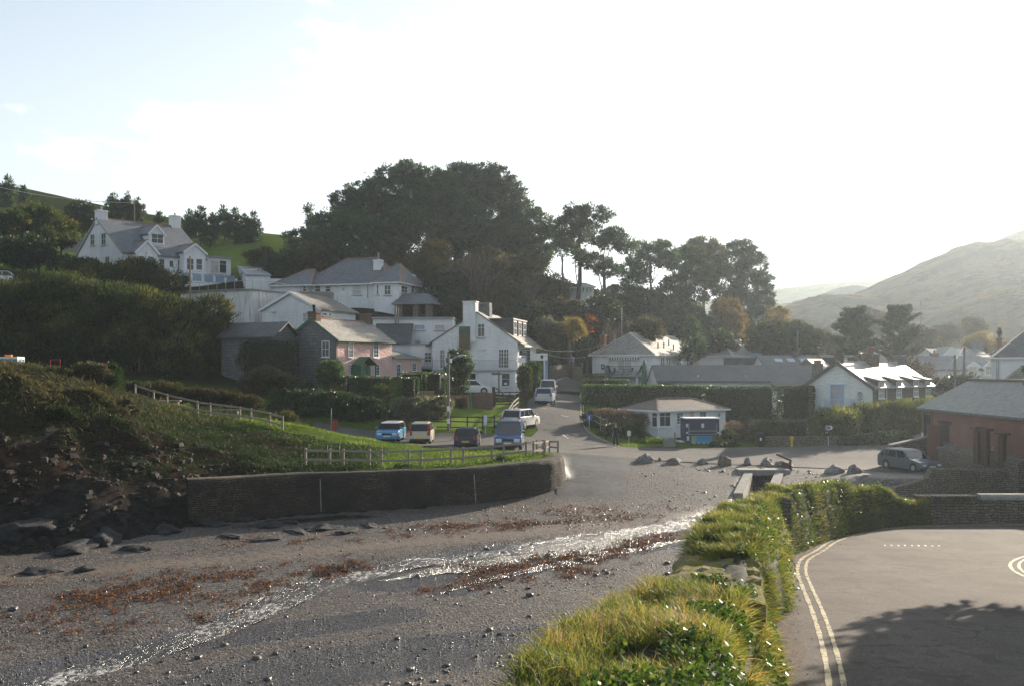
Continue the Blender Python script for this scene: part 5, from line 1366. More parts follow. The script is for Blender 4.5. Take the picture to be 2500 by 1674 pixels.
# ---- white gable house with the sunlit roof
m_ = House('white_cottage', 'cream white gabled cottage with blue french doors and a brilliant sunlit slate roof', 'house', 2130, -.5, 90, 48, 2279, 1963)
L, D = m_.L, m_.D; ze = m_.zat(946, 0, 0); zr = m_.zat(886, 0, D/2)
m_.gwalls(.02, L, .02, D, ze, zr, 'x', 'stone_brown', -1); mb = MB(); mb.prism([(0, -1), (D, -1), (D, ze-.014), (D/2, zr-.014), (0, ze-.014)], -.03, .018, 'x'); mb.build('gable_wall', 'cream_rubble', m_.root)
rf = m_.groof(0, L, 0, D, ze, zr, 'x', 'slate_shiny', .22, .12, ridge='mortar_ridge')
mb = MB()
for (a0, sg_) in ((0, -1), (D, 1)): sl = (zr-ze)/(D/2); mb.bar((-.17, a0+sg_*.22, ze-sl*.22+.06), (-.17, D/2, zr+.06), .08, .3)
mb.build('bargeboard', 'slate_dark', rf)
m_.chimney(.5, D/2+.1, zr-.5, m_.zat(860, 0, D/2), .6, .75, 'stone_brown', 0); xx = m_.xpx(2126, 'f', D/2-.2)
m_.chimney(xx, D/2-.2, zr-1.2, m_.zat(863, xx, D/2), 1.9, .95, 'stone_brown', 3, 'ridge_tile', .75); xx = m_.xpx(2196, 'f', D/2)
m_.chimney(xx, D/2, zr-.5, m_.zat(866, xx, D/2), 1.7, .8, 'stone_grey', 0)
fd = m_.window('l', (2028,938,2060,993), 4, 5, c=-.03, frame='blue_paint', mw=.05, fw=.12, sill='blue_paint', name='french_window', pane='curtain_glass')
lbox('lintel', 'pale_blue', (2020,935.5,2067,938), .005, .1, -.03, 'l', m_)
zf_ = m_.on(2045, 998, 'l', -.7)[1]; ya, yb = m_.xpx(2078, 'l', -.7), m_.xpx(2004, 'l', -.7)
m_.box('balcony_floor', 'grey_paint', -.85, -.035, ya, yb, zf_-.1, zf_); m_.rail('balcony_railing', [(-.04, ya+.03, zf_), (-.8, ya+.03, zf_), (-.8, yb-.03, zf_), (-.04, yb-.03, zf_)], .95, 'pale_blue', .1, .015, .035)
for y in (ya+.22, yb-.22): m_.box('balcony_panel', 'pale_blue', -.83, -.79, y-.18, y+.18, zf_+.02, zf_+.98)
m_.window('l', (2008,1003,2056,1022), 6, 3, c=-.03, frame='blue_paint', mw=.04, sill=None, pane='curtain_glass', name='shop_window')
# fishbone ornament
fb = thing('fishbone_ornament', 'dark metal fish skeleton hung head up on the cream gable', 'ornament', m_.A, m_.th)
y, z = m_.on(2100, 976, 'l', -.05); o = -.09
mb = MB(); mb.prism([(y-.24, z+.50), (y+.24, z+.50), (y+.2, z+.68), (y+.09, z+.80), (y-.09, z+.80), (y-.2, z+.68)], o-.02, o+.02, 'x'); mb.build('head', 'lead', fb)
mb = MB(); mb.bar((o, y, z-.72), (o, y, z+.52), .05, .05); mb.build('spine', 'lead', fb)
mb = MB()
for k in range(8):
    zz_ = z+.40-k*.13; w_ = .30-.012*k
    for q in (-1, 1): mb.bar((o, y, zz_), (o, y+q*w_, zz_+(.07 if k % 2 else -.02)), .035, .03)
mb.build('rib', 'lead', fb); mb = MB(); mb.prism([(y, z-.62), (y+.24, z-.88), (y, z-.8), (y-.24, z-.88)], o-.02, o+.02, 'x'); mb.build('tail', 'lead', fb)
# half dormers
for px in (2150, 2193, 2234, 2264):
    xa = m_.xpx(px, 'f', -.02); w_ = .75; sl = (zr-ze)/(D/2); zt = ze+.62; yb_ = (zt+.55-ze)/sl
    mb = MB(); mb.prism([(-.06, ze-.3), (-.06, zt), (yb_*.98, zt+.42), (.4, ze+.2)], xa-w_, xa+w_, 'x'); dm = mb.build('dormer', 'slate_dark', m_.root)
    mb = MB(); mb.prism([(-.3, zt-.04), (-.3, zt+.06), (yb_+.1, zt+.56), (yb_+.1, zt+.46)], xa-w_-.12, xa+w_+.12, 'x'); mb.build('dormer_roof', 'slate_dark', dm)
    m_.window('f', (xa-w_+.1, ze-1.0, xa+w_-.1, zt-.08), 2, 3, c=-.07, raw=True, sill='white_paint', pane='curtain_glass')
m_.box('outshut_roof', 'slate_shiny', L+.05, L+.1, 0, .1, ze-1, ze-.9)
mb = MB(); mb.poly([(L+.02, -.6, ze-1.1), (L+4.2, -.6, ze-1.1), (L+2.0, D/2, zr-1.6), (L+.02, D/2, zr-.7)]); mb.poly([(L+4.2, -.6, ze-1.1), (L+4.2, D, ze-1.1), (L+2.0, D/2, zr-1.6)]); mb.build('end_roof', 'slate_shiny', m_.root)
m_.box('end_wall', 'white_render', L+.02, L+3.9, -.3, D-.3, -1, ze-1.12)
mb = MB(); x0 = m_.xpx(2190, 'f', -2.2); mb.prism([(x0-1.6, .0), (x0+1.6, 0), (x0+1.6, 2.0), (x0, 3.0), (x0-1.6, 2.0)], -2.4, -.05, 'y'); mb.build('porch_wall', 'stone_brown', m_.root); m_.groof(x0-1.6, x0+1.6, -2.4, -.1, 2.0, 3.05, 'y', 'slate_dark', .25, .15, name='porch_roof')
m_.pipe('f', 2163, 950, 1000, 0, 'white_paint')

# ---- red barn on the right
n_ = thing('red_barn', 'long low barn with red ochre walls and a mossy slate roof by the right edge', 'barn', (30.5, 74, -.3))
def nb_(name, mat, a, b, bevel=0, parent=n_): mb = MB(); mb.box(a, b); return mb.build(name, mat, parent, bevel=bevel)
ze, zr, W_ = 3.65, 5.55, 7.4; LB = 30
mb = MB(); mb.prism([(0, -1.5), (W_, -1.5), (W_, ze-.02), (W_/2, zr-.02), (0, ze-.02)], -LB, 0, 'y'); mb.build('wall', 'red_ochre', n_)
mb = MB(); mb.box((-.10, -LB, -1.5), (-.005, -2.0, .95)); mb.build('stone_base', 'hedge_stone', n_)
mb = MB(); mb.box((-.06, -1.9, -1.5), (.4, .06, ze-.05)); mb.build('end_pier', 'stone_brown', n_)
mb = MB(); sl = (zr-ze)/(W_/2)
for (a0, sg_) in ((0, -1), (W_, 1)): mb.prism([(a0+sg_*.35, ze-sl*.35), (W_/2, zr), (W_/2, zr+.15), (a0+sg_*.35, ze-sl*.35+.15)], -LB-.2, .35, 'y')
rf = mb.build('roof', 'slate_mossy', n_); mb = MB(); mb.bar((W_/2, -LB, zr+.2), (W_/2, .35, zr+.2), .3, .14); mb.build('ridge', 'slate_moss_brown', rf)
nb_('cart_opening', 'dark_inside', (-.09, -1.6, -1), (-.063, -.5, ze-.5)); nb_('door', 'dark_wood', (-.05, -4.6, -1), (-.004, -3.2, 2.6)); nb_('lintel', 'dark_wood', (-.09, -4.9, 2.62), (-.003, -2.9, 2.85))
nb_('open_door_leaf', 'red_ochre', (-.9, -3.1, -1), (-.006, -3.02, 2.55)); nb_('notice', 'plate_white', (-.13, -.45, .9), (-.07, -.15, 1.8)); nb_('shutter_sign', 'navy', (-.09, -4.4, .6), (-.055, -3.6, 1.4))
nw = thing('barn_yard_wall', 'dark stone wall with a pale slab coping at the barn corner', 'wall', (29.3, 73.8, -.6))
mb = MB(); mb.prism([(-1.9, -1), (.9, -1), (.9, 1.9), (-1.9, 1.25)], -2.1, -1.6, 'y'); mb.build('wall', 'hedge_stone', nw); mb = MB(); mb.prism([(-2.0, 1.26), (1.0, 1.93), (1.0, 2.03), (-2.0, 1.36)], -2.2, -1.5, 'y'); mb.build('coping', 'concrete', nw)
nw2 = thing('barn_bank_wall', 'rough stone bank wall along the barn beside the rusty posts', 'wall', (29.75, 70.5, -.9))
mb = MB(); mb.prism([(0, -1), (.62, -1), (.62, 1.95), (.5, 1.9), (0, 1.5)], -12, -1.0, 'y'); mb.build('wall', 'hedge_stone', nw2); mb = MB(); mb.box((-.1, -1.3, 1.56), (.55, -.95, 1.7)); mb.build('coping', 'concrete', nw2)
for k, (px, py0, py1) in enumerate(((2386,1047,1130),(2407,1051,1136),(2447,1060,1140))):
    Y = 62.8-k*1.3; p = P(px, py1, Y); hh = (py1-py0)/F*Y
    po = thing('rusty_post', 'rusty girder post with a flat top plate, %s of the three beside the barn' % ('left', 'middle', 'right')[k], 'post', p, .4, 'rusty posts beside the barn')
    mb = MB(); mb.box((-.16, -.03, 0), (.16, .03, hh)); mb.box((-.16, -.17, 0), (-.13, .17, hh)); mb.box((.13, -.17, 0), (.16, .17, hh)); mb.build('girder', 'rust', po); mb = MB(); mb.box((-.4, -.25, hh+.003), (.4, .25, hh+.14)); mb.build('top_plate', 'rust', po)
po = thing('marker_post', 'thin post carrying two small white plates beside the barn', 'post', P(2427, 1136, 63)); mb = MB(); mb.box((-.04, -.04, 0), (.04, .04, 1.3)); mb.build('post', 'dark_wood', po)
for z, w_ in ((1.12, .14), (.88, .2)): mb = MB(); mb.box((-w_, -.06, z), (w_, -.042, z+.16)); mb.build('plate', 'plate_white', po)
po = thing('orange_pillar', 'orange red iron pillar standing at the barn doorway', 'post', P(2311, 1098, 71)); mb = MB(); mb.lathe([(.26, 0), (.26, .08), (.14, .12), (.12, .95), (.2, 1.0), (.2, 1.08)], (0, 0, 0), 12); mb.build('pillar', 'red_ochre', po, smooth=False)

# ---- houses at the right edge and behind
q = House('edge_house', 'white house with a steep dark hipped roof cut off by the right edge', 'house', 2432, 0, 96, -23, L=16, D=9)
ze = q.zat(872, 0, 0); q.box('wall', 'white_render', 0, 16, 0, 9, -2, ze-.02); q.hip(0, 16, 0, 9, ze, ze+4.1, 4.4, 4.4, 'slate_dark', .35, None)
x = q.xpx(2440, 'f', 4.5); x = q.xpx(2440, 'f', 9.4); c0 = q.chimney(x, 9.4, ze-.4, q.zat(824, x, 9.4), .5, .6, 'brick', 0); z = q.zat(824, x, 9.4)
mb = MB(); mb.lathe([(.12, 0), (.1, .2), (.22, .35), (.28, .6), (.16, .8), (.2, .95), (.05, 1.1)], (x, 9.4, z), 10); mb.build('chimney_cowl', 'rust', c0, smooth=True)
mb = MB(); mb.prism([(q.xpx(2446, 'f', -2), q.zat(931, 0, -2)), (12, q.zat(931, 0, -2)), (12, q.zat(880, 0, -2)), (q.xpx(2500, 'f', -2), q.zat(890, 0, -2))], -3, -.02, 'y'); mb.build('lean_to_roof', 'slate_brown', q.root)
q.pipe('f', 2433, 876, 930); q.pipe('f', 2438, 876, 930)
r_ = House('dormer_house', 'pale house with two pointed dormers and a grey slate roof beyond the cottages', 'house', 2262, 2.6, 125, 0, 2428, D=8)
L = r_.L; ze = r_.zat(902, 0, 0); zr = r_.zat(870, 0, 4); r_.gwalls(0, L, 0, 8, ze, zr, 'x', 'white_render'); r_.groof(0, L, 0, 8, ze, zr, 'x', 'slate_blue', .3, .1)
for px in (2373, 2412):
    x = r_.xpx(px); z0, z1, z2 = r_.zat(914, x, -.3), r_.zat(895, x, -.3), r_.zat(884, x, -.3); w_ = .75
    r_.gwalls(x-w_, x+w_, -.3, 2.4, z1, z2, 'y', 'white_render', z0=z0-.3, name='dormer'); r_.groof(x-w_, x+w_, -.3, 2.6, z1, z2, 'y', 'slate_blue', .2, .12, .08, name='dormer_roof', barge='white_paint')
    r_.window('f', (x-.5, z0, x+.5, z1+.1), 2, 2, c=-.3, raw=True, pane='curtain_glass')
r_.box('porch_roof', 'slate_blue', r_.xpx(2350), L, -1.2, -.02, r_.zat(926, 0, 0)-.15, r_.zat(926, 0, 0)); r_.chimney(r_.xpx(2281, 'f', 4), 4, zr-.3, r_.zat(862, 0, 4), .9, .6, 'brick', 1)
s_ = House('far_pediment_house', 'far grey house with a white pediment gable rising over the dormer house', 'house', 2290, 4, 150, 0, 2420, D=9)
ze = s_.zat(872, 0, 0); zr = s_.zat(852, 0, 4.5); s_.gwalls(0, s_.L, 0, 9, ze, zr, 'x', 'white_render'); s_.groof(0, s_.L, 0, 9, ze, zr, 'x', 'slate_blue', .3, .1)
x0, x1 = s_.xpx(2296, 'f', -.5), s_.xpx(2352, 'f', -.5); s_.gwalls(x0, x1, -.5, 3, ze-.1, s_.zat(848, 0, -.5), 'y', 'white_board', name='pediment'); s_.groof(x0, x1, -.5, 4, ze-.1, s_.zat(848, 0, -.5), 'y', 'slate_blue', .3, .15, name='pediment_roof', barge='white_paint')
s_.chimney(s_.xpx(2385, 'f', 4.5), 4.5, zr-.4, s_.zat(832, 0, 4.5), 1.6, .8, 'stone_grey', 1)
u_ = House('bungalow', 'pale bungalow half hidden among the trees on the hillside', 'house', 1418, 13.6, 142, 12, 1450, D=6)
u_.box('wall', 'white_render', 0, u_.L, 0, 6, -3, u_.zat(700, 0, 0)); u_.hip(0, u_.L, 0, 6, u_.zat(700, 0, 0)+.02, u_.zat(690, 0, 3), 1.5, 1.5, 'slate_blue', .3)
for px in (1424, 1433, 1442): u_.window('f', (px-2.5, 701, px+2.5, 714), 1, 1)
# ================================================================ plants
class Leaves:
    """collects leaf quads: centre, direction, side, length, width"""
    def __init__(s): s.V = []; s.n = 0; s.r = []
    def add(s, c, d, ln, wd, roll=None, rnd=None):
        n = len(c)
        d = d/np.maximum(np.linalg.norm(d, axis=1, keepdims=True), 1e-9)
        a = rng.normal(size=(n, 3)); sd = np.cross(d, a); sd /= np.maximum(np.linalg.norm(sd, axis=1, keepdims=True), 1e-9)
        ln = np.broadcast_to(ln, n)[:, None]; wd = np.broadcast_to(wd, n)[:, None]
        v = np.stack([c-d*ln*.5, c+sd*wd*.5, c+d*ln*.5, c-sd*wd*.5], 1)
        s.V.append(v); s.n += n; s.r.append(rng.uniform(0, 1, n) if rnd is None else rnd)
    def build(s, name, mat, parent, origin=(0, 0, 0)):
        v = np.concatenate(s.V).reshape(-1, 3)-np.array(origin)
        f = np.arange(s.n*4).reshape(-1, 4)
        return mesh_np(name, v, f, mat, parent, attr=np.concatenate(s.r))
def ball(n, c, r, shell=.55):
    """points in an ellipsoid, thicker towards its surface"""
    d = rng.normal(size=(n, 3)); d /= np.linalg.norm(d, axis=1, keepdims=True)
    t = (shell+(1-shell)*rng.uniform(0, 1, n)**.7)[:, None]
    return np.array(c)+d*t*np.array(r), d
def clumpy(lv, c, r, nclump, per, csize, ln, wd, up=.35, shell=.75, tone=.35):
    """an ellipsoid of small leaf tufts, each tuft with its own tone"""
    cc, cd = ball(nclump, c, r, shell)
    k = rng.uniform(.6, 1.35, nclump)
    p, d = ball(nclump*per, (0, 0, 0), (1, 1, .75), .35)
    rep = np.repeat(np.arange(nclump), per)
    p = p*(csize*k[rep])[:, None]+cc[rep]
    dd = d+cd[rep]*.5+np.array([0, 0, up])
    tn = np.clip(rng.uniform(0, 1, nclump)[rep]*(1-tone)+rng.uniform(0, 1, nclump*per)*tone, 0, 1)
    lv.add(p, dd, ln*rng.uniform(.6, 1.3, nclump*per), wd*rng.uniform(.7, 1.2, nclump*per), rnd=tn)
def limbs(mb, base, targets, r0, seed, bend=.25, n=5):
    """trunk-to-clump limbs"""
    r = random.Random(seed)
    for (t, fr, rad) in targets:
        b = Vector(base[0]).lerp(Vector(base[1]), fr); t = Vector(t); d = t-b
        pts = []
        j = Vector((r.uniform(-1, 1), r.uniform(-1, 1), r.uniform(-.3, .8)))*d.length*bend*.5
        for k in range(n+1):
            u = k/n; pts.append(b+d*u+j*math.sin(u*math.pi)+Vector((r.uniform(-1, 1), r.uniform(-1, 1), r.uniform(-1, 1)))*d.length*.02*(0 < k < n))
        mb.tube(pts, [rad*(1-.75*k/n) for k in range(n+1)], 5, cap=False)
NTREE = [0]
def tree(label, kind, base, blobs, mat='pine_needles', cat='tree', dens=1.0, group=None, Y=None, bark='bark', name=None, leaf_=(.46, .15), csize=.75, depth=1.0, trunk=True, flat=.8, up=.35, grow=1.0):
    """base (px,Y); blobs (px,py,rx,ry[,dy]) in photo pixels at distance Y, real ellipsoids with depth"""
    NTREE[0] += 1
    px0, Y = base; g = G(px0, Y); k = Y/F
    root = thing(name or {'pine': 'pine_tree', 'shrub': 'shrub', 'cypress': 'cypress_tree', 'broad': 'broadleaf_tree'}[kind], label, cat, g, 0, group)
    lv = Leaves(); tg = []
    for b in blobs:
        px, py, rx, ry = b[:4]; dy = b[4] if len(b) > 4 else rng.uniform(-.35, .35)*rx*k*depth
        c = np.array([XY(px, Y)+0, Y+dy, CZ-(py-HY)/F*Y]); r = np.array([rx*k, max(rx, ry)*k*.85*depth, ry*k])
        c[0] = XY(px, Y+dy); c[2] = CZ-(py-HY)/F*(Y+dy)
        area = 4*math.pi*((r[0]*r[1])**1.6+(r[0]*r[2])**1.6+(r[1]*r[2])**1.6)**(1/1.6)/3**(1/1.6)
        nc = max(6, int(area*1.15*dens/(csize*csize*1.6)))
        clumpy(lv, c, r*grow, nc, int(min(100, max(10, .5*csize*csize*6.3/(leaf_[0]*leaf_[1]*.5)))), csize, leaf_[0], leaf_[1], up)
        tg.append((tuple(c-np.array(g)-np.array([0, 0, r[2]*.3])), rng.uniform(.45, .95), max(.05, r[0]*.045)))
    lv.build('crown', mat, root, g)
    if trunk:
        hgt = max(t[0][2] for t in tg)*.85; mx = np.mean([t[0][0] for t in tg])*.6; my = np.mean([t[0][1] for t in tg])*.6
        mb = MB(); r0 = max(.12, hgt*.026)
        tr_pts = [(mx*u+.25*math.sin(u*5+NTREE[0]), my*u, hgt*u-.4) for u in (0, .25, .5, .75, 1)]
        mb.tube(tr_pts, [r0*1.25, r0, r0*.85, r0*.65, r0*.35], 7)
        limbs(mb, (tr_pts[0], tr_pts[-1]), tg, r0, NTREE[0])
        mb.build('trunk', bark, root, smooth=True)
    return root
def twiggy(label, base, top_px, spread, n=9, mat='twig', cat='tree', name='bare_tree', lean=0, levels=4, rad=.13, leafy=None):
    """leafless tree: forking tapered branches"""
    px, Y = base; g = G(px, Y); hgt = CZ-(top_px-HY)/F*Y-g.z; root = thing(name, label, cat, g)
    mb = MB(); tips = []
    r = random.Random(int(px*7+Y))
    segs = []
    def grow(p, d, L, rd, lv):
        q = p+d*L; m = p.lerp(q, .5)+Vector((r.uniform(-1, 1), r.uniform(-1, 1), 0))*L*.06
        segs.append((p, m, q, rd, lv))
        if lv == 0: tips.append(q); return
        for _ in range(r.choice((2, 3, 3))):
            nd = (d+Vector((r.gauss(0, 1), r.gauss(0, 1), r.gauss(.15, .5)))*spread).normalized()
            grow(p.lerp(q, r.uniform(.55, 1.0)), nd, L*r.uniform(.55, .85), rd*.6, lv-1)
    for k in range(n):
        d = Vector((r.gauss(lean, 1)*.3*spread*2, r.gauss(0, .6)*spread, 1)).normalized()
        grow(Vector((r.gauss(0, .25), r.gauss(0, .25), -.2)), d, hgt*.42, rad*hgt/9, levels)
    for (p, m, q, rd, lv) in segs:
        if lv >= levels-1: mb.tube([p, m, q], [rd, rd*.85, rd*.65], 5, cap=False)
    mb.build('trunk', 'grey_bark', root, smooth=True)
    lvv = Leaves(); thin = [s for s in segs if s[4] < levels-1]
    if thin:
        P0 = np.array([tuple(s[0]) for s in thin]); P1 = np.array([tuple(s[2]) for s in thin]); wd = np.array([max(.025, s[3]*2) for s in thin])
        lvv.add((P0+P1)/2, P1-P0, np.linalg.norm(P1-P0, axis=1), wd)
    if leafy and tips:
        T = np.array([tuple(t) for t in tips]); T = np.repeat(T, leafy, 0)+rng.normal(0, .25, (len(tips)*leafy, 3)); lvv.add(T, rng.normal(size=T.shape), .16, .09)
    lvv.build('crown', mat, root)
    return root
def spray(lv, c, r, n, ln, wd, droop=.0, up=1.0, nf=9):
    """feathery upright plumes"""
    cc, cd = ball(n, c, r, .5)
    d = cd*np.array([.7, .7, .5])+np.array([0, 0, up])+rng.normal(0, .25, (n, 3)); d /= np.linalg.norm(d, axis=1, keepdims=True)
    tn = rng.uniform(0, 1, n)
    for k in range(nf):
        u = k/(nf-1)
        p = cc+d*(ln*u)[:, None] if hasattr(ln, '__len__') else cc+d*ln*u
        p = p+rng.normal(0, .06+.05*(1-u), p.shape); p[:, 2] -= droop*u*u
        lv.add(p, d+rng.normal(0, .55, d.shape), .26*(1.2-u*.5), wd, rnd=np.clip(tn*.65+u*.3+rng.uniform(-.1, .1, n), 0, 1))
def plume_bush(label, base, blobs, mat='tamarisk', dens=1.0, name='tamarisk_bush', cat='bush', group=None, ln=1.0, wd=.055):
    px0, Y = base; g = G(px0, Y); k = Y/F; root = thing(name, label, cat, g, 0, group); lv = Leaves(); mb = MB()
    for i, b in enumerate(blobs):
        px, py, rx, ry = b[:4]; dy = b[4] if len(b) > 4 else rng.uniform(-1.2, 1.2)
        Yb = Y+dy; kb = Yb/F; c = np.array([XY(px, Yb), Yb, CZ-(py-HY)/F*Yb]); r = np.array([rx*kb, rx*kb*.8, ry*kb])
        area = r[0]*r[2]*4+r[0]*r[1]*3; cs = .42*ln+.45
        spray(lv, c, r*.9, int(area*4.5*dens), ln*rng.uniform(.7, 1.3, int(area*4.5*dens)), wd)
        clumpy(lv, c, r*.92, int(area*1.9*dens/(cs*cs*1.6)), 80, cs, .44*min(1, ln+.2), .10, 1.5, .8, .12)
        mb.tube([(c[0]-g.x, c[1]-g.y, -.4), ((c[0]-g.x)*1.02, c[1]-g.y, (c[2]-g.z)*.6), (c[0]-g.x, c[1]-g.y, c[2]-g.z)], [.12, .08, .03], 5, cap=False)
    lv.build('crown', mat, root, g); mb.build('trunk', 'bark', root, smooth=True)
    return root
def leafbox(lv, a, b, n, ln, wd, round_=.25, out=.7):
    """clipped-hedge leaves over the faces of a box"""
    a, b = np.array(a, float), np.array(b, float); c = (a+b)/2; hx = (b-a)/2
    ar = np.array([hx[1]*hx[2], hx[1]*hx[2], hx[0]*hx[2], hx[0]*hx[2], hx[0]*hx[1]]); f = rng.choice(5, n, p=ar/ar.sum())
    p = rng.uniform(-1, 1, (n, 3)); d = rng.normal(0, .5, (n, 3))
    for i, (ax, sg) in enumerate(((0, -1), (0, 1), (1, -1), (1, 1), (2, 1))):
        m = f == i; p[m, ax] = sg*(1-rng.uniform(0, .09, m.sum())/np.maximum(hx[ax], .2)); d[m, ax] += sg*out
    w = p*hx; 
    q = np.maximum(np.abs(w)-(hx-round_), 0); L = np.linalg.norm(q, axis=1); s = np.where(L > round_, round_/np.maximum(L, 1e-6), 1)
    w = np.sign(w)*np.where(q > 0, (hx-round_)+q*s[:, None], np.abs(w))
    w += .12*np.stack([fbm(w[:, 1]+c[1], w[:, 2], 1.1, 3, 3), fbm(w[:, 0]+c[0], w[:, 2], 1.1, 3, 4), fbm(w[:, 0]+c[0], w[:, 1]+c[1], 1.1, 3, 5)*1.6], 1)
    lv.add(w+c, d, ln*rng.uniform(.7, 1.3, n), wd*rng.uniform(.7, 1.2, n))
def hedge(label, pts, wid, hgt, mat='hedge_leaf', dens=110, name='hedge', cat='hedge', ln=.16, wd=.09, group=None, core='dark_leaf', rnd_=.3, sink=.2):
    """clipped hedge along world points (x,y[,z]); a dark twiggy core shows between the leaves"""
    p0 = pts[0]; g = Vector((p0[0], p0[1], p0[2] if len(p0) > 2 else H(p0[0], p0[1]))); root = thing(name, label, cat, g, 0, group); lv = Leaves(); mb = MB()
    for (a, b) in zip(pts[:-1], pts[1:]):
        za = a[2] if len(a) > 2 else H(a[0], a[1]); zb = b[2] if len(b) > 2 else H(b[0], b[1])
        A, B = np.array([a[0], a[1], za]), np.array([b[0], b[1], zb]); L = np.hypot(*(B-A)[:2]); an = math.atan2(B[1]-A[1], B[0]-A[0])
        tmp = Leaves(); n = int((2*L*hgt+2*wid*hgt+L*wid)*dens)
        leafbox(tmp, (-wid*.3, -wid/2, -sink), (L+wid*.3, wid/2, hgt), n, ln, wd, min(rnd_, wid*.45, hgt*.45))
        V = tmp.V[0]; c, s = math.cos(an), math.sin(an); x = V[..., 0].copy(); y = V[..., 1].copy()
        V[..., 0] = x*c-y*s+A[0]; V[..., 1] = x*s+y*c+A[1]; V[..., 2] += A[2]+(zb-za)*np.clip(x/max(L, .1), 0, 1)
        lv.V.append(V); lv.n += n; lv.r.append(tmp.r[0])
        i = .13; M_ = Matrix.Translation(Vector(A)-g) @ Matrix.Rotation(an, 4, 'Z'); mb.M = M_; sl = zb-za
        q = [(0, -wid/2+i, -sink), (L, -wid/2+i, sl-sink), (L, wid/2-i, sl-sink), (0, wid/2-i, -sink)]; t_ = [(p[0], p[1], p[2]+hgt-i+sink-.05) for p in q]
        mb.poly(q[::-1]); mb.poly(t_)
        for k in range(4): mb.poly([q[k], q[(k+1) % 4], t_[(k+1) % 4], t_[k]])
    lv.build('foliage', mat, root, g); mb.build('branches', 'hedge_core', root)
    return root
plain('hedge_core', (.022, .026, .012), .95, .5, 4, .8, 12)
def bush(label, base, blobs, mat='dark_leaf', dens=1.0, leaf_=(.22, .12), csize=.4, name='shrub', cat='shrub', group=None, depth=.9, up=.15):
    r = tree(label, 'shrub', base, blobs, mat, cat, dens, group, name=name, leaf_=leaf_, csize=csize, depth=depth, up=up, bark='bark')
    return r

# ---- the wood on the hill: big pines
PN = ('pine_needles',)
gw = 'pines crowning the wooded hill'
tree('tallest dark pine at the left shoulder of the wooded hilltop', 'pine', (985, 150), [(955,432,32,22),(1000,425,36,24),(1040,440,36,26),(930,470,40,26),(985,470,52,34),(1040,485,50,34),(965,520,52,30)], dens=1.25, grow=1.3, group=gw)
tree('broad dark pine at the right shoulder of the wooded hilltop', 'pine', (1165, 152), [(1130,432,38,24),(1175,428,38,24),(1212,445,36,30),(1245,480,30,34),(1150,470,58,36),(1210,500,52,36),(1260,530,36,30)], dens=1.25, grow=1.3, group=gw)
tree('dark pine filling the middle of the wooded hilltop', 'pine', (1080, 147), [(1085,450,36,24),(1075,485,50,32),(1110,520,56,36),(1050,535,48,28),(1130,560,48,30)], dens=1.25, grow=1.3, group=gw)
tree('dark spreading pine on the left slope of the hilltop above the villa', 'pine', (880, 150), [(880,468,30,18),(850,490,34,20),(900,495,40,24),(840,520,32,22),(885,530,48,26),(930,545,44,26)], dens=1.25, grow=1.3, group=gw)
tree('dark pine at the right end of the dense hilltop crown', 'pine', (1290, 150), [(1290,520,24,22),(1305,555,40,28),(1260,580,48,34),(1320,590,38,30),(1230,610,50,30),(1290,620,44,28)], dens=1.25, grow=1.3, group=gw)
tree('lower grey green pine in the thick of the wood above the villa roof', 'pine', (985, 140), [(1000,530,34,18),(1010,555,46,18),(950,580,50,30),(1000,600,44,22)], dens=1.25, grow=1.3, group=gw)
tree('rounded pine low on the left of the wood, over the villa', 'pine', (860, 140), [(830,540,44,22),(880,560,52,26),(800,570,44,26),(850,600,60,30),(920,610,44,28)], dens=1.25, grow=1.3, group=gw)
tree('loose pale pine sprig rising at the far left of the wood', 'pine', (765, 148), [(755,512,12,10),(770,530,16,14),(765,560,26,20),(730,585,36,24),(780,590,36,28)], dens=.9, group=gw)
tree('dark pine between the two shoulders of the hilltop, set back', 'pine', (1110, 158), [(1090,465,50,30),(1140,480,50,34),(1060,510,50,34),(1180,520,50,36),(1100,550,60,36)], dens=1.2, grow=1.3, group=gw)
tree('dark pine low in the middle of the wood', 'pine', (1190, 146), [(1160,570,56,28),(1220,585,56,30),(1110,590,56,30),(1260,620,44,28),(1170,610,60,28)], dens=1.2, grow=1.2, group=gw)
# open pines by the gap
gp = 'open-crowned pines right of the wood'
tree('tall open pine with flat layered crown against the white sky', 'pine', (1411, 140), [(1410,512,28,12),(1450,515,34,14),(1475,530,22,10),(1400,532,36,14),(1385,555,30,16),(1430,555,36,14),(1395,585,40,18),(1370,545,14,10)], dens=1.0, depth=.8, group=gp)
tree('leaning pine with two crowns right of the tallest open pine', 'pine', (1468, 138), [(1505,572,26,16),(1530,590,24,18),(1490,590,34,18),(1460,580,36,18),(1520,605,22,12),(1450,640,44,14),(1480,660,34,14),(1430,625,30,12)], dens=.9, depth=.8, group=gp)
tree('slim pine with a bare stem at the left of the sky gap', 'pine', (1376, 142), [(1375,580,26,18),(1365,610,20,14),(1390,600,22,16)], dens=.8, depth=.8, group=gp)
tree('umbrella shaped pine standing clear in the middle of the sky gap', 'pine', (1597, 152), [(1600,598,30,14),(1570,602,22,12),(1625,610,24,14),(1590,620,40,14),(1560,635,34,16),(1540,660,40,16),(1630,640,34,18),(1570,665,30,12),(1550,685,34,12)], dens=.85, depth=.8, group=gp)
tree('dark spreading pine right of the umbrella shaped pine', 'pine', (1680, 158), [(1690,620,34,18),(1660,640,36,20),(1700,655,40,22),(1720,685,34,18),(1660,690,44,20),(1640,715,50,14),(1690,725,40,18),(1620,735,40,10)], dens=.9, group=gp)
tree('tall feathery broadleaf tree behind the right pines', 'broad', (1720, 175), [(1715,595,36,14),(1700,615,44,20),(1740,620,36,24),(1730,655,50,30)], 'scrub_leaf', dens=.9, leaf_=(.35, .16))
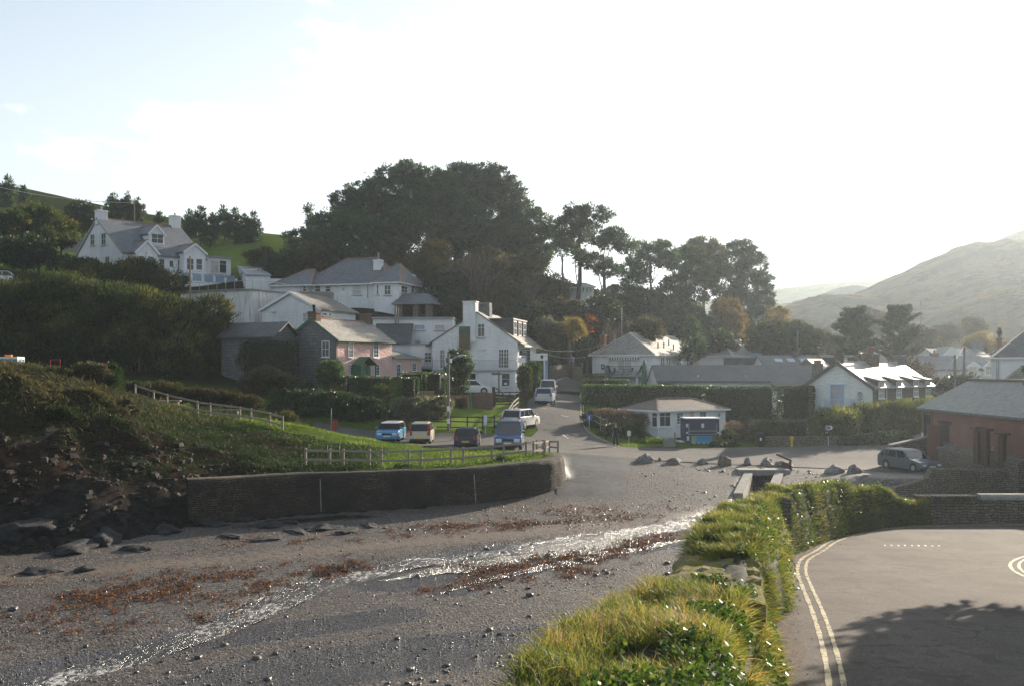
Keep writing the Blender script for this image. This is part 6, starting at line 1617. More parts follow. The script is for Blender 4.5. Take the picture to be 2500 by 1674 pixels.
tree('big dark cypress leaning over the right end of the wood', 'cypress', (1800, 168), [(1810,605,34,16),(1790,640,46,28),(1840,645,34,30),(1770,690,50,34),(1830,700,46,32),(1865,690,22,26),(1860,745,30,18),(1800,750,60,34),(1780,800,60,30),(1870,720,18,12),(1845,775,32,18)], 'cypress_leaf', dens=1.05)
tree('dark mass of cypress below the umbrella shaped pine', 'cypress', (1545, 146), [(1520,720,56,22),(1560,735,60,26),(1500,755,50,26),(1560,775,70,30),(1610,790,56,36)], 'cypress_leaf')
tree('shaggy grey pine in front of the big dark cypress', 'pine', (1660, 148), [(1640,745,40,18),(1680,765,40,18),(1710,790,34,14),(1650,780,44,18),(1690,815,40,18),(1640,815,44,20)], dens=.9)
tree('young conifer standing just behind the guest house roof', 'pine', (1690, 124), [(1690,790,10,14),(1690,815,16,16),(1690,840,24,18),(1685,862,28,14)], dens=1.0)
for (px, py, r_, lb) in ((1775,770,44,'golden autumn tree beside the big dark cypress'), (1900,785,32,'smaller golden autumn tree above the clipped dome shaped evergreen')):
    tree(lb, 'broad', (px, 152), [(px,py-18,r_*.8,r_*.5),(px-r_*.5,py+12,r_*.7,r_*.55),(px+r_*.45,py+14,r_*.7,r_*.6),(px,py+40,r_,r_*.6)], 'autumn_leaf', dens=.9, leaf_=(.3, .2), name='autumn_tree', csize=.6)
tree('broad dome shaped evergreen clipped round behind the skylit roofs', 'broad', (1915, 136), [(1875,815,44,22),(1925,808,50,20),(1965,825,40,26),(1900,845,70,26),(1960,855,44,20),(1850,848,40,20)], 'dark_leaf', dens=1.2, leaf_=(.3, .18), name='evergreen_tree')
# layered cypress pair behind the white cottage
def layered(label, px, Y, x0, x1, top, bot, seed, lean=0):
    g = G(px, Y); k = Y/F; root = thing('cypress_tree', label, 'tree', g, 0, 'layered cypresses behind the white cottage'); lv = Leaves(); mb = MB(); r = random.Random(seed)
    zt, zb = CZ-(top-HY)/F*Y, CZ-(bot-HY)/F*Y; xl, xr = XY(x0, Y), XY(x1, Y); cx = g.x
    mb.tube([(0, 0, -.3), (.2, 0, (zb-g.z)), (.1, 0, zt-g.z-.5)], [.45, .36, .06], 7)
    n = 30
    for i in range(n):
        u = (i+.5)/n; z0 = zb+(zt-zb)*u*.9; an = r.uniform(0, 6.283); prof = math.sin(math.pi*min(1, (.22+u*.78)**.8*.96+.02))**.55*1.15 if u < .93 else .4
        side = math.cos(an); ext = (xr-cx if side > 0 else cx-xl)*prof*r.uniform(.65, 1.05); ext = max(ext, .6)
        ex = side*ext if abs(side) > .3 else side*ext; ey = math.sin(an)*(xr-xl)*.42*prof
        tip = Vector((ex, ey, z0-g.z+r.uniform(.1, .6)+.10*ext)); b0 = Vector((.1, 0, z0-g.z-.8))
        mb.tube([b0, b0.lerp(tip, .5)+Vector((0, 0, -.15)), tip], [.09, .06, .02], 4, cap=False)
        m = 330; t = np.clip(rng.beta(2.4, 1.25, m), 0, 1)[:, None]; P_ = np.array(b0)*(1-t)+np.array(tip)*t
        sd = np.array([-ey, ex, 0]); sd = sd/max(np.linalg.norm(sd), .01)
        w_ = np.sin(np.clip(t[:, 0], .05, 1)*2.6)*1.25
        P_ = P_+sd*(rng.uniform(-1, 1, m)*w_)[:, None]+rng.normal(0, .12, (m, 3))*np.array([1, 1, .7])
        d = np.array(tip-b0)[None]+sd*rng.normal(0, 1.0, (m, 1))+np.array([0, 0, .25]); lv.add(P_, d, .55*rng.uniform(.6, 1.3, m), .13)
    lv.V = [v for v in lv.V]; lv.build('crown', 'cypress_leaf', root); mb.build('trunk', 'bark', root, smooth=True)
layered('left of the two layered cypresses behind the white cottage, with a pointed top', 2085, 134, 2025, 2140, 742, 868, 3)
layered('right of the two layered cypresses behind the white cottage, the broader one', 2195, 132, 2135, 2258, 736, 866, 9)
# scrub and bare twigs clothing the wooded slope
gs = 'scrub on the slope below the wood'
SCR = [(690,640,52,28,135,'dark_leaf','dark bushy scrub at the left foot of the wood, beside the green field'),(760,625,60,34,136,'scrub_leaf','olive scrub over the left end of the villa roof'),(845,640,60,30,136,'dark_leaf','dark scrub directly behind the villa ridge'),(640,625,34,18,140,'gorse','brown bracken bush at the edge of the green field'),
    (930,650,52,34,134,'scrub_leaf','scrub behind the villa chimney'),(1010,660,50,44,133,'scrub_leaf','rusty green scrub right of the villa'),(1060,625,44,40,136,'autumn_leaf','ochre leaved small tree in the wood above the villa porch'),(1090,700,52,44,128,'dark_leaf','dark scrub above the hotel chimney'),
    (1045,735,44,26,124,'dark_leaf','evergreen bush beside the villa porch'),(1130,745,46,34,124,'scrub_leaf','brownish scrub behind the broad hotel chimney'),(1230,720,56,44,128,'scrub_leaf','wide brown scrub over the hotel roof'),(1290,770,52,36,122,'dark_leaf','dark bramble bank right of the hotel dormers'),
    (1340,700,48,36,130,'scrub_leaf','twiggy scrub on the slope left of the bungalow'),(1385,760,44,34,124,'scrub_leaf','green gold scrub above the lane'),(1350,815,56,34,122,'dark_leaf','dark ivy covered bank over the lane'),(1440,800,40,36,126,'scrub_leaf','scrub behind the red chimneys of the guest house'),
    (1470,745,44,28,128,'dark_leaf','dark shrub right below the bungalow'),(1410,840,36,26,124,'dark_leaf','low dark bush beside the guest house wall'),(1580,800,44,24,126,'scrub_leaf','scrub hidden behind the guest house ridge'),(1280,650,56,40,136,'scrub_leaf','grey brown scrub under the hilltop crown'),(1190,640,50,36,137,'scrub_leaf','grey scrub right of the pale twig fan'),
    (1750,830,50,26,130,'dark_leaf','dark undergrowth behind the rear house'),(1320,870,40,26,118,'dark_leaf','shaded bush behind the hotel canopy'),(1250,800,40,26,118,'dark_leaf','shaded ivy behind the hotel dormers')]
for (px, py, rx, ry, Y, mt, lb) in SCR:
    bush(lb, (px, Y), [(px-rx*.45, py+ry*.15, rx*.6, ry*.8), (px+rx*.4, py+ry*.1, rx*.6, ry*.85), (px, py-ry*.25, rx*.55, ry*.75), (px+rx*.1, py+ry*.6, rx*.9, ry*.7)], mt, .8, (.4, .16), .7, group=gs, name='scrub_bush', depth=1.0)
for (px, Y, top, lb, n) in ((1175, 131, 590, 'pale fan of bare twigs rising in the middle of the wood', 16), (1105, 130, 655, 'bare brown saplings above the hotel chimney', 12), (1250, 128, 655, 'brown leafless thicket over the hotel roof', 18), (1320, 130, 665, 'leafless thicket left of the tall open pine', 14), (1200, 126, 690, 'bare thicket close behind the hotel dormers', 14), (1500, 128, 770, 'bare bush behind the guest house aerial', 8), (960, 130, 640, 'bare twigs right of the villa chimney', 9), (1990, 140, 770, 'bare winter tree between the clipped dome and the layered cypresses', 6), (1960, 150, 770, 'thin bare tree fading into the haze right of the golden trees', 6), (2240, 110, 885, 'bare bush between the sunlit roof and the dormer house', 8), (2330, 108, 880, 'leafless shrub tangled before the dormer house', 9), (2300, 104, 900, 'leafless shrub beside the nearer telegraph pole', 7)):
    twiggy(lb, (px, Y), top, .30 if n > 8 else .42, n, levels=3 if n > 8 else 4, leafy=2 if px in (2240, 1250, 1105) else None, name='bare_tree' if n < 7 else 'bare_thicket', cat='tree' if n < 7 else 'thicket')
tree('orange leaved small tree glowing above the lane', 'broad', (1435, 122), [(1440,778,14,6),(1425,790,12,6),(1436,802,12,7)], 'orange_leaf', dens=.7, leaf_=(.3, .2), name='orange_tree', csize=.4)
for (px, py, lb) in ((1335,795,'pale spiky leaved plant on the bank above the lane'), (1390,795,'yellow green bush on the bank above the lane')):
    bush(lb, (px, 117), [(px, py, 30, 16), (px+12, py+16, 26, 14)], 'pale_leaf' if px < 1350 else 'autumn_leaf', .8, (.5, .08), .5)
# trees in the misty valley at the right
gm = 'misty trees in the valley'
for (px, py, rx, ry, Y, mt, lb) in ((2260,835,40,34,165,'scrub_leaf','misty round tree behind the layered cypresses'),(2310,815,30,24,185,'scrub_leaf','pale round tree in the mist above the dormer house'),(2375,800,32,24,190,'scrub_leaf','tawny round tree in the mist left of the edge house chimney'),(2395,845,44,30,160,'autumn_leaf','rusty round tree behind the pediment house'),(2160,850,30,22,150,'scrub_leaf','bush at the foot of the layered cypresses'),(2040,850,40,30,165,'scrub_leaf','misty bush behind the dark flat-roofed house'),(2120,790,60,34,230,'scrub_leaf','brown misty copse behind the layered cypresses'),(2470,860,40,26,150,'scrub_leaf','misty bush behind the edge house'),(2000,830,40,24,190,'scrub_leaf','misty copse left of the layered cypresses'),(2230,905,40,24,120,'gorse','sunlit tawny bush right of the sunlit roof'),(2290,940,44,20,104,'scrub_leaf','tangled scrub behind the barn ridge'),(2350,935,40,18,103,'dark_leaf','dark scrub behind the barn ridge below the dormers')):
    bush(lb, (px, Y), [(px-rx*.4, py, rx*.6, ry*.8), (px+rx*.4, py, rx*.6, ry*.8), (px, py-ry*.35, rx*.6, ry*.7), (px, py+ry*.5, rx, ry*.7)], mt, .7, (.45, .2), .8, group=gm, name='misty_tree' if Y > 140 else 'scrub_bush', cat='tree' if Y > 140 else 'bush')

# ---- left hill: small pines, hedgerow, bushes
gl = 'young pines along the hill field'
for (px, py, lb) in ((275,500,'young pine cluster left of the cottage ridge pole'),(310,498,'pointed young pine behind the cottage ridge'),(337,510,'young pine right of the telegraph pole on the hill'),(390,535,'small lone pine sapling on the hill crest'),(460,540,'young pine just right of the cottage chimney'),(490,530,'second young pine right of the cottage chimney'),(545,528,'tallest young pine in the middle of the hill row'),(575,535,'forked young pine in the hill row'),(620,545,'last young pine at the right end of the hill row'),(20,455,'young pine on the crest at the far left'),(60,470,'spindly pine on the crest at the left'),(515,545,'squat young pine in the middle of the hill row'),(600,550,'thin young pine near the end of the hill row')):
    s = .55 if px in (390, 60) else 1
    tree(lb, 'pine', (px, 158 if px > 250 else 172), [(px, py-16*s, 5*s, 10*s), (px-6*s, py, 11*s, 10*s), (px+7*s, py+2, 11*s, 10*s), (px, py+18*s, 18*s, 14*s), (px-4, py+36*s, 20*s, 14*s)], dens=1.0, leaf_=(.6, .15), csize=.55, group=gl, up=.8)
for (px, py, rx, ry, Y, mt, lb) in ((90,545,70,46,122,'tamarisk','big rounded olive bush left of the hillside cottage'),(30,560,50,50,118,'tamarisk','olive bush cut by the left edge above the parked white car'),(150,560,36,34,124,'tamarisk','brownish bush touching the left gable of the cottage'),(200,520,44,26,150,'dark_leaf','dark thicket behind the brownish bush'),(240,540,44,26,155,'scrub_leaf','scrub on the field behind the cottage gable'),(60,610,70,34,112,'dark_leaf','dark scrub above the far left parked car')):
    bush(lb, (px, Y), [(px-rx*.4, py, rx*.6, ry*.7), (px+rx*.4, py, rx*.6, ry*.7), (px, py-ry*.4, rx*.6, ry*.6), (px, py+ry*.6, rx, ry*.6)], mt, .9, (.4, .14), .7, name='hill_bush', cat='bush')
for k in range(16):
    px = -60+k*24; Y = 186; g = hit(px, 470+k*7, 160, 205)
    bush('scrubby hedgerow bush on the skyline of the left hill', (px, 186), [(px, 462+k*6.2+8, 20, 9), (px+12, 468+k*6.2+8, 16, 8)], 'gorse', .7, (.5, .16), .7, name='hedgerow_bush', cat='bush', group='hedgerow bushes on the left skyline')
for (px, py, rx, ry, Y, mt, lb) in ((180,640,60,18,122,'hedge_leaf','glossy green hedge bush sloping down before the cottage gable'),(240,655,50,16,121,'dark_leaf','low dark hedge under the cottage wall'),(330,660,60,14,120,'dark_leaf','dark bush below the cottage front gable'),(90,690,60,26,108,'dark_leaf','dark shrub right of the far left parked car'),(150,690,46,22,109,'scrub_leaf','rusty scrub below the glossy hedge')):
    bush(lb, (px, Y), [(px-rx*.4, py, rx*.6, ry*.8), (px+rx*.4, py+ry*.3, rx*.6, ry*.8), (px, py+ry*.8, rx, ry)], mt, 1.0, (.3, .16), .5, name='hill_bush', cat='bush')
# tamarisks
gt = 'tamarisk thicket on the left'
for i, (px, Y, bl, lb) in enumerate(((60, 92, [(20,735,70,50),(90,740,70,50),(50,800,90,70),(40,870,100,60)], 'dark feathery tamarisk at the far left above the tractor'), (190, 93, [(160,715,60,46),(230,735,60,50),(190,800,90,70),(180,870,90,60)], 'tall feathery tamarisk, second from the left edge'), (320, 94, [(290,740,56,46),(340,750,50,50),(310,820,80,70),(300,890,80,50)], 'feathery tamarisk with bright tips, middle of the thicket'), (430, 95, [(400,765,50,44),(460,775,44,44),(430,840,74,70),(430,905,70,44)], 'feathery tamarisk under the wooden pole'), (535, 97, [(520,760,40,40),(545,800,36,44),(530,860,50,60),(530,920,54,40)], 'sunlit feathery tamarisk at the right end of the thicket'), (300, 108, [(260,680,70,30),(340,670,60,36),(410,690,50,30),(320,720,100,40)], 'tawny tamarisk crown in front of the terrace'), (120, 106, [(80,700,60,26),(160,695,60,26),(110,740,90,40)], 'tawny tamarisk below the far left parked car'))):
    plume_bush(lb, (px, Y), bl, dens=1.0, group=gt)
# cliff-top scrub and the mound
gc = 'gorse and bramble on the cliff top'
for i, (px, py, rx, ry, Y, mt, lb) in enumerate(((40,910,60,16,60,'gorse','tawny gorse on the cliff top under the tractor'),(130,915,60,16,61,'gorse','tawny grass scrub on the cliff top below the red frame'),(215,905,50,20,62,'scrub_leaf','bramble hump on the cliff corner'),(268,930,26,44,63,'dark_leaf','ivy hanging over the sunlit cliff corner'),(60,955,80,24,57,'scrub_leaf','bramble on the upper cliff face at the left'),(180,975,80,26,57,'gorse','brown heather on the upper cliff face'),(280,1000,60,30,59,'scrub_leaf','bramble tumbling below the cliff corner'),(345,1005,40,24,64,'scrub_leaf','bramble at the head of the grassy slope'),(100,1010,90,18,54,'dark_leaf','dark ivy on the cliff face'),(240,1035,60,20,56,'dark_leaf','dark ivy below the cliff corner'))):
    bush(lb, (px, Y), [(px-rx*.5, py+4, rx*.55, ry), (px+rx*.45, py+2, rx*.55, ry), (px, py-2, rx*.55, ry)], mt, 1.1, (.2, .07), .3, group=gc, name='cliff_bush', cat='bush', depth=.7, up=.5)
for i, (px, py, rx, ry, Y, lb) in enumerate(((320,945,30,16,71,'evergreen bush at the left end of the upper rail fence'),(400,950,50,18,72,'first tawny hedge clump behind the upper rail fence'),(480,962,50,16,72.5,'middle hedge clump behind the upper rail fence'),(545,970,50,16,72,'fourth hedge clump behind the upper rail fence'),(610,980,34,14,71.5,'last hedge clump behind the upper rail fence'))):
    bush(lb, (px, Y), [(px-rx*.5, py+3, rx*.6, ry), (px+rx*.4, py+5, rx*.6, ry), (px, py, rx*.5, ry)], 'gorse' if i else 'dark_leaf', 1.1, (.22, .08), .35, group='hedge clumps behind the upper rail fence', name='hedge_clump', cat='bush', up=.6)
for i, (px, py, rx, ry, Y, lb) in enumerate(((690,1050,70,50,71,'big brown scrub mound in front of the hedges'),(640,1070,50,44,70,'left flank of scrub beside the upper fence end'),(760,1075,50,26,69,'low brown scrub spreading to the wall-top fence'),(700,1095,80,26,67,'dry scrub at the foot of the mound'))):
    bush(lb, (px, Y), [(px-rx*.45, py+ry*.2, rx*.6, ry*.75), (px+rx*.4, py+ry*.3, rx*.6, ry*.65), (px, py-ry*.2, rx*.6, ry*.7)], ['gorse', 'dry_stalk', 'gorse', 'dry_stalk'][i], 1.0, (.22, .06), .35, group='brown scrub mound by the sea wall', name='scrub_bush', cat='bush', up=.5)
for px, w_, lb in ((545, 34, 'ivy spilling over the left end of the sea wall'), (640, 30, 'ivy clump on the sea wall lip below the scrub mound'), (705, 22, 'small bramble on the sea wall lip under the fence corner'), (845, 18, 'low weed clump on the sea wall lip, left of its middle'), (985, 20, 'weed clump on the sea wall lip near its middle'), (1230, 16, 'weed clump on the sea wall lip below the blue van')):
    Yw = float(np.interp(px, [480, 775, 1060, 1345], [53.5, 56, 58.3, 62])); g = G(px, Yw+1.2); py = HY+(CZ-g.z)*F/(Yw+.5)
    bush(lb, (px, Yw+.8), [(px-w_*.5, py-2, w_*.6, 6), (px+w_*.4, py, w_*.6, 6), (px, py+8, w_*.5, 9, -.5)], 'dark_leaf' if px > 560 else 'scrub_leaf', 1.2, (.16, .08), .25, name='wall_ivy', cat='plant', depth=.6)
# hedges round the cottages
w2 = lambda px, Y, z=None: (XY(px, Y), Y) if z is None else (XY(px, Y), Y, z)
def pxhedge(label, p0, p1, wid, top, bot, Y0, Y1, **kw):
    za, zb = CZ-(bot-HY)/F*Y0, CZ-(bot-HY)/F*Y1; hgt = CZ-(top-HY)/F*Y0-za
    return hedge(label, [w2(p0, Y0, za), w2(p1, Y1, zb)], wid, hgt, **kw)
pxhedge('tall dark clipped hedge left of the stone gable', 612, 715, 1.6, 832, 960, 92, 92, mat='dark_leaf')
pxhedge('clipped flat hedge in front of the pink cottage porch', 850, 940, 1.5, 917, 990, 89, 90)
pxhedge('square clipped hedge right of the pink cottage, the darker one', 985, 1030, 1.6, 908, 965, 92, 92)
pxhedge('square clipped hedge in front of the hotel annexe wall', 1032, 1075, 1.8, 908, 960, 94, 94)
pxhedge('low front block of the clipped hedge beside the bench', 985, 1012, 1.4, 920, 962, 90, 90)
bush('round clipped topiary dome in front of the stone gable', (807, 89), [(807, 905, 30, 25), (807, 925, 31, 20)], 'hedge_leaf', 1.6, (.16, .09), .3, name='topiary_bush', cat='bush')
bush('grey flowering bush at the end of the tamarisks', (615, 94), [(615, 850, 26, 30), (600, 880, 22, 24)], 'pale_leaf', .9, (.2, .09), .35)
bush('bank of garden shrubs below the tall dark hedge', (660, 88), [(620,935,40,26), (680,935,44,24), (730,945,34,20), (650,915,36,20)], 'scrub_leaf', 1.0, (.2, .1), .35)
bush('yellow flowering shrub right of the topiary dome', (822, 88), [(818,948,14,10), (832,958,12,12)], 'autumn_leaf', 1.0, (.18, .1), .25)
bush('dark ivy hedge in front of the cottage garden', (740, 84), [(700,965,40,16), (760,970,44,18), (820,975,40,20), (730,1000,70,26), (800,1005,60,26)], 'dark_leaf', 1.1, (.18, .1), .35)
bush('ivy covered bank left of the flowering hedge', (880, 84), [(860,985,40,22), (910,995,34,26), (870,1020,60,22), (930,1015,34,22)], 'dark_leaf', 1.1, (.18, .1), .35)
bush('feathery green shrub behind the ivy bank', (930, 87), [(930,960,24,20), (920,985,26,22)], 'tamarisk', 1.0, (.25, .06), .35)
bush('variegated pale flowering hedge along the lawn', (1020, 84), [(985,985,30,16), (1030,985,34,16), (1080,985,26,18), (1000,1010,44,18), (1050,1005,44,18), (985,1030,30,12)], 'pale_leaf', 1.2, (.16, .09), .3)
bush('red climber sprawling over the low brick wall', (1122, 89), [(1122,980,14,12), (1116,995,16,10)], 'dry_stalk', .9, (.14, .07), .25)
bush('ivy clad upper part of the bush round the lamp post', (1122, 90), [(1118,870,26,18), (1130,890,24,22), (1110,895,24,24), (1120,920,22,18), (1122,940,18,14)], 'hedge_leaf', 1.2, (.2, .1), .35)
for (px, Y, t, b_, r_, lb) in ((1281, 98, 892, 955, 17, 'nearer clipped evergreen column beside the hotel door'), (1301, 101, 880, 950, 17, 'taller clipped evergreen column nearer the lane')):
    bush(lb, (px, Y), [(px, t+r_, r_, r_), (px, (t+b_)/2, r_, r_), (px, b_-r_, r_*.95, r_)], 'hedge_leaf', 1.6, (.15, .09), .28, name='topiary_column', cat='bush', group='clipped columns at the hotel')
# right of the lane
pxhedge('long clipped laurel hedge in front of the guest house', 1440, 1720, 2.4, 938, 1005, 100, 103, ln=.2, wd=.12)
pxhedge('rounded laurel hedge end below the balcony', 1436, 1520, 2.2, 925, 970, 107, 107, ln=.2, wd=.12)
pxhedge('rounded hedge left of the balcony', 1434, 1476, 2.0, 912, 960, 112, 112, ln=.2, wd=.12)
pxhedge('dark clipped hedge right of the chalet roof', 1726, 1882, 2.6, 944, 1062, 97, 96, ln=.2, wd=.12, mat='dark_leaf')
pxhedge('tall dark hedge against the cream gable', 1920, 1968, 2.0, 942, 1030, 94, 93, ln=.2, wd=.12, mat='dark_leaf')
pxhedge('low green hedge before the cream cottage', 1850, 1960, 2.2, 1024, 1080, 86, 86, ln=.18, wd=.1)
bush('brown bramble thicket left of the chalet', (1500, 89), [(1470,1012,36,14), (1520,1020,40,18), (1560,1030,36,20), (1500,1040,44,18), (1590,1045,24,16)], 'dry_stalk', .9, (.2, .06), .35)
bush('green bramble on the corner bank behind the standing man', (1520, 85), [(1500,1050,26,16), (1540,1045,30,18), (1490,1065,34,14), (1550,1065,34,16)], 'hedge_leaf', .9, (.2, .1), .3)
bush('sunlit weeds in front of the chalet steps', (1575, 83), [(1550,1078,30,8), (1590,1078,34,9), (1615,1080,24,7)], 'short_grass', 1.0, (.25, .04), .25, up=1)
bush('low green bank along the kerb of the lane corner', (1455, 88), [(1440,1020,20,18), (1450,1045,24,16), (1460,1062,26,10)], 'dark_leaf', .9, (.2, .08), .3)
bush('dead brown hydrangea tangle between trailer and low hedge', (1800, 85), [(1790,1045,26,16), (1825,1050,28,16), (1800,1065,34,12)], 'dry_stalk', .7, (.16, .07), .3)
bush('small rounded bush at the corner of the trailer', (1777, 82.5), [(1776,1058,14,9), (1782,1064,14,8)], 'dark_leaf', 1.2, (.14, .08), .25)
bush('dark ivy clump hiding the trailer towbar', (1765, 80.5), [(1755,1088,22,10), (1785,1090,20,8)], 'dark_leaf', 1.2, (.14, .08), .25)
bush('purple brown shrub left of the low green hedge', (1865, 84), [(1862,1045,22,18), (1880,1055,22,14)], 'scrub_leaf', 1.0, (.18, .08), .3)
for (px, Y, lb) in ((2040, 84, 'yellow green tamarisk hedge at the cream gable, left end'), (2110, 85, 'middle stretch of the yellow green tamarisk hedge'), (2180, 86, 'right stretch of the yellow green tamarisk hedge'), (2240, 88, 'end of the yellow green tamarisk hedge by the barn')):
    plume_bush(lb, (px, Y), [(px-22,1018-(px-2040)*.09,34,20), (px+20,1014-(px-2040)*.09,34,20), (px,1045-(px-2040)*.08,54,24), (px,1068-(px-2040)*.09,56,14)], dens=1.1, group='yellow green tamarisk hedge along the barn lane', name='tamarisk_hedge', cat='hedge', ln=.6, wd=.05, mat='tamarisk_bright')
bush('ivy and weeds along the wall foot under the tamarisk hedge', (2110, 80), [(2060,1078,40,10), (2120,1075,44,10), (2180,1065,44,10)], 'dark_leaf', .9, (.18, .09), .3)
# shade trees outside the right edge
gtree = 'trees beyond the right edge shading the near road'
for (x, y, zc, r_) in ((20.9, 34.6, 6.2, 2.1), (23.6, 33.2, 7.0, 3.0), (27.5, 33, 9.5, 3.8), (21.6, 28.4, 6.6, 2.5), (24.5, 27, 8.5, 3.2), (19.6, 24.6, 6.0, 2.0)):
    z0 = H(x, y); root = thing('roadside_tree', 'tree standing beyond the right edge and shading the near road', 'tree', (x, y, z0), 0, gtree); lv = Leaves()
    for k in range(5):
        a = k*1.26; clumpy(lv, (r_*.5*math.cos(a), r_*.5*math.sin(a), zc-z0+(k % 2)*r_*.5-.3), (r_*.6, r_*.6, r_*.55), 60, 22, .55, .4, .2)
    lv.build('crown', 'dark_leaf', root); mb = MB(); mb.tube([(0, 0, -.3), (.1, .1, zc*.5), (0, 0, zc)], [.28, .2, .08], 7); mb.build('trunk', 'bark', root, smooth=True)

# ---- far hills
def hillmat(name, a, b, c):
    t = NT(name); ob = t.coord(); n = t.noise(ob, .03, 7, .65); m = t.noise(ob, .18, 6, .7)
    col = t.mix(t.ramp(n, (.42, 0), (.55, 1)), a, b); col = t.mix(t.ramp(t.noise(ob, .055, 8, .72), (.48, 0), (.56, .9)), col, c); col = t.mix(t.ramp(m, (.5, 0), (.7, .7)), col, c)
    t.pbr(col, 1.0, .0, t.bump(m, 1.0, 3.0))
hillmat('hill_scrub', (.048, .054, .026), (.115, .08, .04), (.014, .019, .010)); hillmat('hill_field', (.16, .19, .08), (.22, .21, .11), (.12, .14, .06))
def hill(name, prof, Y, depth, mat, label, base=-6, rough=2.0):
    prof = np.array(prof, float); px = np.linspace(prof[0, 0], prof[-1, 0], 150); py = np.interp(px, prof[:, 0], prof[:, 1]); n = 40; V = []
    for k in range(n):
        u = k/(n-1)
        if u <= .75: v = u/.75; Yk = Y-depth*(1-v); f_ = sstep(v*.9+.1*v)
        else: v = (u-.75)/.25; Yk = Y+depth*.5*v; f_ = 1-.4*v*v
        zt = CZ-(py-HY)/F*Y; x = (px-HX)/F*Y*(.85+.15*(Yk/Y)); z = base+(zt-base)*f_+rough*2*fbm(x, x*0+Yk, .035, 5, 7)*(.3+.7*min(1, u*2))+rough*.8*fbm(x, x*0+Yk, .2, 3, 17)*np.clip(u*3, 0, 1)
        V.append(np.stack([x, np.full_like(x, Yk), z], 1))
    m = len(px); V = np.concatenate(V); i = np.arange((n-1)*(m-1)); r_, c_ = i//(m-1), i % (m-1); a = r_*m+c_
    o = mesh_np(name, V, np.stack([a, a+1, a+m+1, a+m], 1), mat, smooth=True); return tag(o, label, 'hill', kind='structure')
hill('hill', [(1950,730),(2080,720),(2150,690),(2230,650),(2300,625),(2370,602),(2430,596),(2480,592),(2600,570),(2900,500),(3300,460)], 430, 220, 'hill_scrub', 'steep scrubby valley side in the mist at the right', -4, 2.5)
hill('hill', [(2340,618),(2420,592),(2500,560),(2700,520),(3000,500)], 520, 60, 'hill_field', 'pale field on top of the misty right valley side', 20, .8)
hill('hill', [(1500,760),(1750,730),(1880,708),(1980,695),(2060,688),(2160,680),(2300,690),(2500,700)], 900, 300, 'hill_field', 'far pale field hill closing the misty valley', -4, 1.2)
hill('hill', [(1900,745),(1990,725),(2040,706),(2070,699),(2090,700),(2140,714),(2200,740)], 640, 120, 'hill_scrub', 'wooded spur low in the middle of the misty valley', -4, 2.0)
hill('hill', [(1700,850),(1900,846),(2050,835),(2200,815),(2300,770),(2380,735),(2500,700),(2800,660)], 300, 80, 'hill_scrub', 'nearer scrubby slope at the foot of the misty valley', -4, 1.8)
# ================================================================ near hedge bank, grass, wall
HBa = np.array(HB)
def hb_at(s):
    k = np.arange(len(HB)); return [np.interp(s, k, HBa[:, c]) for c in range(4)]
def hb_frame(s):
    x, y, w_, z = hb_at(s); x2, y2, _, _ = hb_at(np.minimum(s+.05, len(HB)-1)); x1, y1, _, _ = hb_at(np.maximum(s-.05, 0))
    dx, dy = x2-x1, y2-y1; L = np.hypot(dx, dy); return x, y, w_, z, dy/L, -dx/L          # n points to the road
def hb_surf(s, t):
    """t -1 (beach side foot) .. 1 (road side foot)"""
    x, y, w_, z, nx, ny = hb_frame(s)
    lump = .5*fbm(x+t*w_*.5, y, .8, 3, 61)+.12*fbm(x+t*w_, y, 2.0, 2, 62)
    X = x+nx*w_*.5*t*(1+.12*(np.abs(t) > .8)); Y = y+ny*w_*.5*t
    rb = road_z(Y)-.05; lb = -2.6
    a = np.abs(t); pl = np.interp(s, [5.6, 7.5, 9, 10.5], [.62, .40, .25, .62])*(t > 0)+.62*(t <= 0); prof = 1-np.clip((a-pl)/(1-pl), 0, 1)**np.where(t > 0, 1.5+.5*(pl < .5), 1.35)
    base = np.where(t > 0, rb, lb)
    return X, Y, base+(z+lump-base)*prof
S = np.linspace(0, len(HB)-1, 150); T_ = np.concatenate([np.linspace(-1, -.6, 10), np.linspace(-.5, .5, 9), np.linspace(.6, 1, 10)])
SS, TT = np.meshgrid(S, T_, indexing='ij'); X, Y, Z = hb_surf(SS, TT); idx = np.arange(X.size).reshape(X.shape)
bank = thing('hedge_bank', 'overgrown earth and stone hedge bank dividing the near road from the beach', 'hedge bank', (0, 0, 0))
plain('bank_earth', (.028, .03, .014), .95, .5, 4, .8, 14)
mesh_np('bank', np.stack([X, Y, Z], -1).reshape(-1, 3), np.stack([idx[:-1, :-1], idx[:-1, 1:], idx[1:, 1:], idx[1:, :-1]], -1).reshape(-1, 4)[:, ::-1], 'bank_earth', bank, smooth=True)
t = NT('mossy_stone'); ob = t.coord(); n = t.noise(ob, 5.5, 8, .7); st = t.noise(ob, 9, 5)
c_m = t.mix(t.ramp(n, (.40, 0), (.52, 1)), t.mix(st, (.10, .09, .08), (.27, .25, .22)), t.mix(st, (.10, .10, .02), (.24, .20, .03))); t.pbr(c_m, .95, .15, t.bump(t.math('ADD', n.outputs[0], st.outputs[0]), .9, .05))
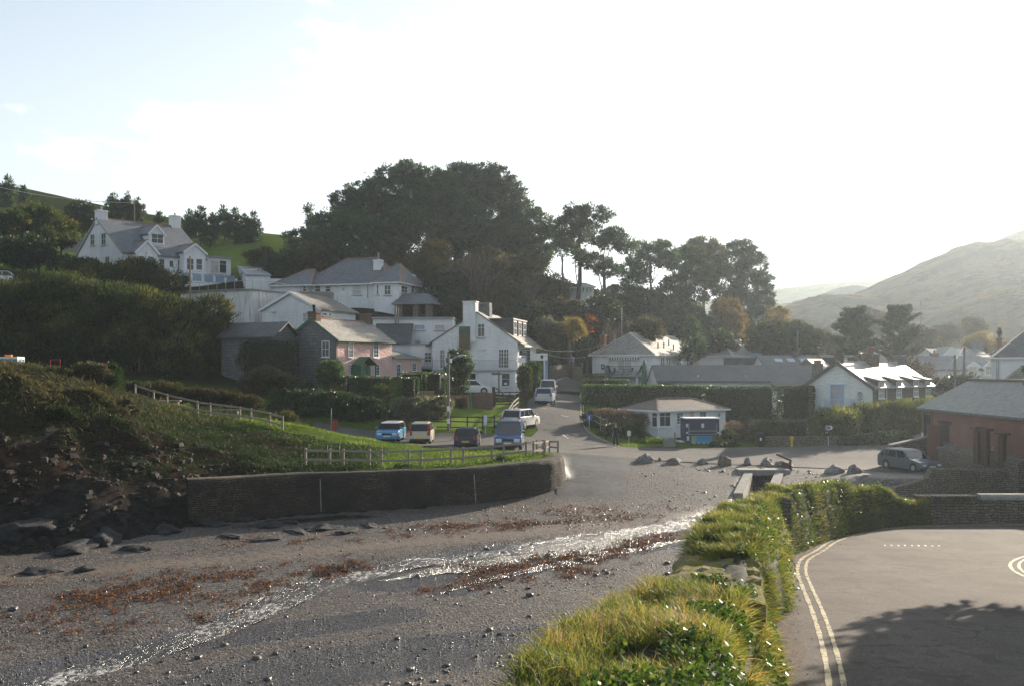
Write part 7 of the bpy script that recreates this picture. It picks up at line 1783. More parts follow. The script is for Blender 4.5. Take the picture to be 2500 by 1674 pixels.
# bare mossy stretch of wall
mb = MB(); s0, s1, m = 3.25, 5.15, 34
for k in range(m):
    a, b = s0+(s1-s0)*k/m, s0+(s1-s0)*(k+1)/m; q = []
    for s in (a, b):
        x, y, w_, z, nx, ny = [float(v) for v in hb_frame(np.array(s))]; wl = .95+.06*math.sin(s*9); wr = w_*.5-.02; zt = z+.06+.03*math.sin(s*23)
        row = []
        for j in range(15):
            u = -wl+(wl+wr*.97)*j/14; X_, Y_ = x+nx*u, y+ny*u; e_ = .10*float(fbm(np.array([X_]), np.array([Y_]), 3.0, 4, 91)[0])*2+.05*float(fbm(np.array([X_]), np.array([Y_]), 11.0, 2, 92)[0])
            row.append((X_+e_*.4, Y_, zt+e_-(.16 if j == 0 else .05 if j in (1, 14) else 0)))
        for j in range(1, 8):
            e_ = .07*math.sin(s*31+j*2.3)*math.sin(s*13+j); zz = zt-.05-(zt-.05-float(road_z(y))+.1)*j/7; row.append((x+nx*(wr+e_*.5), y+ny*(wr+e_*.5), zz))
        q.append(row)
    for j in range(21): mb.poly([q[0][j], q[1][j], q[1][j+1], q[0][j+1]])
    if k == m-1: mb.poly(q[1])
    if k == 0: mb.poly(q[0][::-1])
mb.build('stone_wall', 'mossy_stone', bank)
def blades(name, p, d, L, w, bend, mat, rnd, label, cat, parent=None):
    n = len(p); d = d/np.linalg.norm(d, axis=1, keepdims=True); sd = np.cross(d, rng.normal(size=(n, 3))); sd /= np.linalg.norm(sd, axis=1, keepdims=True)
    V = np.zeros((n, 7, 3)); L_ = L[:, None]
    for k, (u, ww) in enumerate(((0, 1), (.4, .9), (.75, .6))):
        c = p+d*L_*u+bend*L_*u*u
        V[:, 2*k] = c-sd*(w*ww*.5)[:, None]; V[:, 2*k+1] = c+sd*(w*ww*.5)[:, None]
    V[:, 6] = p+d*L_+bend*L_
    f = np.array([(0, 1, 3), (0, 3, 2), (2, 3, 5), (2, 5, 4), (4, 5, 6)]); Fq = (f[None]+np.arange(n)[:, None, None]*7).reshape(-1, 3)
    o = mesh_np(name, V.reshape(-1, 3), Fq, mat, parent, attr=np.repeat(rnd, 5)); return tag(o, label, cat, kind='stuff')
def bank_pts(n, s0, s1, t0, t1):
    s = rng.uniform(s0, s1, n); t = rng.uniform(t0, t1, n)
    X, Y, Z = hb_surf(s, t); e = .02; Xa, Ya, Za = hb_surf(s, np.clip(t+e, -1, 1)); Xb, Yb, Zb = hb_surf(np.minimum(s+e, len(HB)-1.001), t)
    a = np.stack([Xa-X, Ya-Y, Za-Z], 1); b = np.stack([Xb-X, Yb-Y, Zb-Z], 1); nn = np.cross(b, a)*-1
    nn[nn[:, 2] < 0] *= -1; nn /= np.maximum(np.linalg.norm(nn, axis=1, keepdims=True), 1e-6)
    return np.stack([X, Y, Z], 1), nn, s, t
def bank_grass(n, s0, s1, t0, t1, lmin, lmax, wmin, wmax, tone, nm=('grass', 'long grass growing over the near hedge bank', 'grass'), mat='grass_blade', keepf=None, wind=.3):
    p, nn, s, t = bank_pts(n, s0, s1, t0, t1)
    cl = fbm(p[:, 0], p[:, 1], 1.3, 3, 71)
    bare = (s > 3.3) & (s < 5.1) & (t > -.75) & (t < .97) & (fbm(p[:, 0], p[:, 1], 1.6, 3, 73) < -.04)
    keep = ~bare & (cl > -.16)
    if keepf is not None: keep &= keepf(p, s, t, cl)
    p, nn, s, t, cl = p[keep], nn[keep], s[keep], t[keep], cl[keep]; n = len(p)
    d = nn*.9+np.array([0, 0, .75])+rng.normal(0, .33, (n, 3)); L = rng.uniform(lmin, lmax, n)*(1+cl*1.1)
    bend = np.stack([rng.normal(-.12, .25, n), rng.normal(-.05, .25, n), -rng.uniform(.15, .65, n)], 1)
    return blades(nm[0], p, d, L, rng.uniform(wmin, wmax, n), bend, mat, np.clip(tone+cl*1.3+rng.normal(0, .26, n), 0, 1), nm[1], nm[2])
notivy = lambda p, s, t, cl: ~((s < 3.4) & (t > .05) & (t < .8) & (fbm(p[:, 0], p[:, 1], 1.1, 3, 77) > .02))
bank_grass(44000, 0.3, 3.7, -1, 1, .16, .44, .006, .013, .46, keepf=notivy)
bank_grass(34000, 5.0, 8.0, -1, 1, .15, .38, .008, .015, .42, ('grass', 'tussock of pale long grass on the middle of the hedge bank', 'grass'))
bank_grass(46000, 7.5, 13, -1, 1, .10, .28, .010, .018, .38, ('grass', 'grass hanging over the far stretch of the hedge bank', 'grass'))
bank_grass(9000, .3, 6.0, .78, 1, .14, .36, .009, .018, .5, ('grass', 'grass fringe along the road foot of the hedge bank', 'grass'))
bank_grass(3000, .3, 4.0, -1, .5, .25, .6, .004, .007, .5, ('dry_stalks', 'dry stalks standing among the near grass', 'dry grass'), 'dry_stalk')
bank_grass(2500, 5.2, 13, -1, 1, .15, .4, .006, .01, .5, ('dry_stalks', 'dry stalks on the far stretch of the hedge bank', 'dry grass'), 'dry_stalk')
lv = Leaves(); p, nn, s, t = bank_pts(15000, .3, 3.9, -.1, .97); k = (fbm(p[:, 0], p[:, 1], 1.1, 3, 77) > -.09+.12*(t < .25)); p, nn = p[k], nn[k]
h_ = rng.uniform(.02, .24, len(p))[:, None]; d = rng.normal(0, 1, p.shape)+nn*.2; lv.add(p+nn*h_+np.array([0, 0, .05]), d, rng.uniform(.045, .115, len(p)), rng.uniform(.04, .085, len(p)))
p, nn, s, t = bank_pts(5000, 5, 12.8, .4, .98); k = fbm(p[:, 0], p[:, 1], 1.2, 3, 78) > .0; p, nn = p[k], nn[k]; lv.add(p+nn*rng.uniform(.05, .3, len(p))[:, None], rng.normal(0, 1, p.shape), .07, .055)
tag(lv.build('ivy', 'ivy_leaf', None), 'glossy ivy and bramble leaves tumbling over the near hedge bank', 'ivy', kind='stuff')
st = thing('standing_stone', 'upright slate stone bedded in the grassy hedge bank', 'stone', (9.4, 34.2, 1.2)); mb = MB(); mb.prism([(-.16, -.6), (.2, -.6), (.16, .55), (-.08, .62)], -.12, .12, 'y'); mb.build('stone', 'hedge_stone', st, bevel=.03)
st = thing('dandelion_clock', 'white dandelion seed head above the grass of the hedge bank', 'flower', P(1728, 1262, 26.2)); mb = MB(); mb.tube([(0, 0, -.15), (0, 0, .12)], .006, 5); mb.build('stem', 'short_grass', st)
bm = bmesh.new(); bmesh.ops.create_icosphere(bm, subdivisions=2, radius=.05); me = bpy.data.meshes.new('seed_head'); bm.to_mesh(me); bm.free(); me.materials.append(MAT['white_paint']); o = link('seed_head', me, st); o.location = (0, 0, .14)
# boundary wall at the far side of the bend
bw = thing('boundary_wall', 'stone boundary wall across the bend with slanting slates and a rounded concrete coping', 'wall', (0, 0, 0))
mb = MB(); zf_ = lambda y: float(road_z(y))-.2
mb.box((18.3, 45.05, -1.6), (21.3, 45.65, .2)); mb.build('wall', 'hedge_stone', bw, bevel=.02)
mb = MB(); mb.box((21.303, 45.0, -1.6), (34, 45.7, .31)); mb.build('wall', 'hedge_stone', bw, bevel=.02)
mb = MB()
for k in range(17):
    x = 18.5+k*.16; mb.obox((x, 45.32, .30), (.022, 0, .0), (0, .36, 0), (-.09, 0, .16))
mb.build('slate_coping', 'hedge_stone', bw)
mb = MB(); n = 9; y0 = 45.35
for x0, x1 in ((21.2, 34),):
    pr = [(y0+.42*math.cos(math.pi*k/n), .28+.26*math.sin(math.pi*k/n)) for k in range(n+1)]; mb.prism(pr, x0, x1, 'x')
mb.build('coping', 'concrete', bw, smooth=False)
lw = thing('lane_wall', 'tall dark stone wall of the lower lane behind the bend', 'wall', (0, 0, 0))
mb = MB(); mb.prism([(22.6, -3), (46, -3), (46, -.1), (34, .0), (25.6, .22), (25.2, .3), (24.9, -.35), (22.6, -1.0)], 59.6, 60.25, 'y'); mb.build('wall', 'hedge_stone', lw, bevel=.02)
vg = [(15.6, 22, 29.9), (16.6, 21, 31.6), (18.2, 20, 33.0), (22, 20, 34.2), (30, 20, 34.4)]
region('verge', vg, 'x', 'bank_earth', .06, 8, 'dark earthy verge inside the bend', 'verge', zf=lambda X, Y: road_z(Y)+.12)
# tufts on the headland grass and cliff
def tufts(n, xr, yr, ok, lmin, lmax, wmin, wmax, tone, nm, mat, up=.9):
    x = rng.uniform(*xr, n); y = rng.uniform(*yr, n); k = ok(x, y); x, y = x[k], y[k]; z = h(x, y); n = len(x)
    cl = fbm(x, y, .5, 3, 81); z = z+np.where(z > .9, .25*fbm(x, y, .3, 3, 2), 0)
    d = rng.normal(0, .45, (n, 3))+np.array([0, 0, up]); bend = np.stack([rng.normal(-.1, .3, n), rng.normal(-.1, .3, n), -rng.uniform(.1, .6, n)], 1)
    blades(nm[0], np.stack([x, y, z-.02], 1), d, rng.uniform(lmin, lmax, n)*(1+cl*1.4), rng.uniform(wmin, wmax, n), bend, mat, np.clip(tone+cl*1.0+rng.normal(0, .18, n), 0, 1), nm[1], nm[2])
# fallen leaves and grit along the road edge
n = 2600; y = rng.uniform(8, 43, n); x = np.interp(y, [r[0] for r in RL], [r[1] for r in RL])+np.abs(rng.normal(0, .45, n))-.05; k = rng.uniform(0, 1, n) < np.interp(x-np.interp(y, [r[0] for r in RL], [r[1] for r in RL]), [0, .5, 2], [1, .55, .15]); x, y = x[k], y[k]
lv = Leaves(); lv.add(np.stack([x, y, road_z(y)+.045], 1), np.concatenate([rng.normal(0, 1, (len(x), 2)), rng.normal(0, .15, (len(x), 1))], 1), rng.uniform(.02, .05, len(x)), rng.uniform(.015, .035, len(x)))
tag(lv.build('leaf_litter', 'dry_stalk', None), 'fallen leaves and grit along the edge of the near road', 'leaf litter', kind='stuff')
near_ = lambda x: np.interp(x, [-16,-12,-9,-4,0,3.4], [78,73.5,71,69.3,69.4,70.3])
tufts(60000, (-24, 3.6), (56, 82), lambda x, y: (y > foot(x)+.75) & (y < near_(x)-.2+np.where(x < -16, 4, 0)) & (x < 3.4-.2) & ~((x < -9) & (y < 64)), .10, .30, .016, .035, .45, ('grass', 'rough grass along the top of the sea wall', 'grass'), 'short_grass')
tufts(9000, (-3.5, 3.3), (55.5, 67), lambda x, y: (y > foot(x)+.2) & (y < foot(x)+1.5), .15, .4, .016, .03, .45, ('grass', 'grass hanging over the lip of the sea wall, right half', 'grass'), 'short_grass')
tufts(14000, (-18, -3.5), (49, 60), lambda x, y: (y > foot(x)+.1) & (y < foot(x)+1.7), .2, .5, .016, .035, .4, ('grass', 'grass hanging over the lip of the sea wall, left half', 'grass'), 'shade_toned_grass')
tufts(34000, (-24, -8), (52, 66), lambda x, y: (y > foot(x)+1.2) & (y < 65.5) & (h(x, y) > .3), .12, .38, .02, .04, .4, ('grass', 'grass coloured dark for shade on the slope below the upper rail fence', 'grass'), 'shade_toned_grass')
x = rng.uniform(-40, -15.8, 9000); y = rng.uniform(34, 60, 9000); z = h(x, y); k = (z > -2.2) & (z < 3.4+2*fbm(x, y, .3, 3, 44)) & (y < foot(x)+10) & (y > foot(x)-.8) & (fbm(x, y, .5, 3, 45) > -.1); x, y, z = x[k], y[k], z[k]; sz = np.clip(.13*np.exp(rng.normal(0, .5, len(x))), .06, .36)
rockmat('cliff_rock', (.012, .010, .008), (.036, .027, .021)); o = scatter_rocks('cliff_rocks', np.stack([x, y, z+sz*-.05], 1), sz, 'cliff_rock', np.zeros(len(x), int), 'dark broken rock and rubble on the cliff face', 'rock face', .5); o.data.polygons.foreach_set('use_smooth', np.zeros(len(o.data.polygons), bool))
tufts(26000, (-38, -18.5), (46, 76), lambda x, y: (h(x, y) > 2.6+3*fbm(x, y, .3, 3, 90)) & (y < foot(x)+24), .2, .55, .03, .07, .4, ('scrub', 'rough scrub and heather covering the top of the cliff', 'scrub'), 'gorse')
tufts(5000, (3.6, 10), (78, 92), lambda x, y: (x > np.interp(y, [79, 82, 85.5, 90], [8.5, 7.6, 6.4, 6.2])+.3) & (x < np.interp(y, [79, 92], [12, 9])), .15, .4, .02, .04, .4, ('grass', 'grass on the lane corner bank', 'grass'), 'short_grass')
# ================================================================ vehicles
def vehicle(name, label, p, hd, L, W, Ht, paint, hood=.95, cowl=None, zb=.88, zh=.72, rf=.35, rr=.2, tail=.0, deck=0.0, zt=.8, wr=.30, wb=None, cat='car', plate='plate_yellow', roofp=None, panel=False, gap=.18, rake=.16, twolamp=None, grille=True):
    """x forward; hood: bonnet length; rf: windscreen run; rr: rear glass run; deck: boot length; panel: no rear side glass"""
    root = thing(name, label, cat, p, math.atan2(hd[1], hd[0])); F_, B_ = L/2, -L/2; w = W/2
    xc = F_-hood; xt = B_+deck; r0 = xc-rf; r1 = xt+rr; tw = w-rake
    mb = MB(); prof = [(F_-.10, gap), (F_, gap+.18), (F_-.02, zh-.16), (F_-.16, zh), (xc, zb), (xt, zb+.02), (B_+.02, zt), (B_, gap+.25), (B_+.08, gap)]
    mb.prism(prof, -w, w, 'y'); body = mb.build('body', paint, root)
    bm = bmesh.new(); bm.from_mesh(body.data)
    bmesh.ops.bevel(bm, geom=[e for e in bm.edges], offset=.10, segments=3, affect='EDGES', clamp_overlap=True, profile=.6); bmesh.ops.recalc_face_normals(bm, faces=bm.faces); bm.to_mesh(body.data); bm.free()
    body.data.polygons.foreach_set('use_smooth', np.ones(len(body.data.polygons), bool))
    # glasshouse: dark core, painted roof and pillars
    zr = Ht-.07; A = [(xc, -w+.07, zb-.02), (xc, w-.07, zb-.02), (xt, w-.07, zb), (xt, -w+.07, zb)]; T = [(r0, -tw, zr), (r0, tw, zr), (r1, tw, zr), (r1, -tw, zr)]
    names = ('windscreen', 'side_window', 'rear_window', 'side_window')
    for k in range(4):
        j = (k+1) % 4; a, b, c, d = Vector(A[k]), Vector(A[j]), Vector(T[j]), Vector(T[k]); cen = Vector(((xc+xt)/2, 0, (zb+zr)/2))
        n = (b-a).cross(d-a).normalized(); n = n if n.dot((a+b)/2-cen) > 0 else -n
        mb = MB(); q = [a, b, c, d]; mb.poly([v+n*.004 for v in q]); mb.poly([v-n*.03 for v in q][::-1]); 
        for i in range(4): mb.poly([q[i]-n*.03, q[(i+1) % 4]-n*.03, q[(i+1) % 4]+n*.004, q[i]+n*.004])
        pn = paint if (panel and k in ((1, 3) if panel == 'side' else (1, 2, 3))) else 'car_glass'
        mb.build('side_panel' if pn != 'car_glass' else names[k], pn, root)
    mb = MB()
    pm = paint if L > 3.7 or panel else 'plastic_black'
    for k in range(4): mb = MB(); mb.bar(Vector(A[k]), Vector(T[k]), .085, .085); mb.build('pillar', pm, root)
    for sy, in ((1,), (-1,)):
        for fr in ((.45,) if L < 3.7 else (.38, .70)):
            mb = MB(); mb.bar((xc+(xt-xc)*fr, sy*(w-.065), zb-.02), (r0+(r1-r0)*(fr-.02), sy*(tw+.006), zr), .06, .045); mb.build('pillar', pm, root)
    mb = MB(); R_ = [(r0+.06, -tw-.02, zr-.02), (r0+.06, tw+.02, zr-.02), (r1-.06, tw+.02, zr-.02), (r1-.06, -tw-.02, zr-.02)]; U_ = [(r0-.10, -tw+.10, Ht), (r0-.10, tw-.10, Ht), (r1+.08, tw-.10, Ht), (r1+.08, -tw+.10, Ht)]
    mb.poly(R_[::-1]); mb.poly(U_)
    for k in range(4): mb.poly([R_[k], R_[(k+1) % 4], U_[(k+1) % 4], U_[k]])
    mb.build('roof', roofp or paint, root, bevel=.03)
    wb = wb or L*.61
    for sx in (1, -1):
        for sy in (1, -1):
            M_ = Matrix.Translation((sx*wb/2+.06, sy*(w-.10), wr)) @ Matrix.Rotation(R(90), 4, 'X')
            mb = MB(M_); mb.lathe([(wr*.9, -.115), (wr, -.09), (wr, .09), (wr*.9, .115)], (0, 0, 0), 18); wl = mb.build('wheel', 'tyre', root)
            mb = MB(M_); mb.lathe([(wr*.62, -.118), (wr*.6, -.125), (wr*.6, .125), (wr*.62, .118)], (0, 0, 0), 14); mb.build('rim', 'rim', wl)
            mb = MB(Matrix.Translation((sx*wb/2+.06, 0, wr)) @ Matrix.Rotation(R(90), 4, 'X')); mb.lathe([(wr*1.2, -sy*(w-.02)), (wr*1.2, -sy*(w+.004))], (0, 0, 0), 18); mb.build('wheel_arch', 'plastic_black', root)
    lw_ = twolamp or (.34, .16)
    for sy in (1, -1):
        mb = MB(); c = sy*(w-.12-lw_[0]/2); mb.box((F_-.13, c-lw_[0]/2, zh-.12-lw_[1]), (F_+.006, c+lw_[0]/2, zh-.12)); mb.build('headlight', 'lamp_clear', root, bevel=.03)
        mb = MB(); c = sy*(w-.16); mb.box((B_-.008, c-.10, zt-.30), (B_+.12, c+.10, zt-.02)); mb.build('tail_light', 'lamp_red', root, bevel=.02)
        mb = MB(); mb.box((xc-.22, sy*(w+.02), zb+.02), (xc-.08, sy*(w+.20), zb+.18)); mb.build('wing_mirror', paint if paint != 'paint_blue' else 'plastic_black', root, bevel=.03)
    for xx, nm in ((F_, 'front_bumper'), (B_, 'rear_bumper')):
        s = 1 if xx > 0 else -1; mb = MB(); mb.box((xx-s*.1, -w+.08, gap+.02), (xx+s*.035, w-.08, gap+.2)); mb.build(nm, 'plastic_black' if paint in ('paint_blue', 'paint_cream', 'paint_grey') else paint, root, bevel=.03)
        mb = MB(); mb.box((xx, -.26, gap+.2), (xx+s*.045, .26, gap+.31)); mb.build('number_plate', plate if xx < 0 else 'plate_white', root)
    if grille: mb = MB(); mb.box((F_-.04, -w*.42, zh-.28), (F_+.012, w*.42, zh-.14)); mb.build('grille', 'plastic_black', root)
    return root
def onroad(px, Y): g = G(px, Y); return Vector((g.x, g.y, g.z+.055))
v1 = vehicle('parked_car', 'small bright blue car with a white roof parked facing the sea', onroad(955, 76), (-.06, -1), 3.65, 1.70, 1.42, 'paint_sky_blue', hood=.85, zb=.90, zh=.78, rf=.38, rr=.22, roofp='paint_white', wr=.30, zt=.84)
tail = lambda r: r
v2 = vehicle('parked_car', 'cream hatchback with tall red tail lamps parked rear to the sea', onroad(1030, 74.5), (.0, 1), 3.55, 1.60, 1.55, 'paint_cream', hood=.7, zb=.95, zh=.86, rf=.45, rr=.12, zt=.92, wr=.29, plate='plate_yellow')
for sy in (1, -1): mb = MB(); mb.box((-1.785, sy*.68-.07, .85), (-1.62, sy*.68+.07, 1.42)); mb.build('tall_tail_light', 'lamp_red', v2, bevel=.02)
v3 = vehicle('parked_car', 'small dark blue hatchback parked rear to the sea beside the blue van', onroad(1142, 72.6), (.05, 1), 3.6, 1.63, 1.38, 'paint_navy', hood=.8, zb=.86, zh=.72, rf=.5, rr=.42, zt=.86, wr=.28)
v4 = vehicle('parked_van', 'blue high-fronted van parked facing the sea at the end of the row', onroad(1244, 72.8), (-.05, -1), 4.8, 1.95, 2.02, 'paint_blue', hood=.8, zb=1.14, zh=.94, rf=.62, rr=.06, zt=1.1, wr=.33, cat='van', panel=True, gap=.25, rake=.18, twolamp=(.42, .26))
v5 = vehicle('parked_car', 'silver estate car parked at an angle behind the blue van', onroad(1272, 84.3), (.40, .92), 4.3, 1.76, 1.55, 'paint_silver', hood=1.0, zb=.92, zh=.76, rf=.55, rr=.3, zt=.9)
v6 = vehicle('parked_car', 'pale blue silver hatchback parked on the lane below the white van', onroad(1331, 96), (.12, .99), 3.9, 1.68, 1.43, 'paint_pale_blue', hood=.9, zb=.9, zh=.76, rf=.5, rr=.4, zt=.88)
v7 = vehicle('parked_van', 'small white van parked at the top of the row on the lane, rear doors showing', onroad(1337, 103), (.03, 1), 4.1, 1.68, 1.82, 'paint_white', hood=.85, zb=1.02, zh=.86, rf=.55, rr=.05, zt=1.0, cat='van', panel='side')
mb = MB(); mb.box((-2.075, -.012, .45), (-2.05, .012, 1.75)); mb.build('door_seam', 'plastic_black', v7)
v8 = vehicle('parked_car', 'white hatchback side on below the hotel balcony', G(1150, 99, .05), (1, .12), 3.8, 1.65, 1.42, 'paint_white', hood=.85, zb=.88, zh=.74, rf=.6, rr=.35, zt=.85)
v9 = vehicle('parked_car', 'dark car half hidden by the clipped bush left of the white hatchback', G(1092, 97, .05), (1, .1), 3.9, 1.65, 1.4, 'paint_grey', hood=.9)
v10 = vehicle('parked_car', 'dark green estate car parked on the shore road by the barn', Vector((27.3, 68.4, H(27.3, 68.4)+.055)), (.30, -.95), 4.5, 1.73, 1.43, 'paint_green', hood=1.2, zb=.86, zh=.70, rf=.8, rr=.55, zt=.86, plate='plate_white')
v11 = vehicle('parked_car', 'white hatchback cut by the left edge below the hill bushes', G(12, 112, .2), (.9, .3), 3.9, 1.68, 1.45, 'paint_white', hood=.9, rf=.55, rr=.4)
tr = thing('tractor', 'white cabbed tractor with an orange beacon, cut by the left edge of the cliff top', 'tractor', P(28, 950, 72), R(8))
mb = MB(); mb.box((-1.0, -.7, 1.1), (.65, .7, 1.25)); mb.box((-1.0, -.75, 2.2), (.65, .75, 2.36)); 
for (x, y) in ((-.97, -.7), (.6, -.7), (-.97, .66), (.6, .66), (-.2, -.7), (.2, -.7)): mb.box((x, y, 1.25), (x+.06, y+.06, 2.2))
mb.build('cab', 'white_board', tr); mb = MB(); mb.box((-.93, -.66, 1.26), (.6, .64, 2.19)); mb.build('cab_glass', 'sky_glass', tr); mb = MB(); mb.box((-2.9, -.5, .75), (-1.02, .5, 1.5)); mb.build('bonnet', 'rust', tr, bevel=.05)
mb = MB(); mb.box((-.45, -.12, 2.365), (.05, .12, 2.52)); mb.build('beacon', 'amber', tr, bevel=.04); mb = MB(); mb.tube([(-.9, -.95, 1.4), (-.7, -1.0, 2.1)], .03, 6); mb.build('grab_rail', 'plastic_black', tr)
for (x, r_) in ((-.1, .8), (-2.4, .5)):
    for sy in (-1, 1): mb = MB(Matrix.Translation((x, sy*.85, r_)) @ Matrix.Rotation(R(90), 4, 'X')); mb.lathe([(r_*.85, -.2), (r_, -.14), (r_, .14), (r_*.85, .2)], (0, 0, 0), 18); mb.build('wheel', 'tyre', tr)
fr = thing('goal_stand', 'thin red metal goal shaped stand on the cliff top', 'stand', G(135, 68, -.1)); hgt = 1.1
mb = MB(); mb.tube([(-.33, 0, 0), (-.33, 0, hgt)], .025, 6); mb.tube([(.33, 0, 0), (.33, 0, hgt)], .025, 6); mb.bar((-.36, 0, hgt), (.36, 0, hgt), .04, .04); mb.build('post', 'red_paint', fr)

# ================================================================ fences, posts, furniture
def fence(label, pts, mat, hgt, rails, pw=.13, rw=(.05, .12), cap=False, name='rail_fence', cat='fence', rail_over=.0):
    P3 = [Vector(p) for p in pts]; root = thing(name, label, cat, P3[0])
    for p in P3: mb = MB(); q = p-P3[0]; mb.box((q.x-pw/2, q.y-pw/2, q.z-.3), (q.x+pw/2, q.y+pw/2, q.z+hgt)); mb.build('post', mat, root, bevel=.01)
    for r_ in rails:
        for a, b in zip(P3[:-1], P3[1:]):
            j1, j2 = random.uniform(-.03, .03), random.uniform(-.03, .03); o = Vector((0, -pw/2-rw[0]/2-.003, 0))
            mb = MB(); mb.bar(a-P3[0]+o+Vector((0, 0, hgt*r_+j1)), b-P3[0]+o+Vector((0, 0, hgt*r_+j2)), rw[0], rw[1]); mb.build('rail', mat, root)
    return root
wt = [(746,58.2),(805,58.4),(838,58.6),(902,58.8),(931,59),(998,59.3),(1028,59.5),(1101,60),(1131,60.2),(1201,61),(1230,61.6),(1284,63.2),(1302,63.9),(1325,65.5)]
fence('weathered grey post and rail fence along the top of the sea wall', [G(a, b) for a, b in wt], 'fence_wood', 1.02, (.88, .36), .13)
fence('short turned end of the fence beside the slipway', [G(1310,66.2), G(1330,67), G(1341,68.5), G(1362,67.6)], 'fence_wood', .98, (.9, .5), .12)
uf = [(330,67),(375,67.3),(408,67.4),(482,67.3),(513,67.2),(586,66.8),(613,66.6),(659,66.2),(690,66)]
fence('grey post and rail fence across the top of the grassy slope', [G(a, b) for a, b in uf], 'fence_wood', .88, (.9, .3), .11)
bf = [(940,81.5),(992,81.4),(1044,81.3),(1100,81.2),(1141,81.4),(1178,81.8),(1207,82.6),(1234,84)]
fence('black three rail fence along the front of the lawn', [G(a, b) for a, b in bf], 'black_paint', 1.08, (.92, .55, .15), .11, (.035, .09))
fence('end of the lawn fence turning up the lane, in pale wood to look sunlit', [G(1234,84.05), G(1242,86), G(1252,88.5), G(1266,91)], 'fence_wood', 1.05, (.95, .62, .28), .11)  # pale wood stands for sunlight on this end of the black fence
def gate(label, a, b, hgt, mat):
    root = thing('field_gate', label, 'gate', a); v = b-a; L = math.hypot(v.x, v.y); root.rotation_euler = (0, 0, math.atan2(v.y, v.x))
    for nm, x, w_, hh in (('gate_post', 0, .22, hgt+.45), ('gate_post', L, .16, hgt+.1)): mb = MB(); mb.box((x-w_/2, -w_/2, -.3), (x+w_/2, w_/2, hh)); mb.build(nm, mat, root)
    mb = MB()
    for k in range(5): mb.box((.14, -.03, .15+k*(hgt-.25)/4), (L-.12, .03, .25+k*(hgt-.25)/4))
    for x in (.17, L*.5, L-.17): mb.box((x-.04, -.035, .12), (x+.04, .035, hgt+.02))
    mb.bar((.2, 0, hgt+.35), (L*.62, 0, .3), .05, .09); mb.build('gate', mat, root); return root
gate('dark five-bar wooden gate below the hotel corner', G(1205, 91), G(1284, 92), 1.35, 'dark_wood')
wf = thing('timber_screen', 'weathered board fence screening the terrace before the villa', 'fence', P(728, 744, 117)); mb = MB()
for k in range(26): mb.box((-.3+k*.16, -.02, -.4), (-.3+k*.16+.15, .02, 1.5+.02*(k % 3)))
mb.build('board', 'fence_wood', wf); mb = MB()
for k in range(11): mb.box((3.85, -.02+k*.16, -.4), (3.89, -.02+k*.16+.15, 1.5))
mb.build('board', 'fence_wood', wf); mb = MB(); mb.box((-.3, -.07, .2), (3.86, -.021, .3)); mb.box((-.3, -.07, 1.1), (3.86, -.021, 1.2)); mb.build('rail', 'fence_wood', wf)
hf = thing('board_fence', 'grey board fence on the field behind the cottage gable', 'fence', P(150, 600, 140)); mb = MB()
for k in range(26): mb.box((k*.16, -.02, -1), (k*.16+.15, .02, 1.3-.012*k))
mb.build('board', 'fence_wood', hf)
bw_ = thing('brick_wall', 'low red brick garden wall beside the gate, in two lengths with a green post', 'wall', G(1098, 89.4)); b0 = bw_.location
mb = MB(); q = G(1143, 89.6)-b0; mb.box((0, -.15, -.4), (q.x, .15, 1.0)); mb.build('wall', 'brick', bw_); q2, q3 = G(1152, 89.8)-b0, G(1203, 90.6)-b0; mb = MB(); mb.prism([(q2.x, -.4), (q3.x, -.4), (q3.x, 1.15), (q2.x+.8, 1.35), (q2.x, 1.05)], -.12, .22, 'y'); mb.build('wall', 'old_brick', bw_); mb = MB(); mb.box((q.x+.08, -.12, -.3), (q2.x-.06, .12, 1.25)); mb.build('post', 'green_paint', bw_)
bn_ = thing('garden_bench', 'slatted wooden garden bench in front of the clipped hedges', 'bench', G(1042, 90.4)); 
for nm, a, b in (('seat', (-.72, -.25, .42), (.72, .22, .47)), ('leg', (-.7, -.25, 0), (-.63, .26, .42)), ('leg', (.63, -.25, 0), (.7, .26, .42))): mb = MB(); mb.box(a, b); mb.build(nm, 'bench_wood', bn_)
mb = MB(); mb.box((-.72, -.3, .9), (.72, -.25, .98)); mb.box((-.72, -.3, .5), (.72, -.25, .56))
for k in range(14): mb.box((-.68+k*.1, -.295, .56), (-.68+k*.1+.05, -.26, .9))
mb.build('backrest', 'bench_wood', bn_)
lp = thing('street_lamp', 'wooden lamp post with a curved grey arm and lantern beside the lawn', 'street lamp', G(1095, 80.6)); ht_ = lp.location.z; top = CZ-(862-HY)/F*80.6-ht_
mb = MB(); mb.tube([(0, 0, -.3), (0, 0, top)], [.13, .09], 8); mb.build('pole', 'pole_wood', lp)
mb = MB(); mb.tube([(.08, 0, top-.62), (.5, -.05, top-.35), (.95, -.1, top-.22)], .03, 6); mb.build('arm', 'galvanised', lp)
mb = MB(); mb.tube([(.85, -.08, top-.26), (1.1, -.12, top-.16), (1.42, -.15, top-.20)], [.07, .11, .06], 8); mb.build('lantern', 'galvanised', lp, smooth=True)
mb = MB(); mb.box((.08, -.14, top-.75), (.26, .05, top-.42)); mb.build('control_box', 'plate_white', lp)
for z in (1.55, .55): mb = MB(); mb.box((-.12, -.17, z), (.12, -.13, z+.42)); mb.build('notice', 'plate_white', lp)
def pole(label, px, py0, py1, Y, r_=.11, name='telegraph_pole'):
    p = G(px, Y); p.z = min(p.z, CZ-(py1-HY)/F*Y); t_ = CZ-(py0-HY)/F*Y-p.z; root = thing(name, label, 'pole', p); mb = MB(); mb.tube([(0, 0, -.5), (0, 0, t_)], [r_*1.2, r_*.8], 8); mb.build('pole', 'pole_wood', root); return root, p+Vector((0, 0, t_))
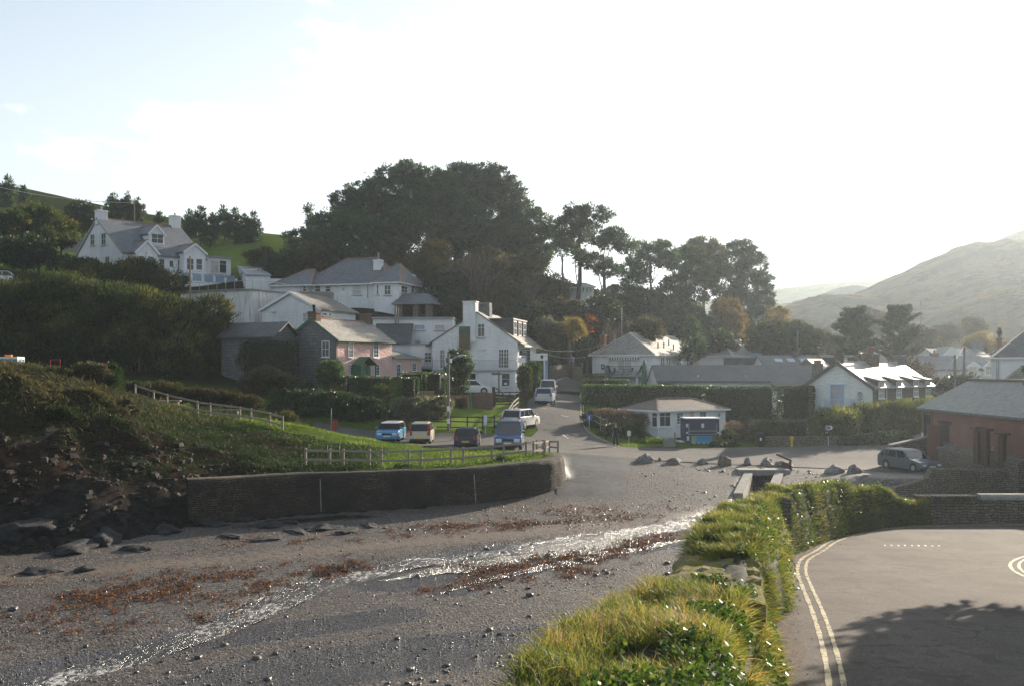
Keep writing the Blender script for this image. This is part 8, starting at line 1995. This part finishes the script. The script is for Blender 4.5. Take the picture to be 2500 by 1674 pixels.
_, tA = pole('tall wooden pole in front of the hillside cottage terrace', 464, 626, 745, 104)
_, tB = pole('thin wooden pole on the skyline behind the hillside cottage', 328, 490, 560, 150, .1)
_, tC = pole('wooden telegraph pole, the nearer and shorter of two by the barn ridge', 2331, 866, 955, 101, .14)
_, tD = pole('dark telegraph pole, the farther and taller of two by the barn ridge', 2354, 838, 950, 106, .14)
pole('slim pole against the tamarisk hedge by the shore road', 2094, 1030, 1092, 80.5, .05, 'slim_pole')
pole('tall thin pole in the haze above the layered cypresses', 2248, 735, 850, 180, .12); pole('thin pole far off on the misty valley side', 2346, 748, 800, 240, .14)
def wire(label, a, b, sag, r_, mat='plate_white'):
    a, b = Vector(a), Vector(b); pts = [a.lerp(b, k/14)-Vector((0, 0, sag*4*(k/14)*(1-k/14))) for k in range(15)]; mb = MB(); mb.tube(pts, r_, 5); o = mb.build('overhead_cable', mat, None); tag(o, label, 'cable')
plain('cable', (.5, .48, .44), .4, .1, 3)
wire('thick pale cable sagging from the farther pole towards the edge house', tD-Vector((0, 0, .25)), P(2436, 850, 104), .75, .045, 'cable'); wire('pale cable running on from the chimney to the right edge', P(2440, 851, 104), P(2540, 822, 104), .1, .05, 'cable')
wire('pale cable dropping from the farther pole to the nearer pole', tD-Vector((0, 0, .25)), tC-Vector((0, 0, .5)), .05, .035, 'cable'); wire('pale cable slanting from the nearer pole down to the sunlit roof', tC-Vector((0, 0, .3)), P(2279, 947, 99), .05, .035, 'cable')
wire('pale wire crossing the hillside from the left edge to the thin skyline pole', P(-60, 443, 140), tB-Vector((0, 0, .3)), .8, .035, 'cable'); wire('thin wire from the pole on the terrace to the hillside cottage', tA-Vector((0, 0, .2)), P(305, 622, 124), .3, .015, 'cable')
wire('upper thin wire from the hotel eave over the lane', P(1296, 846, 107), P(1480, 838, 120), .7, .012, 'cable'); wire('lower thin wire from the hotel eave over the lane', P(1296, 846, 107), P(1500, 838, 120), 1.5, .012, 'cable')
# signs
def sign(label, px, py0, py1, x0, x1, pyb, Y, mat, border=None, posts=1, name='road_sign', rz_=0):
    p = G((x0+x1)/2, Y); p.z = CZ-(pyb-HY)/F*Y; k = Y/F; zt, zb = (pyb-py0)*k, (pyb-py1)*k; w_ = (x1-x0)*k/2; root = thing(name, label, 'sign', p, rz_)
    for q in range(posts): x = (q-(posts-1)/2)*w_*.8; mb = MB(); mb.tube([(x, .03, -.3), (x, .03, zt-.03)], .035, 6); mb.build('post', 'galvanised', root)
    mb = MB(); mb.box((-w_, -.03, zb), (w_, 0, zt)); pl = mb.build('plate', border or mat, root)
    if border: b = .05; mb = MB(); mb.box((-w_+b, -.04, zb+b), (w_-b, -.0301, zt-b)); mb.build('face', mat, pl)
    return root, pl, w_, zb, zt
sign('blue rectangular sign with a pale border on the bank at the top of the lane', 0, 871, 881, 1388.5, 1402, 900, 118, 'blue_sign', 'plate_white', 3)
_, pl, w_, zb, zt = sign('blue no through road sign with a white T and red bar at the lane corner', 0, 1010, 1024.5, 1431.5, 1445.5, 1048, 86.5, 'blue_sign', rz_=R(-12))
mb = MB(); mb.box((-.05, -.04, zb+.06), (.05, -.031, zt-.16)); mb.build('symbol', 'plate_white', pl); mb = MB(); mb.box((-.2, -.04, zt-.17), (.2, -.031, zt-.06)); mb.build('red_bar', 'red_paint', pl)
# parking arrow sign
_, pl, w_, zb, zt = sign('white pointed parking sign reading P with a black arrow, above a dark board', 0, 1038, 1048, 2016, 2029, 1100, 79.2, 'plate_white')
k = 79.2/F; mb = MB(); mb.prism([(w_, zb), (w_+.14, (zb+zt)/2), (w_, zt)], -.03, 0, 'y'); mb.build('point', 'plate_white', pl)
mb = MB(); mb.box((-w_+.03, -.036, zb+.03), (-w_+.20, -.031, zt-.03)); mb.build('blue_square', 'blue_sign', pl); text_mesh('lettering', 'P', .2, Matrix.Translation((-w_+.115, -.038, (zb+zt)/2)) @ FRONT, 'plate_white', pl, depth=.003)
mb = MB(); mb.prism([(.0, zb+.1), (.0, zt-.1), (.08, zt-.1), (.08, zt-.04), (.18, (zb+zt)/2), (.08, zb+.04), (.08, zb+.1)], -.037, -.031, 'y'); mb.build('arrow', 'black_paint', pl)
mb = MB(); z0_, z1_ = (1100-1063)*k, (1100-1051)*k; mb.box((-.42, -.03, z0_), (.12, 0, z1_)); bd = mb.build('board', 'black_paint', pl.parent); mb = MB(); mb.box((-.25, -.036, z1_-.13), (-.05, -.031, z1_-.1)); mb.build('small_print', 'plate_white', bd)
sign('small grey notice on a post below the tamarisk hedge', 0, 1050, 1060, 2143, 2156, 1082, 83, 'galvanised')
sign('narrow pale blue notice on a thin post at the front of the lawn', 0, 1012, 1036, 1181.5, 1189, 1066, 79.6, 'pale_blue'); sign('white notice on a post left of the standing man', 0, 1042, 1052, 1494, 1500, 1062, 81.5, 'plate_white')
sign('white notice on a post in the weeds right of the standing man', 0, 1050, 1063, 1531, 1540, 1072, 82, 'plate_white')
fp = thing('fingerpost', 'weathered wooden fingerpost beside the hotel ground floor window', 'signpost', G(1218, 94)); t_ = CZ-(906-HY)/F*94-fp.location.z; mb = MB(); mb.box((-.07, -.07, -.3), (.07, .07, t_)); mb.build('post', 'pole_wood', fp); mb = MB(); mb.prism([(-.75, t_-.22), (-.62, t_-.12), (.25, t_-.12), (.25, t_-.32), (-.62, t_-.32)], -.12, -.072, 'y'); mb.build('arm', 'pole_wood', fp)
bi = thing('litter_bin', 'red hopper bin on a pale post by the parking lane', 'bin', G(809, 79.5)); mb = MB(); mb.tube([(0, 0, -.3), (0, 0, 1.75)], .04, 6); mb.build('post', 'galvanised', bi); mb = MB(); mb.prism([(.12, .02), (.34, .02), (.46, .78), (.08, .78)], -.18, .18, 'y'); mb.build('hopper', 'red_paint', bi, bevel=.02); mb = MB(); mb.box((.06, -.2, .785), (.48, .2, .86)); mb.build('lid', 'black_paint', bi)
wb_ = thing('wheelie_bin', 'black wheelie bin with a white mark beside the low roadside wall', 'bin', G(1855, 79.6)); mb = MB(); mb.prism([(-.24, .04), (.24, .04), (.31, 1.0), (-.31, 1.0)], -.3, .3, 'y'); mb.build('body', 'plastic_black', wb_, bevel=.02); mb = MB(); mb.box((-.34, -.34, 1.003), (.34, .34, 1.09)); mb.build('lid', 'plastic_black', wb_, bevel=.02); mb = MB(); mb.box((-.07, -.325, .5), (.07, -.305, .72)); mb.build('white_mark', 'plate_white', wb_)
for sx in (-1, 1): mb = MB(Matrix.Translation((sx*.24, .3, .1)) @ Matrix.Rotation(R(90), 4, 'Y')); mb.lathe([(.1, -.03), (.1, .03)], (0, 0, 0), 12); mb.build('wheel', 'tyre', wb_)
yp = thing('marker_post', 'short yellow marker post before the low roadside wall', 'post', G(1933, 78.9)); mb = MB(); mb.box((-.07, -.06, -.2), (.07, .06, .6)); mb.build('post', 'yellow_paint', yp); mb = MB(); mb.box((-.13, -.08, .603), (.13, .08, .85)); mb.build('plate', 'yellow_paint', yp)
rw_ = thing('roadside_wall', 'low dark stone wall between the shore road and the cream cottage garden', 'wall', G(1868, 79.8)); e_ = G(2050, 79.8)-rw_.location; mb = MB(); mb.box((0, -.2, -.4), (e_.x, .25, .78)); mb.build('wall', 'hedge_stone', rw_, bevel=.02)
rw2 = thing('roadside_wall', 'low dark stone wall under the tamarisk hedge along the lane', 'wall', G(2052, 80)); e_ = G(2225, 86)-rw2.location; mb = MB(); mb.bar((0, 0, .1), (e_.x, e_.y, e_.z+.1), .4, 1.1); mb.build('wall', 'hedge_stone', rw2)
cb = thing('concrete_block', 'square concrete gate block beside the trailer entrance', 'block', G(1632, 80.3)); mb = MB(); mb.box((-.42, -.3, -.2), (.42, .3, .72)); mb.build('block', 'concrete', cb, bevel=.04); mb = MB(); mb.box((.46, -.08, -.2), (.58, .06, 1.15)); mb.build('gate_post', 'fence_wood', cb)
fence('thin iron rail fence between trailer and bin', [G(1760,80.6), G(1795,80.6), G(1838,80.6)], 'rust', .95, (.92, .5), .05, (.03, .04), name='iron_fence')
fence('leaning timber rail fence on the lane corner bank', [G(1447,88), G(1466,86.5), G(1482,86)], 'fence_wood', 1.3, (.85, .45), .09, (.04, .08))
sp = thing('stone_pillar', 'sunlit rough stone wall end at the top of the lane', 'wall', G(1402, 117)); mb = MB(); mb.prism([(-.25, -.5), (1.2, -.5), (1.2, 1.2), (.95, 1.55), (.2, 1.6), (-.2, 1.5)], -.1, 3.2, 'y'); mb.build('wall', 'stone_brown', sp, bevel=.05); sp.rotation_euler = (0, 0, R(35))
lw2 = thing('lane_side_wall', 'dark retaining wall along the left of the upper lane', 'wall', G(1345, 113)); e_ = G(1392, 118)-lw2.location; mb = MB(); mb.bar((0, 0, .3), (e_.x, e_.y, e_.z+.6), .5, 2.2); mb.build('wall', 'hedge_stone', lw2)
wn = thing('rusty_winch', 'rusty old winch with a bent arm above the culvert', 'winch', hit(1915, 1148, 60, 75)); mb = MB(); mb.box((-.35, -.2, 0), (.5, .2, .18)); mb.build('base', 'rust', wn, bevel=.02); mb = MB(); mb.bar((.35, 0, .15), (.42, 0, .75), .16, .14); mb.bar((.42, 0, .7), (-.55, 0, 1.12), .12, .12); mb.build('arm', 'rust', wn); mb = MB(Matrix.Translation((.05, 0, .35)) @ Matrix.Rotation(R(90), 4, 'X')); mb.lathe([(.22, -.2), (.22, -.16), (.12, -.14), (.12, .14), (.22, .16), (.22, .2)], (0, 0, 0), 14); mb.build('drum', 'rust', wn)
mb = MB(); mb.tube([(.45, -.05, .2), (.48, -.1, -.2), (.6, -.1, -.45)], .05, 6); mb.build('chain', 'rust', wn)
for (px, a, b, lb) in ((400, 70, 72, 'low wooden picnic bench on the grass behind the upper fence, left one'), (545, 74, 75, 'low wooden picnic bench on the grass behind the upper fence, right one')):
    o = thing('picnic_bench', lb, 'bench', G(px+10, 69.5)); mb = MB(); mb.box((-.9, -.2, .42), (.9, .2, .48)); mb.build('seat', 'fence_wood', o)
    for x in (-.7, .7): mb = MB(); mb.box((x-.06, -.18, -.1), (x+.06, .18, .42)); mb.build('leg', 'fence_wood', o)
pl_ = thing('planks', 'low plank bench by the brown scrub mound inside the sea wall fence', 'bench', G(812, 62)); mb = MB(); mb.box((-.5, -.15, .62), (.5, .15, .68)); mb.build('seat', 'dark_wood', pl_)
for x in (-.4, .35): mb = MB(); mb.box((x, -.1, -.2), (x+.08, .1, .62)); mb.build('leg', 'dark_wood', pl_)
# ---------------------------------------------------------------- the man reading the notice
plain('dark_cloth', (.016, .017, .021), .9, .3, 12, .3, 60); plain('skin', (.42, .25, .18), .55, .08, 6); plain('grey_hair', (.30, .28, .26), .8, .2, 20); plain('shoe', (.015, .013, .012), .5, .2, 9)
def skin_figure(name, joints, edges, mat, parent, root=0, lev=2):
    me = bpy.data.meshes.new(name); me.from_pydata([j[0] for j in joints], edges, []); o = link(name, me, parent)
    me.materials.append(MAT[mat]); md = o.modifiers.new('skin', 'SKIN'); md.use_smooth_shade = True; md.branch_smoothing = .4
    for k, v in enumerate(me.skin_vertices[0].data): r_ = joints[k][1]; v.radius = r_ if hasattr(r_, '__len__') else (r_, r_); v.use_root = (k == root)
    ss = o.modifiers.new('sub', 'SUBSURF'); ss.levels = lev; ss.render_levels = lev
    bpy.context.view_layer.update(); m2 = bpy.data.meshes.new_from_object(o.evaluated_get(bpy.context.evaluated_depsgraph_get())); o.modifiers.clear(); o.data = m2; m2.name = name
    if not m2.materials: m2.materials.append(MAT[mat])
    return o
mp_ = G(1503, 79.3); mp_.z += .06
man = thing('person', 'person in a dark coat and trousers standing at the kerb corner, back turned', 'person', mp_, R(12))
# faces +y (away from the viewer)
J = [((0, 0, .92), (.155, .115)), ((0, .0, 1.12), (.15, .11)), ((0, -.01, 1.32), (.185, .125)), ((0, -.01, 1.44), (.12, .085)), ((0, .02, 1.52), (.058, .058)), ((0, .035, 1.60), (.078, .09)), ((0, .04, 1.69), (.082, .098)), ((0, .03, 1.75), (.05, .06)),
     ((-.205, -.01, 1.40), (.072, .075)), ((-.25, -.03, 1.14), (.056, .058)), ((-.25, .05, .92), (.042, .044)), ((.205, -.01, 1.40), (.072, .075)), ((.25, -.03, 1.14), (.056, .058)), ((.25, .05, .92), (.042, .044)),
     ((-.10, 0, .86), (.098, .10)), ((-.12, .02, .48), (.068, .072)), ((-.13, -.02, .10), (.052, .055)), ((.10, 0, .86), (.098, .10)), ((.14, .0, .48), (.068, .072)), ((.16, -.03, .10), (.052, .055))]
E = [(0, 1), (1, 2), (2, 3), (3, 4), (4, 5), (5, 6), (6, 7), (3, 8), (8, 9), (9, 10), (3, 11), (11, 12), (12, 13), (0, 14), (14, 15), (15, 16), (0, 17), (17, 18), (18, 19)]
bd = skin_figure('body', J, E, 'skin', man)
coat = skin_figure('coat', [((0, .0, .70), (.21, .155)), ((0, .0, .92), (.19, .145)), ((0, 0, 1.14), (.18, .138)), ((0, -.01, 1.33), (.205, .148)), ((0, -.01, 1.46), (.12, .095)), ((0, .01, 1.50), (.085, .085)), ((-.215, -.01, 1.40), (.088, .092)), ((-.262, -.03, 1.14), (.074, .076)), ((-.26, .05, .95), (.058, .06)), ((.215, -.01, 1.40), (.088, .092)), ((.262, -.03, 1.14), (.074, .076)), ((.26, .05, .95), (.058, .06))], [(0, 1), (1, 2), (2, 3), (3, 4), (4, 5), (4, 6), (6, 7), (7, 8), (4, 9), (9, 10), (10, 11)], 'dark_cloth', man)
trs = skin_figure('trousers', [((0, 0, .92), (.165, .125)), ((-.10, 0, .84), (.108, .112)), ((-.12, .02, .48), (.084, .09)), ((-.13, -.01, .07), (.072, .078)), ((.10, 0, .84), (.108, .112)), ((.14, .0, .48), (.084, .09)), ((.16, -.02, .07), (.072, .078))], [(0, 1), (1, 2), (2, 3), (0, 4), (4, 5), (5, 6)], 'dark_cloth', man)
for x, y in ((-.13, -.01), (.16, -.02)): skin_figure('shoe', [((x, y-.07, .045), (.042, .042)), ((x, y+.05, .05), (.048, .045)), ((x, y+.17, .035), (.04, .03))], [(0, 1), (1, 2)], 'shoe', man)
skin_figure('hair', [((0, -.005, 1.64), (.075, .06)), ((0, .0, 1.72), (.09, .095)), ((0, .03, 1.78), (.065, .075))], [(0, 1), (1, 2)], 'grey_hair', man)
for sx in (-1, 1):
    hx = sx*.255; skin_figure('hand', [((hx, .055, .93), (.03, .036)), ((hx, .065, .86), (.022, .042))], [(0, 1)], 'skin', man, lev=1)
    for k in range(4): skin_figure('finger', [((hx, .035+k*.021, .86), (.0095, .0095)), ((hx-sx*.004, .04+k*.022, .815), (.009, .009)), ((hx-sx*.014, .045+k*.022, .775+.006*abs(k-1.5)), (.008, .008))], [(0, 1), (1, 2)], 'skin', man, lev=1)
    skin_figure('thumb', [((hx-sx*.012, .095, .90), (.011, .011)), ((hx-sx*.02, .125, .86), (.010, .010)), ((hx-sx*.024, .13, .825), (.009, .009))], [(0, 1), (1, 2)], 'skin', man, lev=1)
    mb = MB(); mb.lathe([(.008, -.03), (.016, 0), (.008, .03)], (sx*.092, .035, 1.655), 8, sx=.6); mb.build('ear', 'skin', man, smooth=True)
    mb = MB(); mb.lathe([(.004, -.012), (.012, 0), (.004, .012)], (sx*.032, .128, 1.685), 8); mb.build('eye', 'black_paint', man, smooth=True)
mb = MB(); mb.lathe([(.016, -.03), (.012, .0), (.005, .02)], (0, .138, 1.655), 8); mb.build('nose', 'skin', man, smooth=True); mb = MB(); mb.box((-.024, .126, 1.605), (.024, .136, 1.615)); mb.build('mouth', 'red_ochre', man)
# a bird over the valley
bd_ = thing('seagull', 'tiny dark gull in the white sky above the wooded hill', 'bird', P(891, 423, 170)); mb = MB(); mb.tube([(-.25, 0, 0), (0, 0, .02), (.25, 0, 0)], [.02, .07, .03], 6); mb.build('body', 'grey_paint', bd_)
for s_ in (-1, 1): mb = MB(); mb.poly([(.1, 0, .03), (.12, s_*.35, .14), (.0, s_*.7, .06), (-.1, s_*.3, .12), (-.08, 0, .03)]); mb.poly([(.1, 0, .02), (-.08, 0, .02), (-.1, s_*.3, .11), (.0, s_*.7, .05), (.12, s_*.35, .13)]); mb.build('wing', 'grey_paint', bd_)
# ================================================================ light, air, camera
w = bpy.data.worlds.new('World'); SC.world = w; w.use_nodes = True
nt = w.node_tree; nt.nodes.clear()
out = nt.nodes.new('ShaderNodeOutputWorld'); bg = nt.nodes.new('ShaderNodeBackground')
sky = nt.nodes.new('ShaderNodeTexSky'); sky.sky_type = 'NISHITA'; sky.sun_disc = False
sky.sun_elevation = EL; sky.sun_rotation = AZ; sky.air_density = 1.0; sky.dust_density = 1.2; sky.ozone_density = 1.0; sky.altitude = 10
tc = nt.nodes.new('ShaderNodeTexCoord'); mp = nt.nodes.new('ShaderNodeMapping'); mp.inputs['Scale'].default_value = (3.2, 3.2, 8.0); mp.inputs['Location'].default_value = (1.35, .4, .2)
no = nt.nodes.new('ShaderNodeTexNoise'); no.inputs['Scale'].default_value = 1.25; no.inputs['Detail'].default_value = 7; no.inputs['Roughness'].default_value = .55
rp = nt.nodes.new('ShaderNodeValToRGB'); rp.color_ramp.elements[0].position = .5; rp.color_ramp.elements[1].position = .64
mx = nt.nodes.new('ShaderNodeMix'); mx.data_type = 'RGBA'; mx.inputs[7].default_value = (10, 10.6, 11.2, 1)
nt.links.new(tc.outputs['Generated'], mp.inputs[0]); nt.links.new(mp.outputs[0], no.inputs[0]); nt.links.new(no.outputs[0], rp.inputs[0])
sx = nt.nodes.new('ShaderNodeSeparateXYZ'); nt.links.new(tc.outputs['Generated'], sx.inputs[0])
def wm(op, a, b, cl=False):
    m = nt.nodes.new('ShaderNodeMath'); m.operation = op; m.use_clamp = cl
    for k, v in enumerate((a, b)):
        if hasattr(v, 'is_linked'): nt.links.new(v, m.inputs[k])
        else: m.inputs[k].default_value = v
    return m.outputs[0]
# thin bright veil of cloud on the seaward, sunward half of the sky, thinning upwards and to the left
veil = wm('MULTIPLY', wm('SUBTRACT', 1.15, wm('MULTIPLY', sx.outputs[2], 1.7), True), wm('MULTIPLY', wm('ADD', sx.outputs[1], -.1), 1.6, True), True)
veil = wm('MULTIPLY', veil, wm('ADD', .8, wm('MULTIPLY', sx.outputs[0], .55), True))
nt.links.new(wm('MAXIMUM', veil, wm('MULTIPLY', rp.outputs[0], .9)), mx.inputs[0]); nt.links.new(sky.outputs[0], mx.inputs[6]); nt.links.new(mx.outputs[2], bg.inputs[0])
bg.inputs[1].default_value = .056
nt.links.new(bg.outputs[0], out.inputs[0])
ld = bpy.data.lights.new('sun', 'SUN'); ld.energy = 5.0; ld.angle = R(.5); ld.color = (1.0, .87, .70)
lo = bpy.data.objects.new('sun', ld); COL.objects.link(lo)
sd = Vector((math.sin(AZ)*math.cos(EL), math.cos(AZ)*math.cos(EL), math.sin(EL)))
lo.rotation_euler = (-sd).to_track_quat('-Z', 'Y').to_euler(); lo.location = sd*300

t = NT('haze_air'); t.out.location = (300, 0)
pv = t.n('ShaderNodeVolumePrincipled', Color=(.78, .90, 1.0), Density=HAZE, Anisotropy=.6)
t.t.links.new(pv.outputs[0], t.out.inputs['Volume'])
mb = MB(); mb.box((-520, -60, -12), (820, 1150, 150))
tag(mb.build('haze', 'haze_air'), 'thin bright haze filling the valley', 'haze', kind='stuff')

cam = bpy.data.cameras.new('camera'); co_ = bpy.data.objects.new('camera', cam); COL.objects.link(co_)
cam.sensor_width = 36; cam.sensor_fit = 'HORIZONTAL'; cam.lens = F/2500*36
cam.shift_y = (HY-837)/2500
cam.clip_end = 4000; cam.clip_start = .1
co_.location = CAM; co_.rotation_euler = (R(90), 0, 0)
SC.camera = co_
vs = SC.view_settings; vs.view_transform = 'Standard'; vs.look = 'None'; vs.exposure = EXPOSURE; vs.gamma = 1; vs.use_curve_mapping = False
cy = SC.cycles
cy.use_denoising = True; cy.use_adaptive_sampling = False
try: cy.denoiser = 'OPENIMAGEDENOISE'
except Exception: pass
cy.max_bounces = 6; cy.diffuse_bounces = 2; cy.glossy_bounces = 2; cy.transmission_bounces = 2; cy.volume_bounces = 0; cy.transparent_max_bounces = 6
cy.caustics_reflective = False; cy.caustics_refractive = False
cy.sample_clamp_indirect = 4
